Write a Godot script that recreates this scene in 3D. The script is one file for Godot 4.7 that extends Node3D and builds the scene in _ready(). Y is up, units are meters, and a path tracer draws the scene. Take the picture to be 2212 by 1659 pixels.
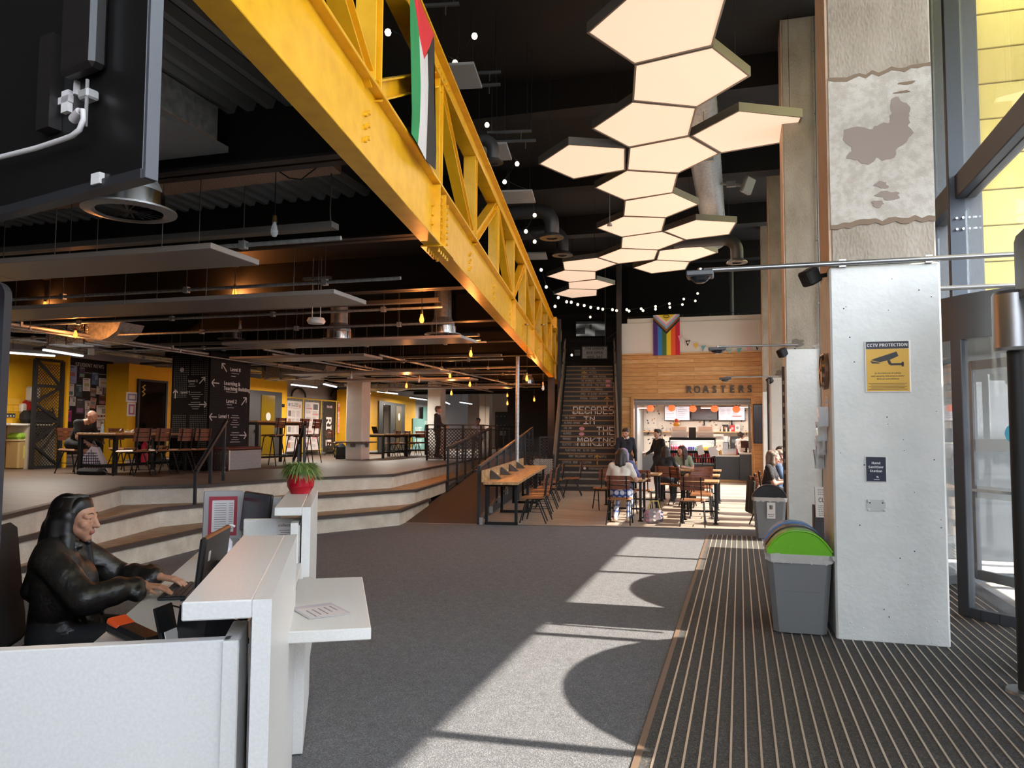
extends Node3D

const FP := 1665.0
const CX := 1106.0
const CY := 829.5
const EYE := 1.6
var cam_f: Vector3
var cam_r: Vector3
var cam_u: Vector3
var bu: Vector3
var bn: Vector3
var M := {}
var used := {}
var fonts := {}
var rng := RandomNumberGenerator.new()

class MB:
	var v := PackedVector3Array()
	var n := PackedVector3Array()
	var uv := PackedVector2Array()
	var c := PackedColorArray()
	var xf := Transform3D.IDENTITY
	var col := Color.WHITE
	var colored := false
	func put(p: Vector3, nn: Vector3, t: Vector2 = Vector2.ZERO) -> void:
		v.append(xf * p)
		n.append((xf.basis * nn).normalized())
		uv.append(t)
		if colored: c.append(col)
	func tri(a: Vector3, b: Vector3, d: Vector3) -> void:
		var nn := (b - a).cross(d - a).normalized()
		put(a, nn); put(d, nn); put(b, nn)
	func quad(a: Vector3, b: Vector3, d: Vector3, e: Vector3) -> void:
		tri(a, b, d); tri(a, d, e)
	func quv(a: Vector3, b: Vector3, d: Vector3, e: Vector3) -> void:
		var nn := (b - a).cross(d - a).normalized()
		put(a, nn, Vector2(0, 1)); put(d, nn, Vector2(1, 0)); put(b, nn, Vector2(1, 1))
		put(a, nn, Vector2(0, 1)); put(e, nn, Vector2(0, 0)); put(d, nn, Vector2(1, 0))
	func qo(a: Vector3, b: Vector3, d: Vector3, e: Vector3, o: Vector3) -> void:
		var nn := (b - a).cross(d - a)
		if nn.dot((a + b + d + e) * 0.25 - o) >= 0: quad(a, b, d, e)
		else: quad(e, d, b, a)
	func to(a: Vector3, b: Vector3, d: Vector3, o: Vector3) -> void:
		var nn := (b - a).cross(d - a)
		if nn.dot((a + b + d) / 3.0 - o) >= 0: tri(a, b, d)
		else: tri(d, b, a)
	func box(o: Vector3, s: Vector3, bas: Basis = Basis.IDENTITY, bev: float = 0.0) -> MB:
		var h := s * 0.5
		var bv := minf(bev, minf(h.x, minf(h.y, h.z)) * 0.9)
		for ax in 3:
			var a1 := (ax + 1) % 3
			var a2 := (ax + 2) % 3
			for sg in [-1.0, 1.0]:
				var q := []
				for k in [[-1, -1], [1, -1], [1, 1], [-1, 1]]:
					var p := Vector3.ZERO
					p[ax] = sg * h[ax]
					p[a1] = k[0] * (h[a1] - bv)
					p[a2] = k[1] * (h[a2] - bv)
					q.append(o + bas * p)
				qo(q[0], q[1], q[2], q[3], o)
		if bv > 0.0:
			for ax in 3:
				var a1 := (ax + 1) % 3
				var a2 := (ax + 2) % 3
				for s1 in [-1.0, 1.0]:
					for s2 in [-1.0, 1.0]:
						var q := []
						for k in [[-1.0, 0], [1.0, 0], [1.0, 1], [-1.0, 1]]:
							var p := Vector3.ZERO
							p[ax] = k[0] * (h[ax] - bv)
							p[a1] = s1 * (h[a1] - (bv if k[1] == 1 else 0.0))
							p[a2] = s2 * (h[a2] - (bv if k[1] == 0 else 0.0))
							q.append(o + bas * p)
						qo(q[0], q[1], q[2], q[3], o)
			for sx in [-1.0, 1.0]:
				for sy in [-1.0, 1.0]:
					for sz in [-1.0, 1.0]:
						var i := h - Vector3.ONE * bv
						to(o + bas * Vector3(sx * h.x, sy * i.y, sz * i.z), o + bas * Vector3(sx * i.x, sy * h.y, sz * i.z), o + bas * Vector3(sx * i.x, sy * i.y, sz * h.z), o)
		return self
	func bar(p: Vector3, q: Vector3, w: float, h: float, up: Vector3 = Vector3.UP, bev: float = 0.0) -> MB:
		var z := (q - p).normalized()
		if absf(z.dot(up)) > 0.98: up = Vector3(0.3, 0, 1)
		var x := up.cross(z).normalized()
		var y := z.cross(x).normalized()
		return box((p + q) * 0.5, Vector3(w, h, p.distance_to(q)), Basis(x, y, z), bev)
	func cyl(p: Vector3, q: Vector3, r0: float, r1: float = -1.0, seg: int = 12, cap: bool = true) -> MB:
		if r1 < 0.0: r1 = r0
		var z := (q - p).normalized()
		var x := z.cross(Vector3.UP if absf(z.y) < 0.9 else Vector3.RIGHT).normalized()
		var y := z.cross(x)
		var sl := (r0 - r1) / maxf(p.distance_to(q), 1e-5)
		for i in seg:
			var a := TAU * i / seg
			var b := TAU * (i + 1) / seg
			var da := x * cos(a) + y * sin(a)
			var db := x * cos(b) + y * sin(b)
			var na := (da + z * sl).normalized()
			var nb := (db + z * sl).normalized()
			put(p + da * r0, na); put(q + db * r1, nb); put(p + db * r0, nb)
			put(p + da * r0, na); put(q + da * r1, na); put(q + db * r1, nb)
			if cap:
				put(p, -z); put(p + da * r0, -z); put(p + db * r0, -z)
				put(q, z); put(q + db * r1, z); put(q + da * r1, z)
		return self
	func ring(pts: Array, rad: Array, seg: int) -> MB:
		var k := pts.size()
		var fx := []
		var prev := Vector3.ZERO
		for i in k:
			var t: Vector3 = (pts[mini(i + 1, k - 1)] - pts[maxi(i - 1, 0)]).normalized()
			var x := prev
			if i == 0: x = Vector3.UP if absf(t.y) < 0.9 else Vector3.RIGHT
			x = (x - t * x.dot(t)).normalized()
			prev = x
			fx.append([x, t.cross(x)])
		for i in k - 1:
			for j in seg:
				var q := []
				for e in [[i, j], [i + 1, j], [i + 1, j + 1], [i, j + 1]]:
					var a: float = TAU * e[1] / seg
					var d: Vector3 = fx[e[0]][0] * cos(a) + fx[e[0]][1] * sin(a)
					q.append([pts[e[0]] + d * rad[e[0]], d])
				put(q[0][0], q[0][1]); put(q[1][0], q[1][1]); put(q[2][0], q[2][1])
				put(q[0][0], q[0][1]); put(q[2][0], q[2][1]); put(q[3][0], q[3][1])
		for e in [0, k - 1]:
			var o: Vector3 = pts[e]
			var t: Vector3 = (pts[1] - pts[0]).normalized() * -1.0 if e == 0 else (pts[k - 1] - pts[k - 2]).normalized()
			for j in seg:
				var a := TAU * j / seg
				var b := TAU * (j + 1) / seg
				put(o, t); put(o + (fx[e][0] * cos(a) + fx[e][1] * sin(a)) * rad[e], t); put(o + (fx[e][0] * cos(b) + fx[e][1] * sin(b)) * rad[e], t)
		return self
	func tube(pts: Array, r: float, seg: int = 8) -> MB:
		var rad := []
		for p in pts: rad.append(r)
		return ring(pts, rad, seg)
	func lathe(prof: Array, seg: int = 24, o: Vector3 = Vector3.ZERO, flat: bool = false) -> MB:
		for k in prof.size() - 1:
			var a: Vector2 = prof[k]
			var b: Vector2 = prof[k + 1]
			var e := b - a
			var nn := Vector2(e.y, -e.x).normalized()
			for i in seg:
				var t0 := TAU * i / seg
				var t1 := TAU * (i + 1) / seg
				var d0 := Vector3(cos(t0), 0, sin(t0))
				var d1 := Vector3(cos(t1), 0, sin(t1))
				var p0 := o + d0 * a.x + Vector3.UP * a.y
				var p1 := o + d1 * a.x + Vector3.UP * a.y
				var p2 := o + d1 * b.x + Vector3.UP * b.y
				var p3 := o + d0 * b.x + Vector3.UP * b.y
				var n0 := d0 * nn.x + Vector3.UP * nn.y
				var n1 := d1 * nn.x + Vector3.UP * nn.y
				if flat:
					n0 = (n0 + n1).normalized(); n1 = n0
				if a.x > 1e-5: put(p0, n0); put(p1, n1); put(p2, n1)
				if b.x > 1e-5: put(p0, n0); put(p2, n1); put(p3, n0)
		return self
	func prism(poly: Array, z0: float, z1: float) -> MB:
		var pp := PackedVector2Array(poly)
		var area := 0.0
		for i in pp.size():
			var a := pp[i]
			var b := pp[(i + 1) % pp.size()]
			area += a.x * b.y - b.x * a.y
		if area < 0: pp.reverse()
		var ts := Geometry2D.triangulate_polygon(pp)
		var i := 0
		while i < ts.size():
			var a := pp[ts[i]]
			var b := pp[ts[i + 1]]
			var d := pp[ts[i + 2]]
			if (b - a).cross(d - a) < 0:
				var s := b; b = d; d = s
			tri(Vector3(a.x, a.y, z1), Vector3(b.x, b.y, z1), Vector3(d.x, d.y, z1))
			tri(Vector3(a.x, a.y, z0), Vector3(d.x, d.y, z0), Vector3(b.x, b.y, z0))
			i += 3
		for k in pp.size():
			var a := pp[k]
			var b := pp[(k + 1) % pp.size()]
			quad(Vector3(a.x, a.y, z0), Vector3(b.x, b.y, z0), Vector3(b.x, b.y, z1), Vector3(a.x, a.y, z1))
		return self
	func slab(poly: Array, y0: float, y1: float) -> MB:
		var old := xf
		xf = old * Transform3D(Basis(Vector3(1, 0, 0), Vector3(0, 0, 1), Vector3(0, -1, 0)), Vector3.ZERO)
		var p2 := []
		for p in poly: p2.append(Vector2(p.x, p.y))
		prism(p2, -y1, -y0)
		xf = old
		return self
	func mesh() -> ArrayMesh:
		var m := ArrayMesh.new()
		var a := []
		a.resize(Mesh.ARRAY_MAX)
		a[Mesh.ARRAY_VERTEX] = v
		a[Mesh.ARRAY_NORMAL] = n
		a[Mesh.ARRAY_TEX_UV] = uv
		if colored: a[Mesh.ARRAY_COLOR] = c
		m.add_surface_from_arrays(Mesh.PRIMITIVE_TRIANGLES, a)
		return m

func mb(o: Vector3 = VZ, turn: float = 0.0) -> MB:
	var b := MB.new()
	b.xf = Transform3D(Basis(VU, turn), o)
	return b

const BI := Basis.IDENTITY
const VU := Vector3.UP
const VB := Vector3.BACK
const VZ := Vector3.ZERO
const VR := Vector3.RIGHT
func CH(c: String) -> Color:
	return Color.html(c)
func W3(x: float, y: float, z: float) -> Vector3:
	return Vector3(x, y, z)
func W2(x: float, y: float) -> Vector2:
	return Vector2(x, y)

func bx(o: Vector3, s: Vector3, b: Basis = BI, e: float = 0.0) -> MB:
	return mb().box(o, s, b, e)
func cy(p: Vector3, q: Vector3, r0: float, r1: float = -1.0, n: int = 12, c: bool = true) -> MB:
	return mb().cyl(p, q, r0, r1, n, c)
func ba(p: Vector3, q: Vector3, w: float, h: float, up: Vector3 = VU, e: float = 0.0) -> MB:
	return mb().bar(p, q, w, h, up, e)
func la_(p: Array, n: int = 24, o: Vector3 = VZ) -> MB:
	return mb().lathe(p, n, o)
func numbered(called: String) -> String:
	var k: int = used.get(called, 0)
	used[called] = k + 1
	return called if k == 0 else "%s_%03d" % [called, k]

func put(b, called: String, m: Material, parent: Node = null) -> MeshInstance3D:
	var o := MeshInstance3D.new()
	o.mesh = b.mesh() if b is MB else b
	o.material_override = m
	o.cast_shadow = GeometryInstance3D.SHADOW_CASTING_SETTING_ON
	if parent == null:
		o.name = numbered(called)
		add_child(o)
	else:
		o.name = called
		parent.add_child(o, true)
	return o

func thing(called: String, label: String, category: String, at: Vector3 = VZ, turn: float = 0.0, group: String = "") -> Node3D:
	var o := Node3D.new()
	o.name = numbered(called)
	add_child(o)
	o.position = at
	o.rotation.y = turn
	tag(o, label, category, group)
	return o

func tag(o: Node, label: String, category: String, group: String = "") -> Node:
	o.set_meta("label", label)
	o.set_meta("category", category)
	if group != "": o.set_meta("group", group)
	return o

func struct(o: Node, label: String = "", category: String = "") -> Node:
	o.set_meta("kind", "structure")
	if label != "": o.set_meta("label", label)
	if category != "": o.set_meta("category", category)
	return o

func room(called: String, label: String, category: String, at: Vector3 = VZ, turn: float = 0.0) -> Node3D:
	var o := thing(called, label, category, at, turn)
	o.set_meta("kind", "structure")
	return o

func dup(o: Node3D, at: Vector3, turn: float, label: String = "", group: String = "") -> Node3D:
	var r: Node3D = o.duplicate()
	var nm := String(o.name)
	var rx := nm.rfind("_")
	if rx > 0 and nm.substr(rx + 1).is_valid_int(): nm = nm.substr(0, rx)
	r.name = numbered(nm)
	add_child(r)
	r.position = at
	r.rotation.y = turn
	if label != "": r.set_meta("label", label)
	if group != "": r.set_meta("group", group)
	return r

func ray(px: float, py: float) -> Vector3:
	return cam_f + cam_r * ((px - CX) / FP) - cam_u * ((py - CY) / FP)
func ah(px: float, py: float, y: float) -> Vector3:
	var r := ray(px, py)
	return W3(0, EYE, 0) + r * ((y - EYE) / r.y)
func ax(px: float, py: float, x: float) -> Vector3:
	var r := ray(px, py)
	return W3(0, EYE, 0) + r * (x / r.x)
func az(px: float, py: float, z: float) -> Vector3:
	var r := ray(px, py)
	return W3(0, EYE, 0) + r * (z / r.z)
func ad(px: float, py: float, d: float) -> Vector3:
	return W3(0, EYE, 0) + ray(px, py) * d
func an(px: float, py: float, nn: float) -> Vector3:
	var r := ray(px, py)
	return W3(0, EYE, 0) + r * (nn / r.dot(bn))
func au(px: float, py: float, uu: float) -> Vector3:
	var r := ray(px, py)
	return W3(0, EYE, 0) + r * (uu / r.dot(bu))
func bm(u: float, n: float, y: float) -> Vector3:
	return bu * u + bn * n + VU * y
func b2(u: float, n: float) -> Vector2:
	var p := bm(u, n, 0)
	return W2(p.x, p.z)

func mat(c: Color, rough: float = 0.6, metal: float = 0.0) -> StandardMaterial3D:
	var key := "%s_%.2f_%.2f" % [c.to_html(), rough, metal]
	if M.has(key): return M[key]
	var m := StandardMaterial3D.new()
	m.albedo_color = c
	m.roughness = rough
	m.metallic = metal
	M[key] = m
	return m
func hx(s: String, rough: float = 0.6, metal: float = 0.0) -> StandardMaterial3D:
	return mat(CH(s), rough, metal)
func glow(c: Color, e: float) -> StandardMaterial3D:
	var key := "g%s_%.2f" % [c.to_html(), e]
	if M.has(key): return M[key]
	var m := StandardMaterial3D.new()
	m.albedo_color = c
	m.emission_enabled = true
	m.emission = c
	m.emission_energy_multiplier = e
	m.roughness = 0.5
	M[key] = m
	return m
func vmat(rough: float = 0.7) -> StandardMaterial3D:
	var key := "v%.2f" % rough
	if M.has(key): return M[key]
	var m := StandardMaterial3D.new()
	m.vertex_color_use_as_albedo = true
	m.roughness = rough
	M[key] = m
	return m
func noise_img(seed: int, freq: float, oct: int, size: int = 512, type: int = FastNoiseLite.TYPE_SIMPLEX_SMOOTH) -> Image:
	var f := FastNoiseLite.new()
	f.seed = seed
	f.noise_type = type
	f.frequency = freq
	f.fractal_octaves = oct
	return f.get_seamless_image(size, size)
func ramp_tex(img: Image, stops: Array, img2: Image = null, mix2: float = 0.0) -> ImageTexture:
	img.convert(Image.FORMAT_L8)
	var d := img.get_data()
	var d2 := PackedByteArray()
	if img2:
		img2.convert(Image.FORMAT_L8)
		d2 = img2.get_data()
	var lut := []
	for i in 256:
		var t := i / 255.0
		var c: Color = stops[0][1]
		for k in stops.size() - 1:
			if t >= stops[k][0]:
				c = (stops[k][1] as Color).lerp(stops[k + 1][1], clampf((t - stops[k][0]) / maxf(stops[k + 1][0] - stops[k][0], 1e-4), 0, 1))
		lut.append([int(c.r * 255), int(c.g * 255), int(c.b * 255)])
	var out := PackedByteArray()
	out.resize(d.size() * 3)
	for i in d.size():
		var g := d[i]
		if img2: g = clampi(int(g * (1.0 - mix2) + d2[i] * mix2), 0, 255)
		var l: Array = lut[g]
		out[i * 3] = l[0]
		out[i * 3 + 1] = l[1]
		out[i * 3 + 2] = l[2]
	return ImageTexture.create_from_image(Image.create_from_data(img.get_width(), img.get_height(), false, Image.FORMAT_RGB8, out))
func tex_mat(t: Texture2D, scale: Vector3, rough: float = 0.7, tint: Color = Color.WHITE, world: bool = false, bump: Texture2D = null, bump_s: float = 0.5) -> StandardMaterial3D:
	var m := StandardMaterial3D.new()
	m.albedo_texture = t
	m.albedo_color = tint
	m.roughness = rough
	m.uv1_triplanar = true
	m.uv1_world_triplanar = world
	m.uv1_scale = scale
	if bump:
		m.normal_enabled = true
		m.normal_texture = bump
		m.normal_scale = bump_s
	return m
func bump_of(img: Image, s: float) -> ImageTexture:
	var b := img.duplicate()
	b.convert(Image.FORMAT_RGBA8)
	b.bump_map_to_normal_map(s)
	return ImageTexture.create_from_image(b)
func pic_mat(img: Image, rough: float = 0.6, glow_e: float = 0.0) -> StandardMaterial3D:
	var m := StandardMaterial3D.new()
	m.albedo_texture = ImageTexture.create_from_image(img)
	m.roughness = rough
	if glow_e > 0.0:
		m.emission_enabled = true
		m.emission_texture = m.albedo_texture
		m.emission = Color.WHITE
		m.emission_operator = BaseMaterial3D.EMISSION_OP_MULTIPLY
		m.emission_energy_multiplier = glow_e
	return m

func words(parent: Node, s: String, h: float, xf: Transform3D, m: Material, bold: bool = true, depth: float = 0.004, serif: String = "Droid Sans", called: String = "lettering", align: int = HORIZONTAL_ALIGNMENT_CENTER) -> MeshInstance3D:
	var key := serif + str(bold)
	if not fonts.has(key):
		var f := SystemFont.new()
		f.font_names = PackedStringArray([serif])
		f.font_weight = 700 if bold else 400
		fonts[key] = f
	var t := TextMesh.new()
	t.text = s
	t.font = fonts[key]
	t.font_size = 40
	t.pixel_size = h / 28.6
	t.depth = depth
	t.curve_step = 2.0
	t.horizontal_alignment = align
	var o := MeshInstance3D.new()
	o.mesh = t
	o.material_override = m
	o.name = called
	parent.add_child(o, true)
	o.transform = xf
	return o
func facing(p: Vector3, turn: float) -> Transform3D:
	return Transform3D(Basis(VU, turn), p)

func make_materials() -> void:
	var fine := noise_img(3, 0.35, 2, 512, FastNoiseLite.TYPE_VALUE)
	var mid := noise_img(5, 0.012, 4)
	var streak := noise_img(9, 0.02, 3)
	var fineb := bump_of(fine, 3.0)
	M.carpet = tex_mat(ramp_tex(fine, [[0.0, CH("434447")], [0.45, CH("5e5f62")], [0.62, CH("6d6e72")], [1.0, CH("a0a2a7")]], mid, 0.12), W3(1.3, 1.3, 1.3), 0.95, Color.WHITE, true, fineb, 0.7)
	M.matting = tex_mat(ramp_tex(noise_img(13, 0.4, 2, 512, FastNoiseLite.TYPE_VALUE), [[0.0, CH("262524")], [0.5, CH("454341")], [1.0, CH("77736f")]]), W3(0.9, 0.9, 0.9), 0.95, Color.WHITE, true, fineb, 0.5)
	M.wood_floor = tex_mat(ramp_tex(noise_img(21, 0.02, 5), [[0.0, CH("8d7d70")], [0.5, CH("a29385")], [1.0, CH("b5a79a")]]), W3(0.06, 0.5, 0.9), 0.45, Color.WHITE, true)
	M.deck_floor = tex_mat(ramp_tex(noise_img(22, 0.02, 5), [[0.0, CH("4f4037")], [0.5, CH("615146")], [1.0, CH("746256")]]), W3(0.07, 0.5, 0.9), 0.5, Color.WHITE, true)
	M.tread = tex_mat(ramp_tex(noise_img(23, 0.02, 5), [[0.0, CH("7f684f")], [0.5, CH("9b8263")], [1.0, CH("b39a78")]]), W3(0.3, 0.5, 0.9), 0.5, Color.WHITE, true)
	var conc := noise_img(31, 0.01, 6)
	var concf := noise_img(32, 0.15, 3)
	M.concrete = tex_mat(ramp_tex(conc, [[0.0, CH("85796a")], [0.35, CH("9a8f80")], [0.6, CH("a39889")], [1.0, CH("b1a799")]], concf, 0.35), W3(0.5, 0.22, 0.5), 0.9, Color.WHITE, true, bump_of(concf, 2.0), 0.5)
	M.concrete_step = tex_mat(ramp_tex(conc, [[0.0, CH("9a8f80")], [0.35, CH("b9ae9e")], [0.6, CH("c8bfb0")], [1.0, CH("dcd5c9")]], concf, 0.4), W3(0.6, 0.6, 0.6), 0.9, Color.WHITE, true, bump_of(concf, 2.0), 0.6)
	M.plaster = tex_mat(ramp_tex(conc, [[0.0, CH("a39a8f")], [0.4, CH("aea69b")], [0.55, CH("b8b1a7")], [1.0, CH("c4bfb6")]], noise_img(33, 0.03, 4), 0.5), W3(0.9, 0.9, 0.9), 0.9, Color.WHITE, true, bump_of(concf, 2.0), 0.4)
	var wp := noise_img(41, 0.05, 4)
	M.white_paint = tex_mat(ramp_tex(conc, [[0.0, CH("cfd0cb")], [1.0, CH("dbdbd6")]]), W3(0.6, 0.6, 0.6), 0.55, Color.WHITE, true, bump_of(wp, 1.6), 0.35)
	M.oak = tex_mat(ramp_tex(noise_img(51, 0.015, 5), [[0.0, CH("b98a55")], [0.5, CH("cd9f68")], [1.0, CH("d9b07d")]]), W3(0.25, 2.2, 2.2), 0.5)
	M.oak_b = tex_mat(M.oak.albedo_texture, W3(0.25, 2.2, 2.2), 0.5, CH("f3ead8"))
	M.oak_c = tex_mat(M.oak.albedo_texture, W3(0.3, 2.6, 2.6), 0.5, CH("efe3d2"))
	M.table_wood = tex_mat(ramp_tex(noise_img(52, 0.02, 5), [[0.0, CH("7a5432")], [0.5, CH("a37a4c")], [1.0, CH("c39c68")]]), W3(2.5, 2.5, 0.4), 0.4)
	M.bench_wood = tex_mat(ramp_tex(noise_img(55, 0.012, 5), [[0.0, CH("6e5033")], [0.4, CH("a07d52")], [0.7, CH("b8966a")], [1.0, CH("d0b58c")]]), W3(1.6, 1.6, 0.5), 0.42)
	M.chair_wood = tex_mat(ramp_tex(noise_img(53, 0.02, 4), [[0.0, CH("5d3423")], [0.5, CH("74432e")], [1.0, CH("87543d")]]), W3(0.8, 4.0, 4.0), 0.38)
	M.chair_seat = tex_mat(ramp_tex(noise_img(54, 0.02, 4), [[0.0, CH("6f452c")], [0.5, CH("86593b")], [1.0, CH("9d6f4e")]]), W3(0.8, 4.0, 4.0), 0.35)
	M.dark_timber = tex_mat(ramp_tex(noise_img(56, 0.02, 4), [[0.0, CH("1d1512")], [0.5, CH("2c211c")], [1.0, CH("3d2f28")]]), W3(0.3, 1.5, 1.5), 0.7)
	M.timber_edge = tex_mat(ramp_tex(noise_img(57, 0.02, 5), [[0.0, CH("a88a72")], [0.5, CH("bfa189")], [1.0, CH("d0b7a1")]]), W3(3.0, 0.25, 3.0), 0.7)
	M.chip = tex_mat(ramp_tex(noise_img(58, 0.09, 3), [[0.0, CH("7a5f50")], [0.5, CH("a48674")], [1.0, CH("c0a593")]]), W3(1.2, 1.2, 1.2), 0.9)
	M.yellow_steel = tex_mat(ramp_tex(noise_img(61, 0.015, 4), [[0.0, CH("d99f14")], [0.5, CH("e6ad1c")], [1.0, CH("efb92a")]]), W3(0.6, 0.6, 0.6), 0.3, Color.WHITE, true)
	M.yellow_wall = tex_mat(ramp_tex(noise_img(62, 0.02, 3), [[0.0, CH("e2a70c")], [1.0, CH("ebb218")]]), W3(0.5, 0.5, 0.5), 0.7, Color.WHITE, true)
	M.black = mat(Color(0.035, 0.033, 0.033), 0.75)
	M.bkm = mat(Color(0.06, 0.062, 0.067), 0.5, 0.3)
	M.blackish = mat(Color(0.09, 0.09, 0.1), 0.55)
	M.frame_grey = mat(CH("42474e"), 0.45, 0.35)
	M.galv = tex_mat(ramp_tex(noise_img(71, 0.03, 3, 256), [[0.0, CH("8f9496")], [1.0, CH("c2c6c8")]]), W3(1.5, 1.5, 1.5), 0.42)
	M.galv.metallic = 0.6
	M.foil = tex_mat(ramp_tex(noise_img(72, 0.04, 3, 256), [[0.0, CH("8a857c")], [1.0, CH("d9d4ca")]]), W3(2, 2, 2), 0.25, Color.WHITE, false, bump_of(noise_img(73, 0.06, 4, 256), 8.0), 1.0)
	M.foil.metallic = 0.9
	M.chrome = mat(CH("c9cbcc"), 0.16, 1.0)
	M.brushed = mat(CH("9a9a9b"), 0.35, 0.9)
	M.brass = mat(CH("8a6a3a"), 0.3, 0.9)
	M.raft = mat(CH("857a73"), 0.35)
	M.white = mat(CH("dcdad7"), 0.5)
	M.desk_white = tex_mat(ramp_tex(noise_img(74, 0.3, 2, 256), [[0.0, CH("d5d3d0")], [1.0, CH("e2e0dd")]]), W3(1, 1, 1), 0.38)
	M.deck_steel = mat(CH("85888b"), 0.4, 0.5)
	M.glass = StandardMaterial3D.new()
	M.glass.albedo_color = Color(0.93, 0.97, 0.96, 0.08)
	M.glass.transparency = BaseMaterial3D.TRANSPARENCY_ALPHA
	M.glass.roughness = 0.02
	M.glass.metallic_specular = 0.5
	M.frost = StandardMaterial3D.new()
	M.frost.albedo_color = Color(0.86, 0.89, 0.9, 0.55)
	M.frost.transparency = BaseMaterial3D.TRANSPARENCY_ALPHA
	M.frost.roughness = 0.3
	M.acrylic = StandardMaterial3D.new()
	M.acrylic.albedo_color = Color(0.9, 0.93, 0.95, 0.3)
	M.acrylic.transparency = BaseMaterial3D.TRANSPARENCY_ALPHA
	M.acrylic.roughness = 0.05
	M.darkglass = mat(Color(0.025, 0.028, 0.03), 0.06)

func _ready() -> void:
	rng.seed = 7
	var yaw := deg_to_rad(16.46)
	var pitch := atan(105.5 / FP)
	var roll := 0.0063
	var f0 := W3(-sin(yaw), 0, -cos(yaw))
	var r0 := W3(cos(yaw), 0, -sin(yaw))
	cam_f = f0 * cos(pitch) + VU * sin(pitch)
	var u1 := VU * cos(pitch) - f0 * sin(pitch)
	cam_r = r0 * cos(roll) + u1 * sin(roll)
	cam_u = u1 * cos(roll) - r0 * sin(roll)
	var th := atan(194.0 / FP)
	bu = f0 * cos(th) + r0 * sin(th)
	bn = r0 * cos(th) - f0 * sin(th)
	var cam := Camera3D.new()
	cam.name = "camera"
	add_child(cam)
	cam.transform = Transform3D(Basis(cam_r, cam_u, -cam_f), W3(0, EYE, 0))
	cam.fov = rad_to_deg(2.0 * atan(1659.0 / 2.0 / FP))
	cam.near = 0.05
	cam.far = 300.0
	cam.current = true
	var env := Environment.new()
	env.background_mode = Environment.BG_SKY
	var sm := ProceduralSkyMaterial.new()
	sm.sky_top_color = Color(0.80, 0.85, 0.92)
	sm.sky_horizon_color = Color(0.95, 0.965, 0.98)
	sm.ground_bottom_color = Color(0.35, 0.34, 0.32)
	sm.ground_horizon_color = Color(0.6, 0.6, 0.6)
	sm.sky_energy_multiplier = SKY_E
	var sky := Sky.new()
	sky.sky_material = sm
	env.sky = sky
	env.tonemap_mode = Environment.TONE_MAPPER_LINEAR
	env.tonemap_exposure = EXPO
	env.sdfgi_enabled = true
	env.ssao_enabled = true
	env.ssil_enabled = true
	var we := WorldEnvironment.new()
	we.name = "world_environment"
	we.environment = env
	add_child(we)
	var sun := DirectionalLight3D.new()
	sun.name = "sun"
	add_child(sun)
	sun.light_color = Color(1.0, 0.955, 0.89)
	sun.light_energy = SUN_E
	sun.light_angular_distance = 0.53
	sun.shadow_enabled = true
	sun.look_at_from_position(W3(1.0, 1.02, -0.05) * 20.0, VZ)
	make_materials()
	build_shell()
	build_facade()
	build_truss()
	build_hex_lights()
	build_columns()
	build_stairs()
	build_kiosk()
	build_left_walls()
	build_left_ceiling()
	build_atrium_ceiling()
	build_desk()
	build_dining()
	build_platform_furniture()
	build_right_things()
	build_people()

const SKY_E := 3.2
const SUN_E := 6.0
const EXPO := 1.0

func area_lamp(parent: Node, at: Vector3, size: Vector2, dir: Vector3, energy: float, c: Color) -> void:
	var l := AreaLight3D.new()
	l.name = "area_light"
	parent.add_child(l, true)
	l.area_size = size
	l.light_color = c
	l.light_energy = energy
	l.shadow_enabled = true
	l.area_range = 40.0
	var up := VU if absf(dir.y) < 0.9 else Vector3.FORWARD
	l.transform = Transform3D(Basis.looking_at(dir, up), at)

func bulb_lamp(parent: Node, at: Vector3, energy: float, c: Color, size: float = 0.03, rng_m: float = 30.0) -> void:
	var l := OmniLight3D.new()
	l.name = "lamp_light"
	parent.add_child(l, true)
	l.position = at
	l.light_color = c
	l.light_energy = energy
	l.light_size = size
	l.omni_range = rng_m
	l.omni_attenuation = 2.0
	l.shadow_enabled = true

# ================================================================ SHELL
const BT := 0.171288

func hexa(b: MB, p: Array) -> void:
	var o := VZ
	for q in p: o += q / 8.0
	b.qo(p[0], p[1], p[2], p[3], o)
	b.qo(p[4], p[5], p[6], p[7], o)
	for k in 4: b.qo(p[k], p[(k + 1) % 4], p[4 + (k + 1) % 4], p[4 + k], o)

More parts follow.
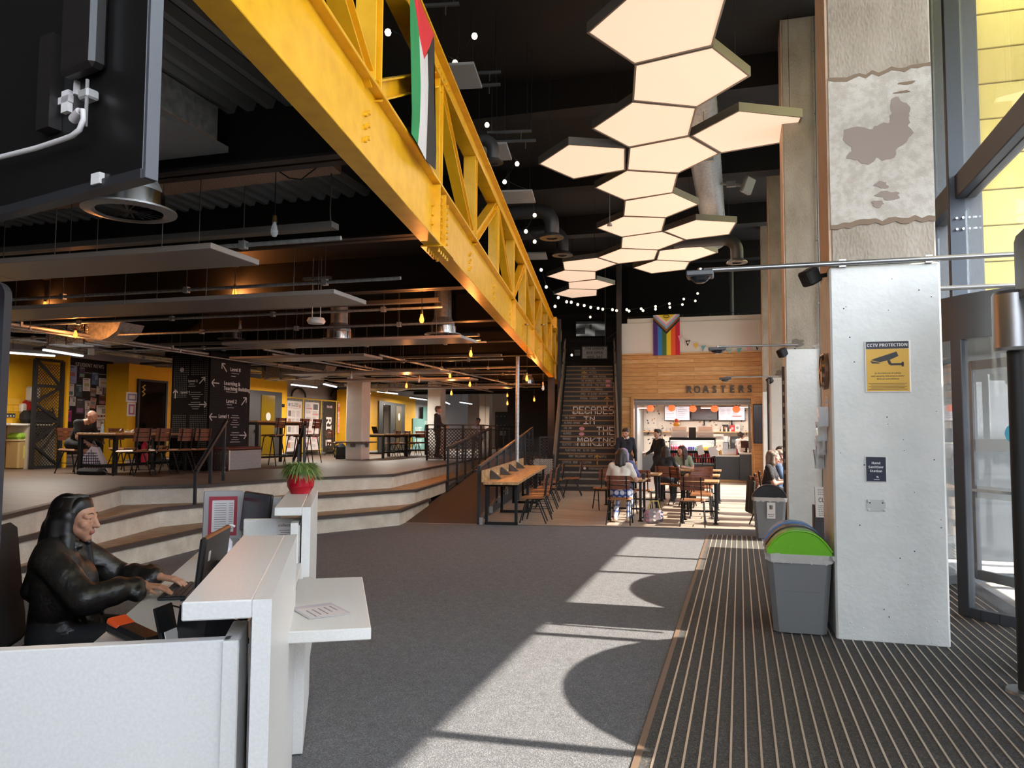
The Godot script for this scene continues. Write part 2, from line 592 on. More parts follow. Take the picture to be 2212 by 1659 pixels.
func build_shell() -> void:
	var zc := func(x: float) -> float: return -(13.46 - bu.x * x) / absf(bu.z)
	var xr := 2.45
	struct(put(mb().slab([W2(xr, 5.2), W2(xr, zc.call(xr)), W2(-18.2, zc.call(-18.2)), W2(-18.2, 5.2)], -0.25, 0.0), "floor", M.carpet), "grey flecked carpet covering the entrance hall floor", "carpet")
	struct(put(mb().slab([W2(xr, zc.call(xr)), W2(xr, -42.2), W2(-18.2, -42.2), W2(-18.2, zc.call(-18.2))], -0.25, 0.0), "floor", M.wood_floor), "pale timber look floor of the cafe seating area", "floor")
	put(ba(bm(13.46, -2.1, 0.002), bm(13.46, 4.6, 0.002), 0.03, 0.008), "trim", mat(CH("3a3a3c"), 0.5), get_node("floor_001"))
	for k in 6:
		var q := bm(13.46 + 1.3 * (k + 1), -1.2, 0.0)
		put(ba(bm(13.5 + 1.32 * k * 1.0 + 0.9, 4.4, 0.0004), bm(13.5 + 1.32 * k + 3.4, -1.9, 0.0004), 0.006, 0.001), "joint", mat(CH("6d6258"), 0.6), get_node("floor_001"))
	var mt := thing("entrance_mat", "dark striped entrance matting running along the doors", "mat", VZ)
	var mx0 := -0.49
	put(bx(W3((mx0 + 2.28) / 2, 0.004, -3.8), W3(2.28 - mx0, 0.008, 17.9)), "mat_base", M.matting, mt)
	put(bx(W3(mx0 - 0.012, 0.006, -3.8), W3(0.034, 0.012, 17.9)), "edge_trim", hx("6d5a4d", 0.5), mt)
	var sb := bx(VZ, W3(0.011, 0.004, 17.9)).mesh()
	var k2 := 0
	var sxx := mx0 + 0.065
	while sxx < 2.27:
		var s := put(sb, "metal_strip", hx("c9b8a6", 0.35, 0.3), mt)
		s.position = W3(sxx, 0.0095, -3.8)
		sxx += 0.0735
		if k2 == 0: sxx -= 0.005
		k2 += 1
	var hs := [0.26, 0.52, 0.78]
	var gp := func(px: float, py: float, y: float) -> Vector2:
		var v := ah(px, py, y)
		return W2(v.x, v.z)
	var e3 := [gp.call(0, 1115, 0.78) + W2(4.1, 7.6), gp.call(0, 1115, 0.78), gp.call(262, 1052, 0.78), gp.call(441, 1048, 0.78), gp.call(655, 1033, 0.78), gp.call(846, 1025, 0.78), b2(24.2, -3.95)]
	var e2 := [gp.call(0, 1172, 0.52) + W2(4.2, 7.5), gp.call(0, 1172, 0.52), gp.call(345, 1098, 0.52), gp.call(441, 1090, 0.52), gp.call(687, 1072, 0.52), gp.call(897, 1058, 0.52), b2(24.2, -3.5)]
	var e1 := [gp.call(0, 1238, 0.26) + W2(4.2, 7.4), gp.call(0, 1238, 0.26), gp.call(440, 1142, 0.26), gp.call(687, 1117, 0.26), gp.call(863, 1102, 0.26), b2(15.3, -3.45)]
	var lv := [[e1, 0.0, 0.26, "lowest"], [e2, 0.26, 0.52, "middle"], [e3, 0.52, 0.78, "top"]]
	for L in lv:
		var poly: Array = L[0].duplicate()
		if L[3] == "lowest": poly += [b2(15.3, -5.2), W2(-9.3, -10.4), W2(-8.4, -6), W2(-4.6, 1.4)]
		elif L[3] == "middle": poly += [b2(24.2, -5.2), b2(16, -6.0), W2(-9.9, -10.4), W2(-8.6, -6), W2(-4.8, 1.4)]
		else: poly += [b2(24.2, -2.1), b2(40, -2.1), W2(-18.0, -42), W2(-18.0, 1.2)]
		var nm: String = {"lowest": "concrete step at the foot of the raised floor", "middle": "concrete step halfway up to the raised floor", "top": "raised brown timber look floor above the concrete steps"}[L[3]]
		var r := room("floor_" + {"lowest": "step", "middle": "step", "top": "platform"}[L[3]], nm, "step" if L[3] != "top" else "platform")
		put(mb().slab(poly, L[1], L[2] - 0.03), "concrete", M.concrete_step, r)
		put(mb().slab(poly, L[2] - 0.03, L[2]), "tread", M.deck_floor if L[3] == "top" else M.tread, r)
		var nb := mb()
		var ed: Array = L[0]
		for i in ed.size() - 1:
			var a := W3(ed[i].x, L[2] - 0.012, ed[i].y)
			var b := W3(ed[i + 1].x, L[2] - 0.012, ed[i + 1].y)
			var d := (b - a).normalized()
			nb.bar(a - d * 0.02, b + d * 0.02, 0.085, 0.045)
		put(nb, "nosing", hx("3a302b", 0.6), r)
	var rp := room("floor_ramp", "dark sloping ramp beside the concrete steps", "ramp")
	var rb := mb()
	hexa(rb, [bm(13.5, -3.5, -0.05), bm(13.5, -2.17, -0.05), bm(24.2, -2.17, -0.05), bm(24.2, -3.5, -0.05), bm(13.5, -3.5, 0.004), bm(13.5, -2.17, 0.004), bm(24.2, -2.17, 0.78), bm(24.2, -3.5, 0.78)])
	put(rb, "slope", hx("3b332e", 0.8), rp)
	struct(put(bx(W3(-7.8, 8.5, -18.5), W3(21.4, 0.3, 48)), "ceiling", M.black), "black painted ceiling high above the hall", "ceiling")
	var dk := room("ceiling_deck", "dark steel deck over the raised seating area", "ceiling")
	put(mb().slab([b2(-5.5, -1.75), b2(40, -1.75), W2(-18.1, -42), W2(-18.1, 5)], 3.87, 4.03), "slab", M.black, dk)
	put(mb().slab([b2(28.6, -1.75), b2(28.6, 9), b2(42, 9), b2(42, -1.75)], 3.87, 4.05), "landing", M.black, dk)
	var wl := hx("c9c6c2", 0.8)
	struct(put(bx(W3(-15.1, 4.2, -18.5), W3(0.2, 8.6, 48)), "wall_left", hx("b8b4b2", 0.8)), "pale grey plastered wall behind the raised seating area", "wall")
	struct(put(bx(W3(-10.2, 4.2, 5.1), W3(14.6, 8.6, 0.2)), "wall_rear", wl), "pale wall closing the hall", "wall")
	struct(put(bx(W3(-0.3, 1.6, 5.1), W3(5.3, 3.2, 0.2)), "wall_rear", wl), "pale low wall below the added end window", "wall")
	var rw := room("window_2", "added high glazing behind the viewer that lets in fill light", "window")  # unseen glazing, added and sized for fill light from behind
	for k in 4: put(bx(W3(-2.9 + k * 1.75, 5.7, 5.1), W3(0.09, 5.0, 0.16)), "mullion", M.frame_grey, rw)
	for k in 3: put(bx(W3(-2.02 + k * 1.75, 5.7, 5.1), W3(1.67, 5.0, 0.02)), "pane", M.glass, rw)
	put(bx(W3(-0.3, 5.7, 5.1), W3(5.3, 0.14, 0.14)), "transom", M.frame_grey, rw)
	struct(put(bx(W3(-7.8, 4.2, -42.1), W3(21.4, 8.6, 0.2)), "wall_far", M.black), "dark wall at the far end of the hall", "wall")

# ================================================================ FACADE AND OUTSIDE
func build_facade() -> void:
	var fx := 2.35
	var w := room("window_1", "tall glazed facade with dark grey steel frame along the doors", "window")
	var zs := [4.6, 2.4, 0.2, -1.9, -4.12, -6.28, -9.2, -10.4, -12.6, -14.7, -15.7, -16.7, -17.7, -18.7, -19.7, -20.7, -21.7, -23.0, -25.0, -27.0, -30.0, -34.0, -38.0, -42.0]
	for z in zs:
		var deep := 0.32 if z < -8.0 else 0.09
		var y0 := 2.86 if z > -11.0 else 0.0
		put(bx(W3(fx, (8.4 + y0) / 2, z), W3(deep, 8.4 - y0, 0.09), BI, 0.006), "mullion", M.frame_grey, w)
	put(bx(W3(fx, 4.27, -18.7), W3(0.2, 0.26, 46.6), BI, 0.01), "transom", M.frame_grey, w)
	put(bx(W3(fx, 8.25, -18.7), W3(0.2, 0.3, 46.6)), "head", M.frame_grey, w)
	put(bx(W3(fx, 0.05, -26.8), W3(0.12, 0.1, 31.0)), "sill", M.frame_grey, w)
	put(bx(W3(fx, 1.42, 1.35), W3(0.12, 2.84, 7.5)), "added_blocking_panel", hx("8f8c88", 0.8), w)  # out-of-view panel added to cut daylight reaching the desk
	for i in zs.size() - 1:
		var z0: float = zs[i]
		var z1: float = zs[i + 1]
		var low := 0.0
		if z1 > -11.0: low = 2.85
		put(bx(W3(fx, (low + 4.14) / 2, (z0 + z1) / 2), W3(0.02, 4.14 - low, absf(z1 - z0) - 0.1)), "pane", M.glass, w)
		put(bx(W3(fx, 6.2, (z0 + z1) / 2), W3(0.02, 3.75, absf(z1 - z0) - 0.1)), "pane", M.glass, w)
	for q in [[2050, 462], [2083, 432], [2050, 478], [2083, 452]]:
		pass
	var bb := mb()
	for q in [[-9.14, 3.92], [-9.14, 3.80]]:
		for dx in [-0.1, -0.04]:
			bb.cyl(W3(fx + dx, q[1], q[0]), W3(fx + dx, q[1], q[0] + 0.03), 0.014, 0.012, 8)
	put(bb, "bolt", M.chrome, w)
	var lob := room("roof_lobby", "dark grey flat roof over the revolving doors", "roof")
	put(bx(W3(3.75, 2.68, -6.9), W3(2.8, 0.36, 9.2), BI, 0.01), "fascia", M.frame_grey, lob)
	var nz := 0
	for zc in [-5.3, -8.45]:
		revolving_door(W3(2.97, 0, zc), "grey framed revolving door with curved glass beyond the white column" if nz == 1 else "revolving door beside the striped matting", nz)
		nz += 1
	for z in [-2.45, -11.35]:
		put(bx(W3(3.75, 1.25, z), W3(2.7, 2.5, 0.1), BI, 0.01), "side_screen", M.frame_grey, lob)
	put(bx(W3(2.4, 1.25, -6.875), W3(0.08, 2.5, 0.2), BI, 0.01), "mullion", M.frame_grey, lob)
	put(bx(W3(2.4, 1.25, -10.5), W3(0.02, 2.4, 1.5)), "pane", M.glass, lob)
	var gr := room("ground_outside", "sunlit grey paving outside the glass", "ground")
	put(bx(W3(33, -0.2, -20), W3(61, 0.3, 90)), "paving", hx("a09b95", 0.9), gr)
	var ov := thing("sun_blocking_wall", "added yellow panelled wall blocking sun above the upper glass", "cladding", W3(4.3, 6.45, -4.0))  # added sun blocker; limits the sunlit band on the carpet
	put(bx(W3(0.3, 4.5, 0), W3(0.3, 9, 18.0)), "backing", hx("6b6130", 0.8), ov)
	var pm := bx(VZ, W3(0.06, 0.58, 2.96), BI, 0.01).mesh()
	for r in 14:
		for c in 6:
			var o := put(pm, "cladding_panel", hx("d8c46a" if (r + c) % 3 else "d2bc62", 0.55), ov)
			o.position = W3(0.12, 0.3 + r * 0.6, -7.5 + c * 3.0)
	var o2 := thing("sun_blocking_wall", "added yellow panelled wall blocking high sun above the cafe windows", "cladding", W3(4.3, 7.26, -24.5))  # second added sun blocker; keeps high sun off the long bench
	put(bx(W3(0.3, 4.0, 0), W3(0.3, 8, 23.0)), "backing", hx("6b6130", 0.8), o2)
	for r in 6:
		for c in 7:
			var o := put(pm, "cladding_panel", hx("d8c46a" if (r + c) % 3 else "d2bc62", 0.55), o2)
			o.position = W3(0.12, 0.3 + r * 0.6, -9.6 + c * 3.2)
	var fin := thing("cladding_wing", "yellow panelled wing with horizontal joints outside the upper glass", "cladding", W3(7.6, 3.6, -12.9))
	put(bx(W3(0, 5, -0.1), W3(9.0, 10, 0.3)), "backing", hx("6b6130", 0.8), fin)
	var pf := bx(VZ, W3(2.98, 0.52, 0.05), BI, 0.008).mesh()
	for r in 18:
		for c in 3:
			var o := put(pf, "cladding_panel", hx("d9c25c" if (r + c) % 3 else "d2b954", 0.55), fin)
			o.position = W3(-3.0 + c * 3.0, 0.3 + r * 0.54, 0.08)
	var bd := thing("street_building", "pale concrete building with metal windows across the street", "building", W3(20, 0, -30))
	put(bx(W3(4, 6, -6), W3(8, 12.5, 60)), "wall", hx("b9bcc0", 0.85), bd)
	put(bx(W3(-0.1, 12.4, -6), W3(0.6, 0.5, 60)), "parapet", hx("9aa4b4", 0.8), bd)
	for fl in 4:
		put(bx(W3(-0.06, 1.1 + fl * 3.1 - 0.5, -6), W3(0.3, 0.35, 60)), "band", hx("a7acb5", 0.8), bd)
		for k in 17:
			var wf := put(bx(W3(-0.05, 2.3 + fl * 3.1, -33 + k * 3.3), W3(0.12, 1.7, 2.1)), "window_frame", hx("d7dade", 0.5), bd)
			for j in 3:
				put(bx(W3(-0.12, 2.3 + fl * 3.1, -33 + k * 3.3 - 0.66 + j * 0.66), W3(0.03, 1.5, 0.56)), "pane", hx("5e6b78", 0.1), wf)
	var car := thing("parked_car", "blue car parked outside beyond the revolving door", "car", W3(10.5, -0.05, -15.5), 0.2)
	var prof := [W2(-2.1, 0.3), W2(-2.1, 0.75), W2(-1.4, 0.9), W2(-0.8, 1.42), W2(0.7, 1.45), W2(1.5, 0.95), W2(2.1, 0.85), W2(2.15, 0.35), W2(1.9, 0.25), W2(-1.9, 0.25)]
	var cb := mb()
	cb.xf = Transform3D(Basis(VU, PI / 2), VZ)
	cb.prism(prof, -0.85, 0.85)
	put(cb, "body", hx("3d6fc0", 0.25), car)
	for s in [-1.3, 1.3]:
		for t in [-0.8, 0.8]:
			put(cy(W3(t - 0.1, 0.32, s), W3(t + 0.1, 0.32, s), 0.32, 0.32, 16), "wheel", hx("1b1b1c", 0.8), car)
	put(bx(W3(0, 1.18, 0.05), W3(1.74, 0.38, 1.7), BI, 0.1), "side_window", M.darkglass, car)
	var sh := thing("shrub", "leafy green shrub in bed outside the doors", "shrub", W3(7.4, -0.05, -12.2))
	var lf := mb()
	lf.colored = true
	rng.seed = 3
	for i in 420:
		var d := W3(rng.randfn(), rng.randfn() * 0.7, rng.randfn() * 1.2)
		var p := d * 0.38 + W3(0, 0.75, 0)
		if p.y < 0.05: continue
		lf.col = Color(0.10, 0.22, 0.05).lerp(Color(0.3, 0.45, 0.12), rng.randf())
		var t := W3(rng.randfn(), rng.randfn(), rng.randfn()).normalized() * 0.08
		var s := t.cross(W3(rng.randfn(), rng.randfn(), rng.randfn())).normalized() * 0.04
		lf.quad(p - t, p + s, p + t, p - s)
	put(lf, "foliage", vmat(0.6), sh)
	put(cy(W3(0, 0, 0), W3(0, 0.8, 0), 0.04, 0.02, 6), "stem", hx("4a3a28", 0.9), sh)

func revolving_door(o: Vector3, label: String, which: int) -> void:
	var d := room("door_revolving", label, "revolving door", o)
	var R := 1.27
	put(la_([W2(0.0, 2.46), W2(R + 0.03, 2.46), W2(R + 0.03, 2.86), W2(0.0, 2.86)], 40, VZ), "canopy", M.frame_grey, d)
	for arc in [[-0.25, 1.0], [2.15, 3.4]]:
		var seg := 10
		var g := mb()
		var base := mb()
		for i in seg:
			var a0: float = arc[0] + (arc[1] - arc[0]) * i / seg
			var a1: float = arc[0] + (arc[1] - arc[0]) * (i + 1) / seg
			var p0 := W3(-sin(a0), 0, cos(a0)) * R
			var p1 := W3(-sin(a1), 0, cos(a1)) * R
			g.quad(p0 + VU * 0.1, p1 + VU * 0.1, p1 + VU * 2.46, p0 + VU * 2.46)
			base.bar(p0 + VU * 0.055, p1 + VU * 0.055, 0.07, 0.09)
		put(g, "curved_glass", M.glass, d)
		put(base, "sill_rail", M.frame_grey, d)
		for a in arc:
			var p := W3(-sin(a), 0, cos(a)) * R
			put(bx(p + VU * 1.24, W3(0.12, 2.44, 0.08), Basis(VU, -a), 0.006), "post", M.frame_grey, d)
	for k in 3:
		var a := 0.55 + TAU * k / 3.0
		var dir := W3(-sin(a), 0, cos(a))
		var w := mb()
		for y in [0.12, 2.36]: w.bar(dir * 0.06 + VU * y, dir * 1.14 + VU * y, 0.05, 0.1)
		for r in [0.07, 1.13]: w.bar(dir * r + VU * 0.08, dir * r + VU * 2.4, 0.05, 0.06)
		var wing := put(w, "wing_frame", hx("55595e", 0.4, 0.4), d)
		var side := VU.cross(dir)
		put(ba(dir * 0.1 + VU * 1.24, dir * 1.1 + VU * 1.24, 0.012, 2.1), "wing_glass", M.glass, wing)
		put(ba(dir * 0.1 + VU * 1.02 + side * 0.06, dir * 1.1 + VU * 1.02 + side * 0.06, 0.03, 0.03), "push_bar", M.chrome, wing)
		for y in [1.0, 1.5]:
			put(ba(dir * 0.1 + VU * y + side * 0.008, dir * 1.1 + VU * y + side * 0.008, 0.004, 0.13), "frosted_band", M.frost, wing)
	if which == 1:
		var a := 0.62
		var p := W3(-sin(a), 0, cos(a)) * (R + 0.012)
		var st := put(mb(p + VU * 1.62, -a).prism(circle2(0.09, 18), -0.002, 0.002), "sticker", hx("4aa7c4", 0.5), d)
		words(st, "Living", 0.028, Transform3D(Basis(VU, -a), p + W3(0, 1.635, 0) + W3(-sin(a), 0, cos(a)) * 0.003), hx("eef4f4"), true, 0.002)
		words(st, "Wage", 0.028, Transform3D(Basis(VU, -a), p + W3(0, 1.59, 0) + W3(-sin(a), 0, cos(a)) * 0.003), hx("eef4f4"), true, 0.002)
		put(mb(p + W3(-0.02, 1.62, 0) + W3(cos(a), 0, sin(a)) * 0.085, -a).prism(circle2(0.055, 16), -0.001, 0.003), "sticker_dot", hx("c7b32b", 0.5), st)

func circle2(r: float, k: int) -> Array:
	var a := []
	for i in k: a.append(W2(cos(TAU * i / k), sin(TAU * i / k)) * r)
	return a

# ================================================================ YELLOW TRUSS
func build_truss() -> void:
	var t := thing("roof_truss", "long yellow painted steel truss girder crossing the hall overhead", "truss", VZ, BT)
	var nl := -1.705
	var nr := -1.538
	var nw := -1.62
	var y0 := 3.40
	var y1 := 3.985
	var zf := -28.3
	var zn := 2.0
	var zm := (zf + zn) / 2
	var L := zn - zf
	var Y: Material = M.yellow_steel
	var lc := put(bx(W3(nw, (y0 + y1) / 2, zm), W3(0.02, y1 - y0, L)), "lower_chord", Y, t)
	put(bx(W3(nw, y0 + 0.012, zm), W3(nr - nl, 0.024, L), BI, 0.004), "bottom_flange", Y, lc)
	put(bx(W3(nw, y1 + 0.012, zm), W3(nr - nl, 0.024, L), BI, 0.004), "upper_flange", Y, lc)
	var yt0 := 5.03
	var yt1 := 5.32
	var tc := put(bx(W3(nw, (yt0 + yt1) / 2, zm), W3(0.02, yt1 - yt0, L)), "top_chord", Y, t)
	put(bx(W3(nw, yt0, zm), W3(nr - nl, 0.022, L), BI, 0.004), "bottom_flange", Y, tc)
	put(bx(W3(nw, yt1, zm), W3(nr - nl, 0.022, L), BI, 0.004), "upper_flange", Y, tc)
	put(bx(W3(nw, (yt0 + yt1) / 2, zf), W3(0.3, 0.42, 0.04)), "end_plate", Y, tc)
	put(bx(W3(nw, (yt0 + yt1) / 2, -25.0), W3(0.34, 0.36, 0.5)), "end_plate", Y, tc)
	var u := 0.9
	var k := 0
	var bolts := mb()
	while u < 28.4:
		var post := put(bx(W3(nw, (y1 + yt0) / 2, -u), W3(0.012, yt0 - y1, 0.15)), "vertical_post", Y, t)
		for s in [-1, 1]:
			put(bx(W3(nw, (y1 + yt0) / 2, -u + s * 0.075), W3(0.15, yt0 - y1, 0.014), BI, 0.003), "post_flange", Y, post)
		var ud := u + 2.1
		if ud < 28.5:
			var lo_first := k % 2 == 0
			var pa := W3(nw, y1 + 0.03 if lo_first else yt0 - 0.02, -u - 0.08)
			var pb := W3(nw, yt0 - 0.02 if lo_first else y1 + 0.03, -ud + 0.08)
			var dg := put(ba(pa, pb, 0.014, 0.12), "diagonal_brace", Y, t)
			var dd := (pb - pa).normalized()
			var up := dd.cross(VR).normalized() * 0.065
			for s in [-1, 1]:
				put(ba(pa + up * s, pb + up * s, 0.12, 0.014, up), "brace_flange", Y, dg)
		if k % 3 == 0:
			put(bx(W3(nw + 0.04, (y0 + y1) / 2, -u - 0.25), W3(0.075, y1 - y0 - 0.03, 0.016)), "stiffener_plate", Y, lc)
		for a in 2:
			for b in 3:
				bolts.cyl(W3(nw + 0.008, y0 + 0.19 + b * 0.09 + a * 0.04, -u + 0.1 - a * 0.07), W3(nw + 0.03, y0 + 0.19 + b * 0.09 + a * 0.04, -u + 0.1 - a * 0.07), 0.017, 0.016, 6)
		u += 2.1
		k += 1
	for us in [7.15, 17.6]:
		var sp := put(bx(W3(nw + 0.016, (y0 + y1) / 2, -us - 0.32), W3(0.014, y1 - y0 - 0.07, 0.62)), "splice_plate", Y, lc)
		put(bx(W3(nw, y0 - 0.008, -us - 0.3), W3(nr - nl + 0.05, 0.016, 0.55)), "splice_plate", Y, lc)
		put(bx(W3(nw + 0.045, (y0 + y1) / 2, -us + 0.02), W3(0.085, y1 - y0 - 0.03, 0.02)), "stiffener_plate", Y, lc)
		for a in 4:
			for b in 8:
				bolts.cyl(W3(nw + 0.02, y0 + 0.06 + b * 0.066, -us - 0.08 - a * 0.15), W3(nw + 0.055, y0 + 0.06 + b * 0.066, -us - 0.08 - a * 0.15), 0.018, 0.017, 6)
		for a in 5:
			for b in 2:
				bolts.cyl(W3(nl + 0.035 + b * 0.1, y0 - 0.012, -us - 0.1 - a * 0.1), W3(nl + 0.035 + b * 0.1, y0 - 0.055, -us - 0.1 - a * 0.1), 0.016, 0.015, 6)
	for a in 5:
		for b in 2:
			bolts.cyl(W3(nw + 0.006, yt0 + 0.1 + b * 0.09, -7.3 - a * 0.13), W3(nw + 0.03, yt0 + 0.1 + b * 0.09, -7.3 - a * 0.13), 0.017, 0.016, 6)
	var bo := put(bolts, "bolt", Y, t)
	bo.set_meta("kind", "stuff")
	var p1 := thing("steel_column", "black steel column carrying the far end of the yellow truss", "column", bm(25.0, -1.62, 0.78), BT)
	put(bx(W3(0, 1.31, 0), W3(0.02, 2.62, 0.22)), "web", M.blackish, p1)
	for s in [-1, 1]: put(bx(W3(0, 1.31, s * 0.11), W3(0.22, 2.62, 0.02)), "flange", M.blackish, p1)
	var p2 := thing("steel_column", "black steel column rising past the truss to the ceiling", "column", bm(25.6, -1.40, 0.0), BT)
	put(bx(W3(0, 2.7, 0), W3(0.11, 5.4, 0.14), BI, 0.01), "shaft", M.blackish, p2)
	put(bx(W3(0, 0.02, 0), W3(0.24, 0.03, 0.24)), "base_plate", M.blackish, p2)
	var fl := thing("flag", "tricolour flag with red triangle hanging over the yellow truss", "flag")
	var P := func(a: Array) -> PackedVector2Array:
		var r := PackedVector2Array()
		for q in a: r.append(W2(420 + q[0] / 3.814, q[1] / 3.814))
		return r
	var parts := [["green_stripe", "2f8f57", [[1772, -190], [1800, -190], [1808, 0], [1828, 120], [1850, 290], [1862, 700], [1855, 1000], [1838, 1190], [1785, 1100], [1790, 900], [1780, 400]]],
		["white_stripe", "d3cfd2", [[1850, 290], [1890, 490], [1918, 440], [1925, 700], [1915, 1050], [1905, 1320], [1838, 1190], [1855, 1000], [1862, 700]]],
		["black_stripe", "35302f", [[1918, 440], [1972, 290], [1980, 700], [1985, 1000], [1990, 1250], [1985, 1400], [1905, 1320], [1915, 1050], [1925, 700]]],
		["red_triangle", "d8323c", [[1802, -190], [1815, -190], [1850, 0], [1972, 290], [1890, 490], [1850, 290], [1828, 120], [1808, 0]]]]
	for q in parts:
		var poly: PackedVector2Array = P.call(q[2])
		var b := mb()
		var ts := Geometry2D.triangulate_polygon(poly)
		var i := 0
		while i < ts.size():
			var w := []
			for j in 3:
				var px := poly[ts[i + j]]
				w.append(an(px.x, px.y, -1.50 + 0.012 * sin(px.y * 0.05 + px.x * 0.2)))
			for dz in [0.0, 0.003]:
				var off: Vector3 = bn * dz
				if dz == 0.0: b.tri(w[0] + off, w[1] + off, w[2] + off)
				else: b.tri(w[2] + off, w[1] + off, w[0] + off)
			i += 3
		put(b, q[0], hx(q[1], 0.85), fl)

# ================================================================ PENTAGON LIGHTS
func build_hex_lights() -> void:
	var H := 6.6
	var pents := [
		[[1266, 72], [1369.5, 140.5], [1540, 101], [1592, -80], [1405, -50]],
		[[1370, 141], [1541, 101], [1623, 164.5], [1506, 233], [1365, 219]],
		[[1365, 219.6], [1506, 233], [1489.5, 294.3], [1358, 319.5], [1277, 278.4]],
		[[1491, 294], [1596, 238.7], [1735, 253], [1710, 306], [1556.5, 332]],
		[[1161.7, 354.8], [1227.5, 311.6], [1352, 320], [1352, 368], [1238.6, 387.7]],
		[[1358, 319.5], [1489.5, 294.3], [1556.3, 332], [1466, 375.2], [1353.5, 368]],
		[[1353.5, 368], [1466, 375.2], [1455, 416.9], [1348.7, 433.6], [1283, 406]],
		[[1348.4, 434], [1454.6, 416.3], [1511.8, 442], [1439.4, 470.8], [1345.8, 467.4]],
		[[1345.8, 467.4], [1439.4, 470.8], [1431, 500.2], [1342.4, 512.7], [1287.4, 493]],
		[[1432.4, 499.6], [1503, 474.7], [1593, 480], [1576.6, 507], [1480.9, 518.8]],
		[[1342.4, 512.7], [1431, 500.2], [1480.9, 518.8], [1423.2, 540.3], [1340.6, 536.9]],
		[[1340.6, 536.9], [1423.2, 540.3], [1414.8, 561.2], [1335.3, 570.4], [1289.5, 556.5]],
		[[1423.2, 541.6], [1511, 531], [1551.6, 546.3], [1491.3, 565.7], [1417.4, 562]],
		[[1417.4, 562], [1491.3, 565.7], [1481.6, 582.7], [1407.4, 591.4], [1366, 579]],
		[[1289.5, 556.5], [1335.3, 570.4], [1288, 586.7], [1218, 584], [1214, 565.7]],
		[[1218, 584], [1288, 586.7], [1288, 603.2], [1230.5, 610.3], [1179.3, 597.2]],
		[[1226.5, 610.3], [1289.5, 604], [1329.3, 614.5], [1290.8, 626], [1227.8, 624.2]],
		[[1227.8, 624.2], [1290.8, 626], [1290, 639], [1235.7, 644.4], [1194.3, 636]]]
	var C := Color(0.97, 0.83, 0.72)
	var gm := glow(C, HEX_E)
	var where := ["largest, over the front of the hall", "second from the front of the chain", "third of the chain, pointing to the truss", "branching off towards the concrete columns", "branching off towards the yellow truss", "where the two front branches meet", "just behind the front crossing", "eighth along the chain", "with a sensor hanging below it", "on the upper branch towards the columns", "in the middle crossing of the chain", "where the chain bends to the truss", "on the far branch towards the columns", "tip of the far branch above the cafe", "start of the tail by the truss", "second of the tail by the truss", "third of the tail by the truss", "last of the tail by the stairs"]
	for k in pents.size():
		var pts := []
		var c := VZ
		for q in pents[k]:
			var p := ah(q[0], q[1], H)
			pts.append(p)
			c += p / 5.0
		var t := thing("pentagon_light", "glowing pentagon ceiling panel, " + where[k], "ceiling light", c, 0.0, "linked pentagon ceiling lights")
		var outer := []
		var inner := []
		for p in pts:
			var d: Vector3 = p - c
			outer.append(W2(d.x, d.z) * 0.992)
			var l := W2(d.x, d.z)
			inner.append(l * (1.0 - 0.035 / l.length()) * 0.992)
		var fb := mb()
		for i in 5:
			var j := (i + 1) % 5
			var a := W3(outer[i].x, 0, outer[i].y)
			var b := W3(outer[j].x, 0, outer[j].y)
			var ia := W3(inner[i].x, 0, inner[i].y)
			var ib := W3(inner[j].x, 0, inner[j].y)
			var U := VU
			var o := (a + b + ia + ib) * 0.25 + U * 0.07
			fb.qo(a, b, b + U * 0.14, a + U * 0.14, o)
			fb.qo(ia, ib, ib + U * 0.14, ia + U * 0.14, o)
			fb.qo(a, b, ib, ia, o)
			fb.qo(a + U * 0.14, b + U * 0.14, ib + U * 0.14, ia + U * 0.14, o)
		put(fb, "frame", hx("8f8a84", 0.4, 0.5), t)
		put(mb().slab(inner, 0.012, 0.13), "diffuser", gm, t)
		for i in [0, 2, 3]:
			put(cy(W3(inner[i].x * 0.8, 0.13, inner[i].y * 0.8), W3(inner[i].x * 0.8, 1.76, inner[i].y * 0.8), 0.004, 0.004, 5, false), "hanging_wire", M.blackish, t)
		var sz := 0.0
		for i in 5: sz += inner[i].length() / 5.0
		area_lamp(t, W3(0, 0.002, 0), W2(sz * 0.6, sz * 0.6), Vector3.DOWN, HEX_E / PI, C)
	var s := thing("ceiling_sensor", "small white sensor hanging on a rod before glowing panels", "sensor", ah(1317, 485, 6.2))
	put(cy(W3(0, 0.02, 0), W3(0, 2.2, 0), 0.008, 0.008, 6), "rod", hx("8f8c88", 0.5), s)
	put(cy(W3(0, -0.03, 0), W3(0, 0.03, 0), 0.06, 0.045, 12), "housing", hx("aaa7a2", 0.5), s)
const HEX_E := 0.85

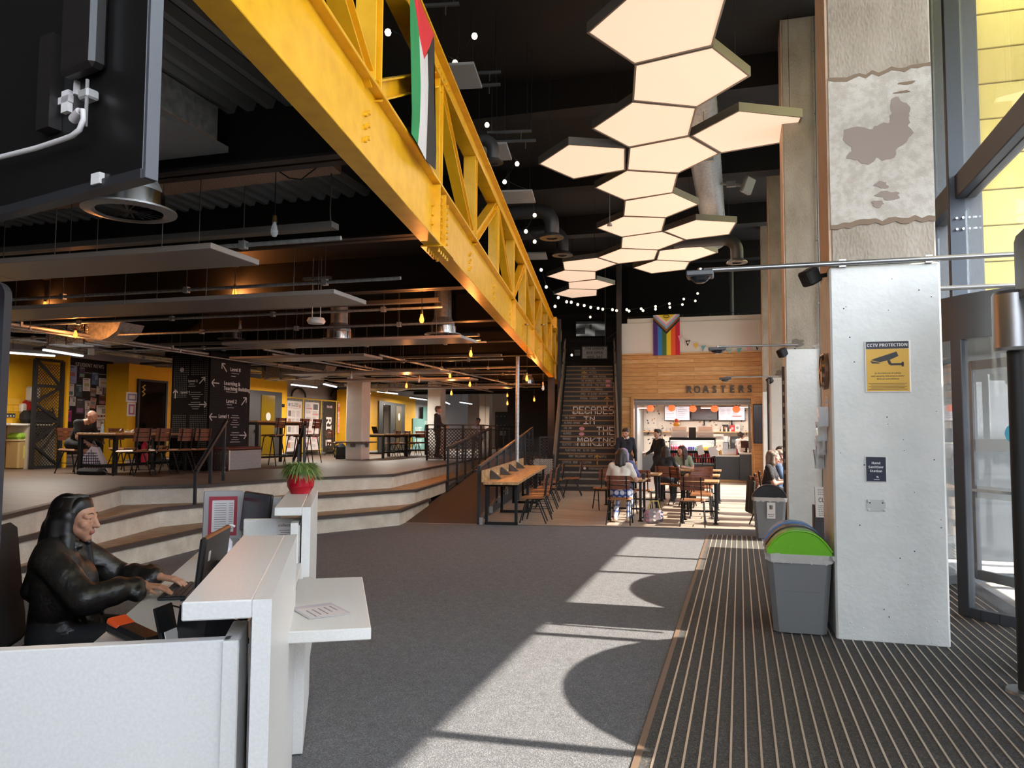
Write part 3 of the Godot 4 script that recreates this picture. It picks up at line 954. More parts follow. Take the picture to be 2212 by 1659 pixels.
# ================================================================ CONCRETE COLUMNS
func build_columns() -> void:
	var cols := [[-6.62, "nearest wide concrete column with white painted lower half and safety signs"], [-12.9, "second concrete column behind the signed one, grey conduit on its face"], [-19.2, "third concrete column beside the cafe wall"], [-25.6, "fourth concrete column by the cafe corner"]]
	for i in cols.size():
		var z: float = cols[i][0]
		var c := room("column_concrete", cols[i][1], "column", W3(1.105, 0, z - 0.38))
		put(bx(W3(0, 5.65, 0), W3(0.76, 5.4, 0.76), BI, 0.012), "concrete_shaft", M.concrete, c)
		put(bx(W3(0, 1.475, 0), W3(0.80, 2.95, 0.80), BI, 0.015), "painted_shaft", M.white_paint, c)
		put(bx(W3(-0.385, 5.65, 0.0), W3(0.022, 5.4, 0.74)), "timber_lining", M.timber_edge, c)
		if i == 0:
			column_scars(c)
		else:
			rng.seed = 20 + i
			put(mb(W3(0.12, 2.99, 0.383)).prism(blob(0.14, 0.05, 14, 5 + i), -0.004, 0.006), "broken_patch", hx("b5ada3", 0.95), c)
			put(mb(W3(-0.2, 3.05, 0.383)).prism(blob(0.12, 0.07, 14, 9 + i), -0.004, 0.006), "broken_patch", hx("6f6559", 0.95), c)
			put(cy(W3(0.12, 0.0, 0.425), W3(0.12, 8.3, 0.425), 0.013, 0.013, 8), "conduit", hx("777b7e", 0.4, 0.3), c)
			var cp := mb()
			for k in 8: cp.box(W3(0.12, 0.6 + k * 1.02, 0.42), W3(0.05, 0.03, 0.03))
			put(cp, "conduit_clip", hx("777b7e", 0.4, 0.3), c)

func blob(rx: float, ry: float, k: int, sd: int) -> Array:
	var r := RandomNumberGenerator.new()
	r.seed = sd
	var a := []
	var ph := [r.randf() * TAU, r.randf() * TAU, r.randf() * TAU]
	for i in k:
		var t := TAU * i / k
		var s := 0.8 + 0.17 * sin(2 * t + ph[0]) + 0.12 * sin(3 * t + ph[1]) + 0.1 * sin(5 * t + ph[2]) + r.randf_range(-0.06, 0.06)
		a.append(W2(cos(t) * rx * s, sin(t) * ry * s))
	return a

func column_scars(c: Node3D) -> void:
	var zf := 0.383
	var top := []
	var bot := []
	var r := RandomNumberGenerator.new()
	r.seed = 4
	for i in 17:
		var x := -0.379 + 0.758 * i / 16.0
		top.append(W2(x, 4.50 + 0.05 * i / 16.0 + r.randf_range(-0.018, 0.018)))
		bot.append(W2(x, 3.30 + 0.02 * i / 16.0 + r.randf_range(-0.02, 0.02)))
	bot.reverse()
	put(mb(W3(0, 0, zf)).prism(top + bot, -0.003, 0.004), "plaster_skim", M.plaster, c)
	var w := hx("8d7f77", 0.95)
	var edge := hx("7d6a58", 0.95)
	for q in [[-0.02, 3.95, 0.24, 0.22, 31, w], [0.14, 4.13, 0.11, 0.16, 32, w], [-0.12, 3.87, 0.16, 0.10, 33, w], [0.0, 3.59, 0.06, 0.035, 34, w], [0.05, 3.5, 0.10, 0.045, 35, w], [-0.03, 3.44, 0.06, 0.03, 36, w], [0.2, 4.4, 0.09, 0.012, 37, edge], [0.17, 4.33, 0.06, 0.012, 38, edge]]:
		put(mb(W3(q[0], q[1], zf)).prism(blob(q[2], q[3], 40, q[4]), 0.002, 0.0065 + (q[4] - 31) * 0.0004), "exposed_patch", q[5], c)
	for q in [[top, 0.02], [bot, 0.03]]:
		var L: Array = q[0].duplicate()
		var lo := []
		for p in L: lo.append(p - W2(0, q[1] + r.randf_range(0, 0.018)))
		lo.reverse()
		put(mb(W3(0, 0, zf)).prism(L + lo, 0.001, 0.007), "rough_edge", edge, c)
	var h := mb()
	for k in 26:
		var p := W3(r.randf_range(-0.36, 0.36), r.randf_range(0.2, 2.9), 0.4)
		h.cyl(p, p + W3(0, 0, 0.0015), r.randf_range(0.003, 0.006), -1.0, 7)
	var hs := put(h, "fixing_hole", hx("3b3a38", 0.9), c)
	hs.set_meta("kind", "stuff")
	var cr := mb()
	for k in 60:
		var p := W3(r.randf_range(-0.38, 0.38), r.randf_range(0.02, 1.0) * r.randf(), 0.4)
		cr.cyl(p, p + W3(0, 0, 0.002 + r.randf() * 0.002), r.randf_range(0.003, 0.008), 0.002, 6)
	var cs := put(cr, "paint_blister", M.white_paint, c)
	cs.set_meta("kind", "stuff")

# ================================================================ SMALL BITMAP LETTERS
const GLYPH := {"A": [14, 17, 17, 31, 17, 17, 17], "B": [30, 17, 17, 30, 17, 17, 30], "C": [14, 17, 16, 16, 16, 17, 14], "D": [30, 17, 17, 17, 17, 17, 30], "E": [31, 16, 16, 30, 16, 16, 31], "F": [31, 16, 16, 30, 16, 16, 16], "G": [14, 17, 16, 23, 17, 17, 14], "H": [17, 17, 17, 31, 17, 17, 17], "I": [31, 4, 4, 4, 4, 4, 31], "J": [7, 2, 2, 2, 2, 18, 12], "K": [17, 18, 20, 24, 20, 18, 17], "L": [16, 16, 16, 16, 16, 16, 31], "M": [17, 27, 21, 21, 17, 17, 17], "N": [17, 25, 21, 19, 17, 17, 17], "O": [14, 17, 17, 17, 17, 17, 14], "P": [30, 17, 17, 30, 16, 16, 16], "Q": [14, 17, 17, 17, 21, 18, 13], "R": [30, 17, 17, 30, 20, 18, 17], "S": [15, 16, 16, 14, 1, 1, 30], "T": [31, 4, 4, 4, 4, 4, 4], "U": [17, 17, 17, 17, 17, 17, 14], "V": [17, 17, 17, 17, 17, 10, 4], "W": [17, 17, 17, 21, 21, 27, 17], "X": [17, 17, 10, 4, 10, 17, 17], "Y": [17, 17, 10, 4, 4, 4, 4], "Z": [31, 1, 2, 4, 8, 16, 31], "0": [14, 17, 19, 21, 25, 17, 14], "1": [4, 12, 4, 4, 4, 4, 14], "2": [14, 17, 1, 6, 8, 16, 31], "3": [30, 1, 1, 14, 1, 1, 30], "4": [2, 6, 10, 18, 31, 2, 2], "5": [31, 16, 30, 1, 1, 17, 14], "6": [14, 16, 16, 30, 17, 17, 14], "7": [31, 1, 2, 4, 8, 8, 8], "8": [14, 17, 17, 14, 17, 17, 14], "9": [14, 17, 17, 15, 1, 1, 14], "-": [0, 0, 0, 14, 0, 0, 0], ".": [0, 0, 0, 0, 0, 12, 12], "/": [1, 1, 2, 4, 8, 16, 16], "&": [8, 20, 20, 8, 21, 18, 13], "+": [0, 4, 4, 31, 4, 4, 0]}

func pix(b: MB, s: String, o: Vector3, right: Vector3, up: Vector3, cell: Vector2, r0: int = 0, r1: int = 7) -> void:
	var x := 0.0
	for ch in s:
		if GLYPH.has(ch):
			var g: Array = GLYPH[ch]
			for r in range(r0, r1):
				var c := 0
				while c < 5:
					if g[r] & (16 >> c):
						var e := c
						while e < 5 and g[r] & (16 >> e): e += 1
						var p0 := o + right * (x + c * cell.x) - up * ((r - r0) * cell.y)
						var p1 := o + right * (x + e * cell.x) - up * ((r - r0) * cell.y)
						b.quad(p0 - up * cell.y, p1 - up * cell.y, p1, p0)
						c = e
					else: c += 1
		x += 6.0 * cell.x
func ipix(img: Image, s: String, x: int, y: int, c: Color, k: int = 1) -> void:
	for ch in s:
		if GLYPH.has(ch):
			var g: Array = GLYPH[ch]
			for r in 7:
				for q in 5:
					if g[r] & (16 >> q): img.fill_rect(Rect2i(x + q * k, y + r * k, k, k), c)
		x += 6 * k
func iprint(img: Image, rc: Rect2i, c: Color, step: int, sd: int) -> void:
	var r := RandomNumberGenerator.new()
	r.seed = sd
	var y := rc.position.y
	while y < rc.end.y:
		var x := rc.position.x
		var stop := rc.position.x + int(rc.size.x * r.randf_range(0.6, 1.0))
		while x < stop:
			var w := r.randi_range(3, 10)
			img.fill_rect(Rect2i(x, y, mini(w, stop - x), maxi(step / 2, 1)), c)
			x += w + 2
		y += step

# ================================================================ STAIRS
func build_stairs() -> void:
	var st := room("staircase", "wide staircase with brown tread edges and lettered dark risers", "staircase", VZ, BT)
	var nl := -1.27
	var nr := 0.40
	var rise := 0.1688
	var go := 0.28
	var u0 := 21.65
	var dark := hx("221f1e", 0.6)
	var lett := mb()
	var big := mb()
	var yel := mb()
	var pink := mb()
	var names := ["", "", "", "STRATHUNION.COM", "STATUS QUO - CLUTHA", "RORY GALLAGHER  MOTT THE HOOPLE", "FLEETWOOD MAC  ELTON JOHN", "ELECTRIC LIGHT ORCHESTRA  THE KINKS", "RAMONES", "BLONDIE", "THE JAM", "ALTERED IMAGES", "THE CRAMPS", "THE BUZZCOCKS", "", "", "PRIMAL SCREAM", "JAMES  MY BLOODY VALENTINE", "IDLEWILD - TRAVIS", "THE VERVE  THE FRATELLIS", "THE WATERBOYS  FRANZ FERDINAND", "MOGWAI - SNOW PATROL", "PAOLO NUTINI", "BIFFY CLYRO"]
	for i in range(1, 25):
		var y1 := rise * i
		var z := -(u0 + go * (i - 1))
		var wide := i <= 3
		put(bx(W3((nl + nr) / 2, y1 - rise / 2, z - 0.01), W3(nr - nl, rise, 0.02)), "riser", hx("3a3734", 0.6) if wide else dark, st)
		var tr := put(bx(W3((nl + nr) / 2, y1 - 0.018, z - go / 2 + 0.01), W3(nr - nl, 0.036, go + 0.02)), "tread", hx("4b4642", 0.6) if wide else hx("8d6c48", 0.5), st)
		put(bx(W3((nl + nr) / 2, y1 - 0.02, z + 0.005), W3(nr - nl, 0.044, 0.03)), "nosing", hx("b5b0a6", 0.5) if wide else hx("9a774f", 0.5), tr)
		var f := z + 0.002
		var ry := y1 - 0.05
		if i >= 4 and names[i - 1] != "":
			var s: String = names[i - 1]
			var cw := 0.0075
			var off = [0.25, 0.12, 0.3, 0.18][i % 4] if i < 16 else 0.55
			if s.length() * 6 * cw > 1.1: cw = 0.006
			if i == 4:
				pink.xf = Transform3D.IDENTITY
				big.xf = Transform3D(BI, W3(nl + 0.78, ry - 0.035, f))
				big.prism(circle2(0.04, 12), 0.0, 0.002)
				big.xf = Transform3D.IDENTITY
				off = 0.9
				cw = 0.006
			if (i in [8, 9, 10, 11, 12, 13]): off = 0.08; cw = 0.006
			pix(lett, s, W3(nl + off, ry - 0.012, f + 0.001), VR, VU, W2(cw, 0.009))
	var wd := [["DECADES", 15, 14, 0.395], ["IN", 13, 12, -0.22], ["THE", 11, 10, 0.395], ["MAKING", 9, 8, 0.395]]
	for q in wd:
		var cw := 0.0325
		var x0: float = q[3] - (q[0].length() * 6 - 1) * cw
		for h in 2:
			var i: int = q[1 + h]
			var z := -(u0 + go * (i - 1))
			if h == 0: pix(big, q[0], W3(x0, rise * i - 0.048, z + 0.003), VR, VU, W2(cw, 0.0300), 0, 4)
			else: pix(big, q[0], W3(x0, rise * i - 0.045, z + 0.003), VR, VU, W2(cw, 0.0300), 4, 7)
	for q in [[5, -0.13], [16, 0.18], [22, -0.62]]:
		for h in 2:
			var i: int = q[0] + h
			var z := -(u0 + go * (i - 1)) + 0.004
			var y := rise * i - 0.05
			var x: float = q[1]
			if h == 0: yel.box(W3(x, y - 0.055, z), W3(0.026, 0.11, 0.003))
			else:
				yel.box(W3(x, y - 0.055, z), W3(0.026, 0.11, 0.003))
				for s in [-1, 1]: yel.bar(W3(x, y - 0.004, z), W3(x + s * 0.085, y - 0.08, z), 0.024, 0.004, VB)
	for q in [[10, -0.62], [11, -0.62], [20, 0.22], [21, 0.22]]:
		pink.xf = Transform3D(Basis.from_scale(W3(1.25, 0.75, 1)), W3(q[1], rise * q[0] - 0.11, -(u0 + go * (q[0] - 1)) + 0.002))
		pink.prism(circle2(0.07, 16), 0.0, 0.002)
	put(big, "lettering", hx("d9d2c8", 0.7), st)
	put(lett, "small_lettering", hx("b5aca2", 0.7), st)
	put(yel, "arrow", hx("c9a032", 0.6), st)
	put(pink, "pink_dot", hx("cf8f9a", 0.7), st)
	var L0 := W3(0, 0, -u0)
	var top := W3(0, rise * 24, -(u0 + go * 23))
	for s in 2:
		var n := nl - 0.06 if s == 0 else nr + 0.06
		var g := W3(n, 0, 0)
		put(ba(L0 + g + W3(0, 0.1, 0), top + g + W3(0, 0.05, 0), 0.05, 0.34), "stringer", M.blackish, st)
		for hgt in [0.98, 0.62]:
			var mid := (L0 + top) * 0.5
			put(ba(L0 + g + W3(0, hgt, 0), mid + g + W3(0, hgt, 0.1), 0.06, 0.1, VU, 0.01), "handrail", hx("625a51", 0.5), st)
			put(ba(mid + g + W3(0, hgt, -0.1), top + g + W3(0, hgt, -0.2), 0.06, 0.1, VU, 0.01), "handrail", hx("625a51", 0.5), st)
		for k in 9:
			var q := L0.lerp(top, k / 8.0) + g
			put(bx(q + W3(0, 0.55, 0), W3(0.035, 0.95, 0.035)), "baluster_post", M.blackish, st)
		var ms := mb()
		mesh_panel(ms, L0 + g + W3(0, 0.2, 0), top + g + W3(0, 0.2, 0), 0.62, 0.085, 0.007)
		var mo := put(ms, "mesh_infill", M.blackish, st)
		mo.set_meta("kind", "stuff")
	var T := Basis(VU, BT)
	var wall := room("wall_timber", "dark plank wall above the head of the stairs", "wall", VZ, BT)
	put(bx(W3(0.4, 4.1, -33.6), W3(9.0, 8.4, 0.1)), "backing", hx("17110e", 0.8), wall)
	rng.seed = 11
	var row := 0
	var pls := []
	for k in 4: pls.append(bx(VZ, W3([1.55, 1.25, 1.85, 0.95][k], 0.20, 0.02)).mesh())
	var y := 4.1
	while y < 6.6:
		var x := -2.6 - rng.randf() * 0.8
		while x < 3.0:
			var k := rng.randi() % 4
			var w: float = [1.55, 1.25, 1.85, 0.95][k]
			var o := put(pls[k], "plank", [M.dark_timber, hx("2a1d18", 0.7), hx("1c1513", 0.7), hx("33251d", 0.7)][rng.randi() % 4], wall)
			o.position = W3(x + w / 2, y + 0.1, -33.54 + rng.randf() * 0.008)
			x += w + 0.008
		y += 0.208
		row += 1
	var au2 := func(px, py, u) -> Vector3: return au(px, py, u)
	var a: Vector3 = au(1256, 776, 30.0)
	var b: Vector3 = au(1313, 748, 30.0)
	var c := (a + b) * 0.5
	var w2 := absf((b - a).dot(bn))
	var h2 := b.y - a.y
	var sg := thing("letter_board_sign", "grey cinema letter board sign with bulbs at the stair head", "sign", c, BT)
	put(bx(VZ, W3(w2, h2, 0.1), BI, 0.01), "case", hx("3a3634", 0.6), sg)
	put(bx(W3(0, 0, 0.05), W3(w2 - 0.08, h2 - 0.06, 0.01)), "letter_panel", hx("9b9894", 0.5), sg)
	for k in 2: put(bx(W3(0, -h2 / 6 + k * h2 / 3, 0.058), W3(w2 - 0.08, 0.008, 0.006)), "rail", hx("6d6a66", 0.5), sg)
	var k3 := 0
	for s in ["THE UNION", "BAR OPEN", "WED- SAT"]:
		words(sg, s, h2 * 0.19, facing(W3(0, h2 * 0.32 - k3 * h2 / 3 , 0.058), 0), hx("1b1918"), true, 0.004)
		k3 += 1
	var bl := mb()
	for k in 12:
		for s in [-1, 1]: bl.lathe([W2(0, -0.014), W2(0.014, 0), W2(0, 0.014)], 8, W3(-w2 / 2 + w2 * (k + 0.5) / 12, s * (h2 / 2 + 0.012), 0.04))
	var bls := put(bl, "edge_bulb", hx("8d6f4a", 0.3), sg)
	bls.set_meta("kind", "stuff")
	var ac := thing("hanging_rod", "pale conduit holding the letter board sign", "rod", c + W3(0, h2 / 2, 0) + bn * (w2 / 2 - 0.1), BT)
	put(cy(W3(0, 0, 0), W3(0, 8.34 - ac.position.y, 0), 0.012, 0.012, 6), "rod", hx("7a746c", 0.5), ac)
	a = au(1243, 728, 33.4)
	b = au(1308, 693, 33.4)
	c = (a + b) * 0.5
	w2 = absf((b - a).dot(bn))
	h2 = b.y - a.y
	var im := Image.create(96, 52, false, Image.FORMAT_RGB8)
	im.fill(CH("8b8885"))
	for yy in 52:
		for xx in 96:
			var v := 0.53 + 0.25 * sin(yy * 0.16 + sin(xx * 0.05) * 2.0)
			if xx < 30 and yy > 25 - xx * 0.2 and yy < 44: v *= 0.25
			if xx > 62 and yy > 30: v *= 0.3
			if absf(xx - 48) < 4 and yy > 10 and yy < 28: v = 0.08
			if yy < 8: v *= 0.3
			im.set_pixel(xx, yy, Color(v, v, v * 0.97))
	var pc := thing("wall_screen", "black and white picture screen on dark plank wall", "screen", c, BT)
	put(bx(VZ, W3(w2, h2, 0.06), BI, 0.008), "frame", M.black, pc)
	var qv := mb()
	qv.quv(W3(-w2 / 2 + 0.03, -h2 / 2 + 0.03, 0.034), W3(w2 / 2 - 0.03, -h2 / 2 + 0.03, 0.034), W3(w2 / 2 - 0.03, h2 / 2 - 0.03, 0.034), W3(-w2 / 2 + 0.03, h2 / 2 - 0.03, 0.034))
	put(qv, "picture", pic_mat(im, 0.3, 0.25), pc)
	var ss := thing("notice_sign", "small pale notice with round symbols beside letter board", "sign", au(1247, 762, 33.4), BT)
	put(bx(VZ, W3(0.24, 0.26, 0.03)), "plate", hx("8d8680", 0.6), ss)
	for k in 3: put(mb(W3(-0.07 + k * 0.07, 0.03, 0.017)).prism(circle2(0.028, 10), 0, 0.004), "symbol", hx("4b4440", 0.6), ss)
	var zz := thing("neon_line", "thin pale zigzag line on the dark wall", "light", au(1322, 725, 33.4), BT)
	var pz := []
	for k in 7: pz.append(W3(-0.2 + 0.065 * k, -0.15 + 0.05 * k + (0.03 if k % 2 else 0.0), 0.02))
	put(mb().tube(pz, 0.008, 6), "tube", hx("7f7b78", 0.5), zz)

func mesh_panel(b: MB, p: Vector3, q: Vector3, h: float, cell: float, th: float) -> void:
	var L := p.distance_to(q)
	var d := (q - p) / L
	var U := VU
	var dx := cell
	var dy := cell * 0.5
	var rows := int(h / dy)
	var cols := int(L / dx)
	for r in rows:
		for c in cols:
			var o := p + d * ((c + (0.5 if r % 2 else 0.0)) * dx) + U * (r * dy)
			var e := d * (dx * 0.5)
			var nrm := d.cross(U).normalized() * 0.0
			for s in [-1.0, 1.0]:
				var t = o + e * s + U * dy
				var side = (t - o).cross(d.cross(U)).normalized() * th
				b.quad(o - side, t - side, t + side, o + side)

# ================================================================ CAFE
const KZ := -26.45
func build_kiosk() -> void:
	var kx0 := az(1340, 900, KZ).x
	var kx1 := az(1662, 900, KZ).x
	var ox0 := az(1367, 900, KZ).x
	var ox1 := az(1624, 900, KZ).x
	var otop := 2.80
	var w := room("wall_cafe", "oak boarded cafe front with white band above", "wall")
	put(bx(W3((kx0 + ox0) / 2, 2.15, KZ - 0.12), W3(ox0 - kx0, 4.3, 0.2)), "core", hx("8d6a42", 0.8), w)
	put(bx(W3((kx1 + ox1) / 2, 2.15, KZ - 0.12), W3(kx1 - ox1, 4.3, 0.2)), "core", hx("8d6a42", 0.8), w)
	put(bx(W3((ox0 + ox1) / 2, (otop + 4.3) / 2, KZ - 0.12), W3(ox1 - ox0, 4.3 - otop, 0.2)), "core", hx("8d6a42", 0.8), w)
	rng.seed = 5
	var bh := 0.145
	var rows := int(4.28 / bh)
	for r in rows:
		var y := 4.28 - (r + 0.5) * bh
		var segs := []
		var x := kx0
		var cuts := [az(1421, 800, KZ).x, az(1499.5, 800, KZ).x, az(1586, 800, KZ).x]
		var use := []
		if r % 2 == 0: use = [cuts[0], cuts[2]]
		else: use = [cuts[1]]
		for c in use + [kx1]:
			segs.append([x, c]); x = c
		for s in segs:
			var list := [s]
			if y - bh / 2 < otop:
				list = []
				if s[0] < ox0: list.append([s[0], minf(s[1], ox0)])
				if s[1] > ox1: list.append([maxf(s[0], ox1), s[1]])
			for e in list:
				if e[1] - e[0] < 0.03: continue
				put(bx(W3((e[0] + e[1]) / 2, y, KZ), W3(e[1] - e[0] - 0.006, bh - 0.007, 0.03), BI, 0.002), "plank", [M.oak, M.oak_b, M.oak_c][rng.randi() % 3], w)
	put(bx(W3((kx0 + kx1) / 2, 4.31, KZ + 0.01), W3(kx1 - kx0, 0.045, 0.07)), "plank_cap", M.oak, w)
	put(bx(W3((kx0 + kx1) / 2, 4.86, KZ - 0.1), W3(kx1 - kx0, 1.06, 0.2), BI, 0.01), "white_band", hx("d5d1ca", 0.7), w)
	put(bx(W3((kx0 + kx1) / 2 + 0.12, 5.47, KZ - 0.14), W3(kx1 - kx0 - 0.24, 0.17, 0.2), BI, 0.01), "white_upstand", hx("d5d1ca", 0.7), w)
	put(bx(W3(kx0, 2.15, KZ - 2.2), W3(0.12, 4.3, 4.2)), "side_wall", M.oak, w)
	put(bx(W3(kx0, 4.86, KZ - 2.2), W3(0.12, 1.06, 4.2)), "side_band", hx("d5d1ca", 0.7), w)
	var tm = M.oak_c
	put(bx(W3(ox0 - 0.02, otop / 2, KZ + 0.03), W3(0.09, otop, 0.07), BI, 0.004), "hatch_trim", tm, w)
	put(bx(W3(ox1 + 0.02, otop / 2, KZ + 0.03), W3(0.09, otop, 0.07), BI, 0.004), "hatch_trim", tm, w)
	put(bx(W3((ox0 + ox1) / 2, otop + 0.02, KZ + 0.03), W3(ox1 - ox0 + 0.13, 0.09, 0.07), BI, 0.004), "hatch_trim", tm, w)
	var la := az(1481, 849, KZ + 0.06)
	var lb := az(1626, 833, KZ + 0.06)
	var sg := thing("wall_lettering", "dark raised capital letters across the oak boarding", "sign", W3((la.x + lb.x) / 2, (la.y + lb.y) / 2, KZ + 0.06))
	var s := "ROASTERS"
	for i in s.length():
		words(sg, s[i], 0.24, facing(W3(lerpf(la.x - sg.position.x + 0.1, lb.x - sg.position.x - 0.1, i / 7.0), 0, 0), 0), hx("4a4744", 0.45, 0.3), true, 0.04, "Droid Sans", "letter")
	var bz := KZ - 3.6
	var iw := room("wall_servery", "white terrazzo tiled wall behind the cafe counter", "wall")
	put(bx(W3((ox0 + ox1) / 2, 1.6, bz - 0.1), W3(6.4, 3.3, 0.16)), "core", hx("9a948c", 0.8), iw)
	var tm2 := bx(VZ, W3(0.895, 0.895, 0.02)).mesh()
	for i in 7:
		for j in 4:
			var o := put(tm2, "tile", hx("d9d3c8" if (i + j) % 2 else "d3cdc1", 0.3), iw)
			o.position = W3(ox0 - 0.9 + i * 0.9, 0.45 + j * 0.9, bz)
	var chips := [mb(), mb(), mb()]
	rng.seed = 8
	for k in 330:
		var p := W3(rng.randf_range(ox0 - 1.2, ox1 + 1.0), rng.randf_range(0.9, 3.1), bz + 0.0105)
		var b: MB = chips[rng.randi() % 3]
		var n := rng.randi_range(4, 6)
		var sz := rng.randf_range(0.015, 0.055)
		b.xf = Transform3D(Basis(VB, rng.randf() * TAU), p)
		var poly := []
		for i in n: poly.append(W2(cos(TAU * i / n) * sz * rng.randf_range(0.7, 1.5), sin(TAU * i / n) * sz * rng.randf_range(0.5, 0.9)))
		b.prism(poly, -0.001, 0.0015)
	var ci := 0
	for b in chips:
		var o := put(b, "terrazzo_chip", hx(["2b2d33", "a5794f", "7d7d7a"][ci], 0.35), iw)
		o.set_meta("kind", "stuff")
		ci += 1
	var lin := hx("8b8d8e", 0.5)
	struct(put(bx(W3(ox0 - 0.1, 1.5, KZ - 1.8), W3(0.12, 3.2, 3.4)), "wall_servery_side", hx("9fa2a3", 0.6)), "grey end wall inside the cafe hatch", "wall")
	struct(put(bx(W3(ox1 + 0.9, 1.5, KZ - 1.8), W3(0.12, 3.2, 3.4)), "wall_servery_side", hx("c8c6c2", 0.6)), "pale end wall inside the cafe near the columns", "wall")
	struct(put(bx(W3((ox0 + ox1) / 2, 3.05, KZ - 1.8), W3(6.4, 0.1, 3.4)), "ceiling_servery", hx("b9b9b8", 0.7)), "pale ceiling inside the cafe", "ceiling")
	var sh := thing("roller_shutter", "grey steel roller shutter box inside the cafe hatch", "shutter", W3((ox0 + ox1) / 2, otop - 0.12, KZ - 0.3))
	put(bx(VZ, W3(ox1 - ox0 - 0.04, 0.2, 0.25), BI, 0.02), "box", lin, sh)
	put(bx(W3(0, 0.02, 0.13), W3(ox1 - ox0 - 0.04, 0.03, 0.02)), "rib", hx("b0b2b3", 0.4), sh)
	for sd in [-1, 1]: put(bx(W3(sd * ((ox1 - ox0) / 2 - 0.07), -1.4, 0), W3(0.08, 2.6, 0.12)), "guide", lin, sh)
	for q in [[1393, 880], [1533, 880], [1617, 878]]:
		var p := az(q[0], q[1], KZ - 1.7)
		var t := thing("strip_light", {1393: "slim lit ceiling strip above the cafe's left bay", 1533: "slim lit ceiling strip before the dark menu screen", 1617: "slim lit ceiling strip by the cafe's oak jamb"}[q[0]], "light", p)
		put(bx(VZ, W3(0.62, 0.05, 0.07)), "housing", hx("cfd2d4", 0.4), t)
		put(bx(W3(0, -0.03, 0.01), W3(0.6, 0.012, 0.06)), "diffuser", glow(Color(0.95, 0.98, 1.0), 2.5), t)
		area_lamp(t, W3(0, -0.04, 0), W2(0.6, 0.06), Vector3.DOWN, 7.0, Color(1, 0.97, 0.93))
	var gi := 0
	for q in [[1405, 882], [1451, 881.5], [1496.5, 883], [1543.5, 883], [1590.5, 884]]:
		var p := az(q[0], q[1], KZ - 0.55)
		var t := thing("globe_pendant", ["first", "second", "third", "fourth", "fifth"][gi] + " orange glass globe lamp from the stairs side of hatch", "lamp", p, 0, "orange globe lamps in the cafe hatch")
		var pr := []
		for k in 13: pr.append(W2(sin(PI * k / 12.0) * 0.128, -cos(PI * k / 12.0) * 0.115))
		put(la_(pr, 20), "globe", glow(Color(1.0, 0.46, 0.26), 0.85), t)
		put(cy(W3(0, 0.11, 0), W3(0, 0.15, 0), 0.03, 0.02, 10), "cap", M.black, t)
		bulb_lamp(t, VZ, 0.35, Color(1, 0.62, 0.4), 0.08)
		gi += 1
	var mi := 0
	for q in [[1435, 877, 1490.5, 908.5], [1492, 877.5, 1550, 908], [1551.5, 877.5, 1609.5, 908.5]]:
		var a := az(q[0], q[3], bz + 0.2)
		var b := az(q[2], q[1], bz + 0.2)
		var ww := b.x - a.x
		var hh := b.y - a.y
		var t := thing("menu_screen", ["white menu screen nearest the stairs side of the cafe", "dark middle menu screen of the cafe", "white menu screen above the cafe till"][mi], "screen", (a + b) * 0.5, 0, "cafe menu screens")
		put(bx(W3(0, 0, -0.02), W3(ww, hh, 0.05)), "casing", M.black, t)
		var im := Image.create(256, 148, false, Image.FORMAT_RGB8)
		if mi == 1:
			im.fill(CH("4c4a4e"))
			im.fill_rect(Rect2i(90, 20, 60, 60), CH("584a4c"))
			iprint(im, Rect2i(12, 80, 232, 60), CH("65636a"), 9, 3)
		else:
			im.fill(CH("dcdce6"))
			if mi == 0:
				ipix(im, "BREAKFAST", 6, 6, CH("28262c"), 2)
				ipix(im, "LUNCH", 134, 6, CH("28262c"), 2)
				for r in 5:
					iprint(im, Rect2i(8, 30 + r * 23, 100, 6), CH("3b3840"), 6, r)
					iprint(im, Rect2i(8, 39 + r * 23, 90, 4), CH("c98a80") if r % 2 else CH("8d8b94"), 5, r + 9)
					iprint(im, Rect2i(134, 30 + r * 21, 100, 10), CH("55525c"), 6, r + 20)
			else:
				iprint(im, Rect2i(8, 8, 60, 6), CH("28262c"), 7, 1)
				iprint(im, Rect2i(8, 22, 70, 100), CH("8d8b94"), 8, 2)
				iprint(im, Rect2i(84, 22, 40, 100), CH("8d8b94"), 8, 4)
				iprint(im, Rect2i(138, 60, 60, 30), CH("6d6b74"), 9, 6)
				im.fill_rect(Rect2i(136, 100, 88, 11), CH("a9604f"))
		var qv := mb()
		qv.quv(W3(-ww / 2 + 0.02, -hh / 2 + 0.02, 0.007), W3(ww / 2 - 0.02, -hh / 2 + 0.02, 0.007), W3(ww / 2 - 0.02, hh / 2 - 0.02, 0.007), W3(-ww / 2 + 0.02, hh / 2 - 0.02, 0.007))
		put(qv, "display", pic_mat(im, 0.4, 0.75 if mi != 1 else 0.3), t)
		put(bx(W3(0, -hh / 2 - 0.1, -0.03), W3(0.05, 0.25, 0.04)), "bracket", M.black, t)
		mi += 1
	cafe_goods(ox0, ox1, bz)
	cafe_flags()
	var a := az(1627.5, 958, KZ + 0.08)
	var b := az(1660, 873, KZ + 0.08)
	var t := thing("portrait_screen", "dark portrait screen on oak boarding by the columns", "screen", (a + b) * 0.5)
	put(bx(VZ, W3(b.x - a.x, b.y - a.y, 0.07), BI, 0.01), "casing", hx("201b20", 0.5), t)
	put(bx(W3(0, 0, 0.036), W3(b.x - a.x - 0.05, b.y - a.y - 0.05, 0.006)), "glass", hx("352c36", 0.15), t)

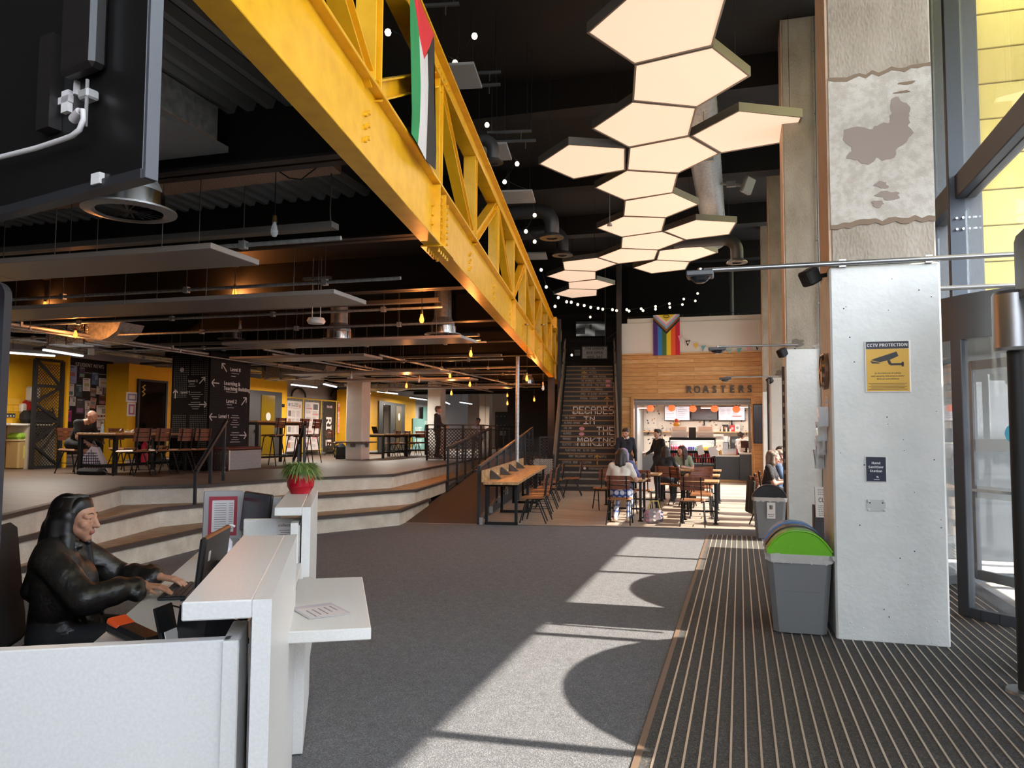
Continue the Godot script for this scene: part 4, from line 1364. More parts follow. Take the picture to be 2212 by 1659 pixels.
func cafe_flags() -> void:
	var z := KZ + 0.03
	var TL := az(1411, 681, z)
	var BR := az(1469, 767, z)
	var W := BR.x - TL.x
	var H := TL.y - BR.y
	var f := thing("pride_flag", "rainbow progress pride flag hung on the white band", "flag", W3(TL.x, TL.y, z + 0.02))
	var poly := func(pts: Array, called: String, c: String, dz: float) -> void:
		var b := mb()
		var pp := []
		for p in pts: pp.append(W2(p[0] * W, -p[1] * H))
		b.prism(pp, dz, dz + 0.003)
		put(b, called, hx(c, 0.8), f)
	var cs := ["4f2d7d", "2f78bd", "3f6b3c", "dfc22d", "e05a1f", "c1203a"]
	for k in 6:
		poly.call([[k / 6.0, 0.0], [(k + 1) / 6.0, 0.0], [(k + 1) / 6.0, 1.0], [k / 6.0, 1.0]], "stripe", cs[k], 0.0)
	var vs := [[0.15, 0.48, "2f2723"], [0.085, 0.42, "8d5a2c"], [0.03, 0.355, "7fb3cf"], [-0.02, 0.29, "dd9cb4"], [-0.06, 0.235, "e3dcd6"], [-0.10, 0.175, "e2c431"]]
	for k in vs.size():
		var v: Array = vs[k]
		var dz := 0.003 + 0.003 * k
		if v[0] >= 0.0: poly.call([[0, 0], [1, 0], [1, v[0]], [0.5, v[1]], [0, v[0]]], "chevron", v[2], dz)
		else:
			var s: float = 0.5 * (-v[0]) / (v[1] - v[0])
			poly.call([[s, 0], [1 - s, 0], [0.5, v[1]]], "chevron", v[2], dz)
	var rg := []
	for k in 19: rg.append(W3(0.5 * W + cos(TAU * k / 18) * 0.1 * W, -0.045 * H + sin(TAU * k / 18) * 0.035 * H, 0.026))
	put(mb().tube(rg, 0.012, 5), "ring", hx("4d3a2a", 0.8), f)
	var bu2 := thing("bunting", "string of small pennants sagging across the white band", "bunting")
	var q := [[1470, 725], [1486, 736], [1503, 742], [1520, 747], [1538, 751], [1557, 753], [1577, 753], [1597, 752], [1617, 749], [1637, 745], [1655, 739]]
	var pts := []
	for e in q: pts.append(az(e[0], e[1], KZ + 0.05))
	put(mb().tube(pts, 0.006, 5), "string", hx("d8d2c8", 0.8), bu2)
	var pc := ["d9a0ac", "2a2630", "d8b04a", "5fa3aa", "d9a0ac", "c9b48a", "8fb0a4", "5fa3aa", "d9a0ac", "2a2630", "dcb24a"]
	for i in pts.size():
		var p: Vector3 = pts[i]
		put(mb(p).prism([W2(-0.08, 0.0), W2(0.08, 0.02), W2(-0.03 + 0.02 * (i % 3), -0.19)], 0.0, 0.004), "pennant", hx(pc[i], 0.8), bu2)
		if i in [1, 9]: put(mb(p + W3(0, -0.06, 0)).prism(circle2(0.035, 10), 0.004, 0.006), "pennant_dot", hx("cfc8c0", 0.8), bu2)

func lathe_thing(called: String, label: String, cat: String, at: Vector3, prof: Array, m: Material, group: String = "", seg: int = 12) -> Node:
	var o := put(la_(prof, seg), called, m)
	o.position = at
	return tag(o, label, cat, group)

func cafe_goods(ox0: float, ox1: float, bz: float) -> void:
	var shy := az(1500, 933, bz + 0.2).y
	var sf := thing("wall_shelf", "thin oak shelf along the tiled wall of the cafe", "shelf", W3((ox0 + ox1) / 2, shy, bz + 0.16))
	put(bx(VZ, W3(ox1 - ox0 + 0.6, 0.035, 0.28)), "board", M.oak, sf)
	for k in 4: put(bx(W3(-1.8 + k * 1.2, -0.06, 0.02), W3(0.025, 0.1, 0.24)), "bracket", M.black, sf)
	var wt := thing("back_worktop", "white worktop with grey units along the cafe wall", "worktop", W3((ox0 + ox1) / 2, 0, bz + 0.35))
	put(bx(W3(0, 0.43, 0), W3(5.2, 0.86, 0.6)), "units", hx("4a4d50", 0.5), wt)
	put(bx(W3(0, 0.89, 0), W3(5.24, 0.05, 0.66), BI, 0.004), "top", hx("cfcac2", 0.4), wt)
	var fz := KZ - 0.15
	var c0 := az(1547, 1000, fz).x
	var c1 := az(1598, 1000, fz).x
	var c2 := ox1 - 0.02
	var ct := thing("serving_counter", "dark grey cafe counter with white top and oak plinth", "counter", W3(0, 0, fz))
	put(bx(W3((c0 + c1) / 2, 0.48, -0.3), W3(c1 - c0, 0.76, 0.6), BI, 0.005), "front_panel", hx("3b3f44", 0.5), ct)
	put(bx(W3((c1 + c2) / 2, 0.52, -0.22), W3(c2 - c1, 0.86, 0.6), BI, 0.005), "till_panel", hx("3b3f44", 0.5), ct)
	put(bx(W3((c0 + c2) / 2, 0.05, -0.3), W3(c2 - c0, 0.1, 0.56)), "plinth", M.oak, ct)
	put(bx(W3((c0 + c1) / 2, 0.88, -0.3), W3(c1 - c0 + 0.04, 0.05, 0.66), BI, 0.004), "top", hx("d8d4cd", 0.35), ct)
	put(bx(W3((c1 + c2) / 2, 0.97, -0.22), W3(c2 - c1 + 0.02, 0.05, 0.66), BI, 0.004), "till_top", hx("d8d4cd", 0.35), ct)
	var a := az(1446, 1010, fz - 0.3)
	var b := az(1545, 946, fz - 0.3)
	var ch := thing("drinks_chiller", "black open drinks chiller with lit shelves of bottles", "chiller", W3((a.x + b.x) / 2, 0, fz - 0.55))
	var cw := b.x - a.x
	put(bx(W3(0, 0.3, 0), W3(cw, 0.6, 0.6), BI, 0.01), "base", hx("2a2b2d", 0.5), ch)
	put(bx(W3(0, b.y - 0.04, -0.04), W3(cw, 0.1, 0.5), BI, 0.01), "hood", M.black, ch)
	put(bx(W3(0, 0.95, -0.27), W3(cw, 0.9, 0.04)), "back", hx("38393b", 0.5), ch)
	for s in [-1, 1]: put(bx(W3(s * (cw / 2 - 0.015), 0.95, 0), W3(0.03, 0.9, 0.54)), "side", hx("2a2b2d", 0.4), ch)
	var lv := [0.62, 0.80, 1.04]
	for y in lv: put(bx(W3(0, y, -0.02), W3(cw - 0.06, 0.02, 0.46)), "shelf", hx("5a5c5e", 0.4), ch)
	put(bx(W3(0, b.y - 0.1, 0.16), W3(cw - 0.08, 0.02, 0.02)), "light_strip", glow(Color(1, 0.95, 0.9), 2.5), ch)
	area_lamp(ch, W3(0, b.y - 0.115, 0.16), W2(cw - 0.1, 0.02), W3(0, -1, -0.3), 10.0, Color(1, 0.96, 0.9))
	var cols := ["8e2436", "c22a4a", "c8324f", "a82030", "b56a9c", "c78ab0", "3a2f6a", "413a80", "6a9a92", "7fae9f", "d9a62c", "e2b53a", "e0ac30", "a9a33a", "7d8a2e"]
	var names2 := ["dark red", "crimson", "rose red", "deep red", "mauve", "pink", "indigo", "violet", "sea green", "mint", "amber", "golden", "yellow", "olive", "green"]
	var prof := [W2(0, 0), W2(0.032, 0), W2(0.032, 0.12), W2(0.014, 0.155), W2(0.014, 0.185), W2(0, 0.185)]
	var bmesh := la_(prof, 10).mesh()
	var can := la_([W2(0, 0), W2(0.033, 0), W2(0.033, 0.12), W2(0.026, 0.13), W2(0, 0.13)], 10).mesh()
	for k in 20:
		var x := -cw / 2 + 0.08 + (cw - 0.16) * k / 19.0
		var ci := mini(int(k * 0.75), 14)
		var o := put(bmesh, "drink_bottle", hx(cols[ci], 0.25))
		o.position = ch.position + W3(x, 1.052, 0.14)
		tag(o, names2[ci] + " drink bottle on the chiller's top shelf", "bottle", "bottles on the chiller top shelf")
		var e := put(can, "drink_can", hx(["7c2430", "a02a34", "8a8688", "8d2230"][k % 4], 0.3, 0.2))
		e.position = ch.position + W3(x, 0.812, 0.14)
		tag(e, ["maroon", "red", "silver", "dark red"][k % 4] + " can on the chiller's middle shelf", "can", "cans on the chiller middle shelf")
		if k < 16:
			var g := put(bmesh, "juice_bottle", hx(["5a2430", "c46a3a", "b8483a", "8e2838"][k % 4], 0.3))
			g.position = ch.position + W3(-cw / 2 + 0.1 + (cw - 0.2) * k / 15.0, 0.632, 0.14)
			tag(g, ["plum", "orange", "coral", "ruby"][k % 4] + " juice bottle on the chiller's lowest shelf", "bottle", "bottles on the chiller lowest shelf")
	for q in [[1451, 1485, 921, 946, "clear acrylic cake case above the bottles"], [1507, 1541, 920, 946, "clear acrylic pastry case with white card, nearer the till"]]:
		var p := az(q[0], q[3], fz - 0.9)
		var r := az(q[1], q[2], fz - 0.9)
		var t := thing("cake_case", q[4], "display case", W3((p.x + r.x) / 2, p.y, fz - 0.85))
		var ww := r.x - p.x
		var hh := r.y - p.y
		put(bx(W3(0, hh / 2, 0.14), W3(ww, hh, 0.012)), "front_pane", M.acrylic, t)
		put(bx(W3(0, hh, 0), W3(ww, 0.014, 0.28)), "top_pane", M.acrylic, t)
		for s in [-1, 1]: put(bx(W3(s * ww / 2, hh / 2, 0), W3(0.012, hh, 0.28)), "side_pane", M.acrylic, t)
		for j in 2: put(bx(W3(0, 0.02 + j * hh * 0.5, 0), W3(ww - 0.03, 0.014, 0.26)), "tray", hx("8d7a62", 0.5), t)
		put(bx(W3(0, hh * 0.78, 0.15), W3(ww * 0.86, hh * 0.3, 0.006)), "card", hx("cdc5ba", 0.7), t)
		for j in 6:
			var o := lathe_thing("pastry", ["golden", "brown", "iced", "dark"][j % 4] + (" pastry on the upper tray of" if j < 3 else " pastry on the lower tray of") + (" case near the stairs side" if q[0] == 1451 else " case near the till"), "pastry", t.position + W3(-ww * 0.3 + (j % 3) * ww * 0.3, 0.03 + (hh * 0.5 if j < 3 else 0.0), 0.02), [W2(0, 0), W2(0.06, 0), W2(0.07, 0.03), W2(0.04, 0.065), W2(0, 0.07)], hx(["b9853f", "7d4f2a", "d9cdb9", "4a3020"][j % 4], 0.7), "pastries in the cafe cases", 10)
	put(bx(W3(0, az(1500, 946, fz - 0.9).y - 0.02, -0.35), W3(cw, 0.03, 0.5)), "rear_deck", hx("6d5a45", 0.5), ch)
	var sy := shy + 0.018
	var bbx := az(1496, 945, fz - 0.9)
	var bb := thing("chalk_card", "small black chalkboard card standing between pastry cases", "card", W3(bbx.x, az(1496, 946, fz - 0.9).y, fz - 0.82))
	put(bx(W3(0, 0.19, 0), W3(0.24, 0.36, 0.02), Basis(VR, -0.12), 0.01), "board", hx("24282b", 0.8), bb)
	put(bx(W3(0, 0.05, -0.05), W3(0.1, 0.1, 0.08)), "stand", M.black, bb)
	for q in [[1567, 925, 0.22, 0.26, "2a2422", "dark coffee box with round badge on cafe shelf", "9a5a3a"], [1582, 927, 0.19, 0.24, "b32a2c", "red coffee box on the cafe shelf", "d9a0a0"], [1593, 926, 0.2, 0.28, "c9c5c1", "silver coffee bag on the cafe shelf", "8a8886"]]:
		var p := az(q[0], q[1], bz + 0.2)
		var t := thing("coffee_box", q[5], "box", W3(p.x, sy, bz + 0.16))
		put(bx(W3(0, q[3] / 2, 0), W3(q[2], q[3], 0.14), BI, 0.008), "carton", hx(q[4], 0.6), t)
		put(mb(W3(0, q[3] * 0.5, 0.071)).prism(circle2(q[2] * 0.26, 14), 0, 0.003), "badge", hx(q[6], 0.6), t)
	for k in 9:
		lathe_thing("glass_jar", "clear jar on the oak cafe shelf, one of a row", "jar", W3(az(1400 + k * 9, 930, bz + 0.2).x, sy, bz + 0.16), [W2(0, 0), W2(0.035, 0), W2(0.035, 0.12), W2(0.03, 0.14), W2(0, 0.14)], M.acrylic, "jars on the cafe shelf", 10)
	for k in 7:
		lathe_thing("hanging_cup", "small white cup hanging below the cafe shelf", "cup", W3(az(1542 + k * 3.2, 938, bz + 0.2).x, shy - 0.16, bz + 0.2), [W2(0, 0), W2(0.025, 0), W2(0.04, 0.08), W2(0.036, 0.08), W2(0, 0.02)], hx("d6d0c8", 0.4), "cups below the cafe shelf", 10)
	var gx := az(1568, 970, bz + 0.4).x
	var g := thing("coffee_grinder", "chrome and black coffee grinder with clear hopper", "grinder", W3(gx, 0.915, bz + 0.4))
	put(bx(W3(0, 0.2, 0), W3(0.2, 0.4, 0.24), BI, 0.02), "body", M.chrome, g)
	put(la_([W2(0.05, 0.4), W2(0.1, 0.55), W2(0.1, 0.62), W2(0, 0.62)], 14), "hopper", M.acrylic, g)
	put(bx(W3(0, 0.12, 0.13), W3(0.14, 0.03, 0.08)), "tray", M.black, g)
	var ex := az(1582, 965, bz + 0.4).x
	var e := thing("coffee_machine", "tall black coffee brewer behind the cafe counter", "coffee machine", W3(ex + 0.1, 0.915, bz + 0.4))
	put(bx(W3(0, 0.3, 0), W3(0.34, 0.6, 0.36), BI, 0.02), "body", hx("232325", 0.4), e)
	put(bx(W3(0, 0.44, 0.185), W3(0.22, 0.12, 0.01)), "display", hx("4d5054", 0.2), e)
	put(cy(W3(0, 0.28, 0.2), W3(0, 0.36, 0.2), 0.02, 0.02, 8), "spout", M.chrome, e)
	for k in 3:
		lathe_thing("paper_cup_stack", ["tall", "middle", "short"][k] + " stack of white paper cups on the coffee machine shelf", "cups", W3(az(1560 + k * 9, 940, bz + 0.3).x, sy, bz + 0.2), [W2(0, 0), W2(0.04, 0), W2(0.045, 0.2 - k * 0.05), W2(0, 0.2 - k * 0.05)], hx("cfc9c0", 0.6), "", 12)
	var t1 := thing("card_reader", "dark till screen turned to the server on the counter", "till", W3(az(1612, 975, fz - 0.2).x, 0.995, fz - 0.25), 0.3)
	put(cy(W3(0, 0, 0), W3(0, 0.16, 0), 0.04, 0.03, 10), "stand", M.black, t1)
	put(bx(W3(0, 0.27, 0), W3(0.36, 0.24, 0.03), Basis(VR, -0.15), 0.006), "screen", hx("4a302c", 0.25), t1)
	var pa := thing("pastry_tray", "shallow tray of red wrapped cakes on the counter", "tray", W3(az(1575, 985, fz - 0.2).x, 0.905, fz - 0.25))
	put(bx(W3(0, 0.02, 0), W3(0.42, 0.04, 0.3)), "tray", hx("c9b9a0", 0.5), pa)
	put(bx(W3(0, 0.12, 0.14), W3(0.46, 0.2, 0.01)), "guard", M.acrylic, pa)
	for k in 4:
		lathe_thing("wrapped_cake", "red wrapped cake in counter tray, one of a row", "cake", pa.position + W3(-0.15 + k * 0.1, 0.042, 0.0), [W2(0, 0), W2(0.035, 0), W2(0.042, 0.04), W2(0.0, 0.06)], hx("c0504a", 0.6), "cakes in the counter tray", 8)
	for k in 3:
		lathe_thing("counter_jar", ["cream", "amber", "red"][k] + " jar standing on the cafe counter", "jar", W3(az([1548, 1556, 1590][k], 985, fz - 0.2).x, 0.905, fz - 0.2), [W2(0, 0), W2(0.05, 0), W2(0.05, 0.14), W2(0.035, 0.17), W2(0, 0.17)], hx(["c9bfa0", "b98a4a", "b03038"][k], 0.35), "", 12)
	for q in [[1513, 972, -0.35, "tilted menu card on a stand beside the chiller"], [1540, 975, -0.45, "larger tilted menu card on a stand before the counter"]]:
		var p := az(q[0], q[1], fz + 0.35)
		var t := thing("menu_stand", q[3], "menu stand", W3(p.x + 0.05, 0, fz + 0.35))
		put(cy(W3(0, 0, 0), W3(0, p.y - 0.1, 0), 0.015, 0.015, 8), "post", M.black, t)
		put(bx(W3(0, 0.01, 0), W3(0.3, 0.02, 0.3)), "foot", M.black, t)
		put(bx(W3(-0.05, p.y, 0), W3(0.2 if q[0] == 1513 else 0.26, 0.33, 0.012), Basis(VB, 0.28) * Basis(VR, -0.35)), "card", hx("c9c6c6", 0.5), t)
		var im := Image.create(40, 56, false, Image.FORMAT_RGB8)
	var dk := thing("toy_duck", "yellow rubber duck with red cap hanging in the hatch", "toy duck", az(1461, 915, KZ - 0.5))
	put(la_([W2(0, -0.1), W2(0.08, -0.09), W2(0.12, -0.03), W2(0.1, 0.03), W2(0.0, 0.06)], 16), "body", hx("dc9428", 0.5), dk)
	put(la_([W2(0, 0.02), W2(0.05, 0.04), W2(0.07, 0.1), W2(0.05, 0.16), W2(0, 0.17)], 14), "head", hx("b8442c", 0.5), dk)
	put(bx(W3(0, 0.02, 0.06), W3(0.1, 0.05, 0.06), BI, 0.02), "collar", hx("d8d2c8", 0.6), dk)
	put(bx(W3(0.09, 0.1, 0), W3(0.07, 0.025, 0.05), BI, 0.008), "beak", hx("dc7a28", 0.5), dk)
	put(cy(W3(0, 0.16, 0), W3(0, 0.7, 0), 0.004, 0.004, 5), "cord", M.black, dk)

# ================================================================ LEFT WALLS
const WX := -15.0
const YX := -14.25
const PY := 0.78

func wall_rect(x: float, px0: float, py0: float, px1: float, py1: float) -> Array:
	var a := ax(px0, (py0 + py1) / 2, x)
	var b := ax(px1, (py0 + py1) / 2, x)
	var top := (ax(px0, py0, x).y + ax(px1, py0, x).y) / 2
	var bot := (ax(px0, py1, x).y + ax(px1, py1, x).y) / 2
	return [W3(x, (top + bot) / 2, (a.z + b.z) / 2), absf(a.z - b.z), top - bot]

func build_left_walls() -> void:
	var E := Basis(VU, PI / 2)   # local x runs along -z, local z faces +x
	var kz0 := ax(-40, 900, WX).z
	var kz1 := ax(74, 900, WX).z
	var kt := room("wall_kitchenette", "bright yellow recess with tiled splashback", "wall")
	put(bx(W3(WX + 0.06, 2.0, (kz0 + kz1) / 2), W3(0.06, 2.46, kz0 - kz1)), "back", M.yellow_wall, kt)
	put(bx(W3(WX + 0.48, 2.0, kz1 - 0.03), W3(0.8, 2.46, 0.06)), "return", M.yellow_wall, kt)
	var tm := bx(VZ, W3(0.015, 0.14, 0.29), BI, 0.002).mesh()
	for r in 4:
		for c in 6:
			var t := put(tm, "tile", hx(["e3ac2f", "dba529", "e7b23a"][(r * 2 + c) % 3], 0.3), kt)
			t.position = W3(WX + 0.098, 1.76 + r * 0.148, kz1 + 0.16 + c * 0.297 - (0.15 if r % 2 else 0.0))
	var wk := thing("kitchen_counter", "pale kitchen counter in the yellow recess", "counter", W3(WX + 0.42, PY, (kz0 + kz1) / 2))
	put(bx(W3(0, 0.93, 0), W3(0.62, 0.04, kz0 - kz1 - 0.1), BI, 0.004), "worktop", hx("d8d2c4", 0.4), wk)
	put(bx(W3(0, 0.455, (kz0 - kz1) / 2 - 0.5), W3(0.58, 0.91, 0.03)), "side_panel", hx("b9ab98", 0.6), wk)
	put(bx(W3(0, 0.455, -(kz0 - kz1) / 2 + 0.1), W3(0.58, 0.91, 0.03)), "side_panel", hx("b9ab98", 0.6), wk)
	for q in [[44, "brown recycling bin with lime green lid under the counter", "7fa32a"], [66, "brown recycling bin with dark lid under the counter", "4d3a26"]]:
		var p := ah(q[0], 1008, PY)
		var b := thing("recycling_bin", q[1], "bin", W3(WX + 0.45, PY, ax(q[0], 960, WX + 0.5).z))
		put(bx(W3(0, 0.3, 0), W3(0.36, 0.6, 0.3), BI, 0.03), "body", hx("a08050", 0.6), b)
		put(bx(W3(0, 0.68, 0), W3(0.38, 0.15, 0.32), BI, 0.06), "lid", hx(q[2], 0.5), b)
		put(bx(W3(0, 0.6, 0), W3(0.39, 0.03, 0.34), BI, 0.01), "bag_edge", hx("c9b489", 0.6), b)
		if q[0] == 44: put(bx(W3(0.182, 0.36, 0.0), W3(0.004, 0.26, 0.08)), "label_sticker", hx("b5b04a", 0.6), b)
	var dp := wall_rect(WX + 0.1, 58, 835, 73, 868)
	var ds := thing("towel_dispenser", "white paper towel dispenser on the yellow wall", "dispenser", dp[0] + W3(0.08, 0, 0))
	put(bx(VZ, W3(0.2, dp[2], 0.26), BI, 0.04), "case", hx("e5e0d6", 0.4), ds)
	put(bx(W3(0.1, -dp[2] * 0.3, 0), W3(0.01, 0.06, 0.04), BI, 0.01), "slot", hx("6b5a48", 0.6), ds)
	dp = wall_rect(WX + 0.1, 38, 871, 51, 898)
	var so := thing("soap_dispenser", "white soap dispenser above the kitchen counter", "dispenser", dp[0] + W3(0.06, 0, 0))
	put(bx(W3(0, 0.03, 0), W3(0.12, dp[2] * 0.75, 0.13), BI, 0.03), "case", hx("ddd5c6", 0.4), so)
	put(cy(W3(0.02, -dp[2] * 0.35, 0), W3(0.02, -dp[2] * 0.55, 0), 0.03, 0.015, 8), "nozzle", hx("c9c0ae", 0.4), so)
	dp = wall_rect(WX + 0.1, 51, 853, 66, 884)
	var fb := thing("fire_blanket", "red fire blanket pouch beside the towel dispenser", "fire blanket", dp[0] + W3(0.03, 0, 0))
	put(mb(VZ, PI / 2).prism([W2(-0.13, -0.16), W2(0.13, -0.16), W2(0.11, 0.02), W2(0.04, 0.05), W2(0.05, 0.18), W2(-0.05, 0.18), W2(-0.05, 0.05), W2(-0.12, 0.0)], -0.02, 0.02), "pouch", hx("c42a2c", 0.5), fb)
	for k in 2: put(bx(W3(0.03, -0.19, -0.05 + 0.1 * k), W3(0.01, 0.06, 0.03)), "pull_tab", hx("a82326", 0.5), fb)
	for px in [13, 26]:
		dp = wall_rect(WX + 0.105, px - 5, 893, px + 5, 902)
		var sk := thing("wall_socket", "steel double wall socket " + ("nearer the board end" if px == 26 else "by the dark stand"), "socket", dp[0])
		put(bx(VZ, W3(0.012, 0.09, 0.15), BI, 0.003), "plate", M.brushed, sk)
		for s in [-1, 1]: put(bx(W3(0.007, -0.01, s * 0.035), W3(0.004, 0.03, 0.03)), "outlet", hx("e2dccf", 0.5), sk)
	var bg := thing("black_holdall", "black bag lying on the kitchen counter behind the mesh", "bag", W3(WX + 0.45, PY + 0.952, ax(88, 905, WX + 0.5).z))
	put(bx(W3(0, 0.14, 0), W3(0.3, 0.28, 0.85), BI, 0.09), "body", hx("1d1b1a", 0.8), bg)
	for s in [-0.2, 0.2]: put(mb().tube([W3(0.1, 0.26, s - 0.1), W3(0.14, 0.34, s), W3(0.1, 0.26, s + 0.1)], 0.012, 6), "handle", hx("2b2826", 0.7), bg)
	led_line(20, 762, 118, 769, 3.05, "white tube light over the kitchenette opening", 6.0)
	led_line(95, 756, 177, 769, 3.05, "white tube light before the noticeboard", 5.0)
	led_line(630, 831, 684, 837, 3.0, "white tube light over the exhibition panels", 9.0)
	led_line(700, 830, 726, 836, 3.0, "short looking tube light beside the platform column", 6.0)
	led_line(816, 846, 858, 851, 3.0, "white tube light before the far yellow doors", 12.0)
	led_line(886, 859, 921, 864, 3.0, "white tube light near the suited man", 12.0)
	led_line(994, 869, 1019, 873, 3.0, "white tube light on the pale far wall", 16.0)
	led_line(786, 846, 799, 850, 3.0, "tube light peeping past the platform column", 3.0)
	led_line(960, 868, 971, 873, 3.0, "tube light by the second platform column", 8.0)
	var md := thing("mesh_screen", "black steel lattice screen with diamond mesh beside the noticeboard", "screen")
	var a := ax(72, 900, WX + 0.9)
	var b := ax(131, 900, WX + 0.9)
	var sx := WX + 0.9
	var H := 2.3
	var z0 := a.z
	var z1 := b.z
	for z in [z0, z1]: put(bx(W3(sx, PY + H / 2, z), W3(0.07, H, 0.07)), "post", M.blackish, md)
	for y in [0.04, 1.0, 1.75, H]: put(ba(W3(sx, PY + y, z0), W3(sx, PY + y, z1), 0.05, 0.06), "rail", M.blackish, md)
	for q in [[0.04, 0.52, 0], [0.52, 1.0, 1], [1.0, 1.38, 0], [1.38, 1.75, 1], [1.75, H, 0]]:
		var fl: bool = q[2] == 0
		put(ba(W3(sx, PY + q[0], z1 if fl else z0), W3(sx, PY + q[1], z0 if fl else z1), 0.04, 0.05), "brace", M.blackish, md)
	var ms := mb()
	mesh_panel(ms, W3(sx - 0.02, PY + 0.05, z0), W3(sx - 0.02, PY + 0.05, z1), H - 0.1, 0.07, 0.007)
	put(ms, "mesh_infill", hx("2c2a28", 0.5), md).set_meta("kind", "stuff")
	noticeboard()
	var yz0 := ax(275, 900, YX).z
	var yz1 := ax(619, 900, YX).z
	var yv := room("wall_yellow", "yellow painted room front behind the sign pillar", "wall")
	put(bx(W3((WX + YX) / 2, 2.0, (yz0 + yz1) / 2), W3(YX - WX, 2.46, yz0 - yz1)), "block", M.yellow_wall, yv)
	put(bx(W3(YX + 0.012, PY + 0.06, (yz0 + yz1) / 2), W3(0.02, 0.12, yz0 - yz1)), "baseboard", hx("d5d0cb", 0.5), yv)
	var fi := 0
	for q in [[272.5, 847, 296, 869, "8c8ca6"], [274.5, 870, 292.5, 899, "b05a86"]]:
		dp = wall_rect(YX + 0.01, q[0], q[1], q[2], q[3])
		var fr := thing("framed_notice", ["upper white framed notice on the yellow wall", "lower white framed notice with magenta border"][fi], "framed notice", dp[0])
		put(bx(VZ, W3(0.02, dp[2], dp[1]), BI, 0.003), "frame", hx("e5e1dc", 0.5), fr)
		put(bx(W3(0.011, 0, 0), W3(0.004, dp[2] - 0.08, dp[1] - 0.08)), "border", hx(q[4], 0.6), fr)
		put(bx(W3(0.014, 0, 0), W3(0.004, dp[2] - 0.16, dp[1] - 0.16)), "sheet", hx("d9d3cf", 0.6), fr)
		fi += 1
	dp = wall_rect(YX + 0.02, 296, 823, 356, 1000)
	var gs := room("window_3", "dark glazed screen set in the yellow wall", "window", dp[0])
	put(bx(VZ, W3(0.04, dp[2], dp[1])), "glass", M.darkglass, gs)
	for s in [-1, 1]: put(bx(W3(0.01, 0, s * dp[1] / 2), W3(0.06, dp[2] + 0.05, 0.06)), "frame", M.blackish, gs)
	put(bx(W3(0.01, dp[2] / 2, 0), W3(0.06, 0.05, dp[1])), "frame", M.blackish, gs)
	var cr := []
	for k in 6: cr.append(W3(0.03, dp[2] / 2 - 0.12 - 0.055 * k, dp[1] / 2 - 0.16 + (0.05 if k % 2 else -0.03)))
	put(mb().tube(cr, 0.02, 6), "squiggle_print", hx("d8b04a", 0.6), gs)
	words(gs, "STRATH", 0.13, Transform3D(Basis(VU, PI / 2), W3(0.03, -0.72, -0.05)), hx("c9c5be"), true, 0.004)
	var fe := thing("fire_extinguisher", "red fire extinguisher behind the dark glazed screen", "extinguisher", W3(YX + 0.16, PY, dp[0].z + dp[1] * 0.36))
	put(la_([W2(0, 0.02), W2(0.08, 0.02), W2(0.085, 0.45), W2(0.03, 0.54), W2(0, 0.54)], 14), "cylinder", hx("b8283c", 0.35), fe)
	put(cy(W3(0, 0.54, 0), W3(0, 0.62, 0), 0.025, 0.02, 8), "valve", M.black, fe)
	put(mb().tube([W3(0.02, 0.58, 0), W3(0.1, 0.5, 0), W3(0.1, 0.25, 0)], 0.012, 6), "hose", M.black, fe)
	dp = wall_rect(YX + 0.03, 536, 845, 606, 1003)
	var dr := room("door_1", "black framed glazed door in the yellow wall past the pillar", "door", dp[0])
	put(bx(VZ, W3(0.06, dp[2], dp[1])), "frame", hx("2d2b2c", 0.5), dr)
	put(bx(W3(0.035, 0.05, -dp[1] * 0.05), W3(0.02, dp[2] - 0.35, dp[1] * 0.42)), "vision_panel", hx("6a5310", 0.12), dr)  # yellow reflection in the glass is put into its base colour
	put(cy(W3(0.05, 0.35, -dp[1] * 0.05), W3(0.056, 0.35, -dp[1] * 0.05), 0.13, 0.13, 20), "round_sign", hx("a9a7a0", 0.5), dr)
	put(bx(W3(0.06, -0.1, dp[1] * 0.33), W3(0.03, 0.1, 0.05)), "handle", M.brass, dr)
	dp = wall_rect(YX + 0.01, 606, 874, 615, 878)
	var pl := thing("door_plate", "small dark name plate beside the glazed door", "plate", dp[0])
	put(bx(VZ, W3(0.02, 0.1, 0.2)), "plate", M.black, pl)
	exhibition()
	for q in [[-10.95, -20.84, "white column on the raised floor, beside the exhibition panels", 0.53], [-10.93, -27.0, "white column on the raised floor, behind the suited man", 0.53]]:
		var c := room("column_white", q[2], "column", W3(q[0], PY, q[1]))
		put(bx(W3(0, 1.54, 0), W3(q[3], 3.08, q[3]), BI, 0.02), "shaft", M.white_paint, c)
		if q[1] > -24.0:
			put(bx(W3(0.06, 0.52, 0.2), W3(q[3] + 0.35, 0.04, q[3] + 0.4), BI, 0.004), "ledge", hx("6d675c", 0.5), c)
			for s in [[0.0, 0.30], [0.30, 0.0]]:
				put(bx(W3(s[0], 0.42, s[1]), W3(0.16 if s[0] == 0.0 else 0.02, 0.1, 0.02 if s[0] == 0.0 else 0.16)), "socket", M.brushed, c)
		put(bx(W3(0.38, 2.55, 0.18), W3(0.2, 0.2, 0.26), Basis(VU, 0.5) * Basis(VR, 0.4), 0.02), "loudspeaker", M.black, c)
		put(bx(W3(0.28, 2.6, 0.14), W3(0.16, 0.03, 0.03)), "speaker_arm", M.black, c)
	var y2 := room("wall_far_yellow", "yellow room fronts at the far end of the raised floor", "wall", VZ, BT)
	var nn := -8.65
	put(bx(W3(nn - 0.6, 1.98, -31.6), W3(1.2, 2.4, 7.4)), "block", M.yellow_wall, y2)
	put(bx(W3(nn - 1.1, 1.98, -37.6), W3(1.2, 2.4, 4.6)), "block", M.yellow_wall, y2)
	put(bx(W3(nn + 0.012, PY + 0.06, -31.6), W3(0.02, 0.12, 7.4)), "baseboard", hx("cfc9c2", 0.5), y2)
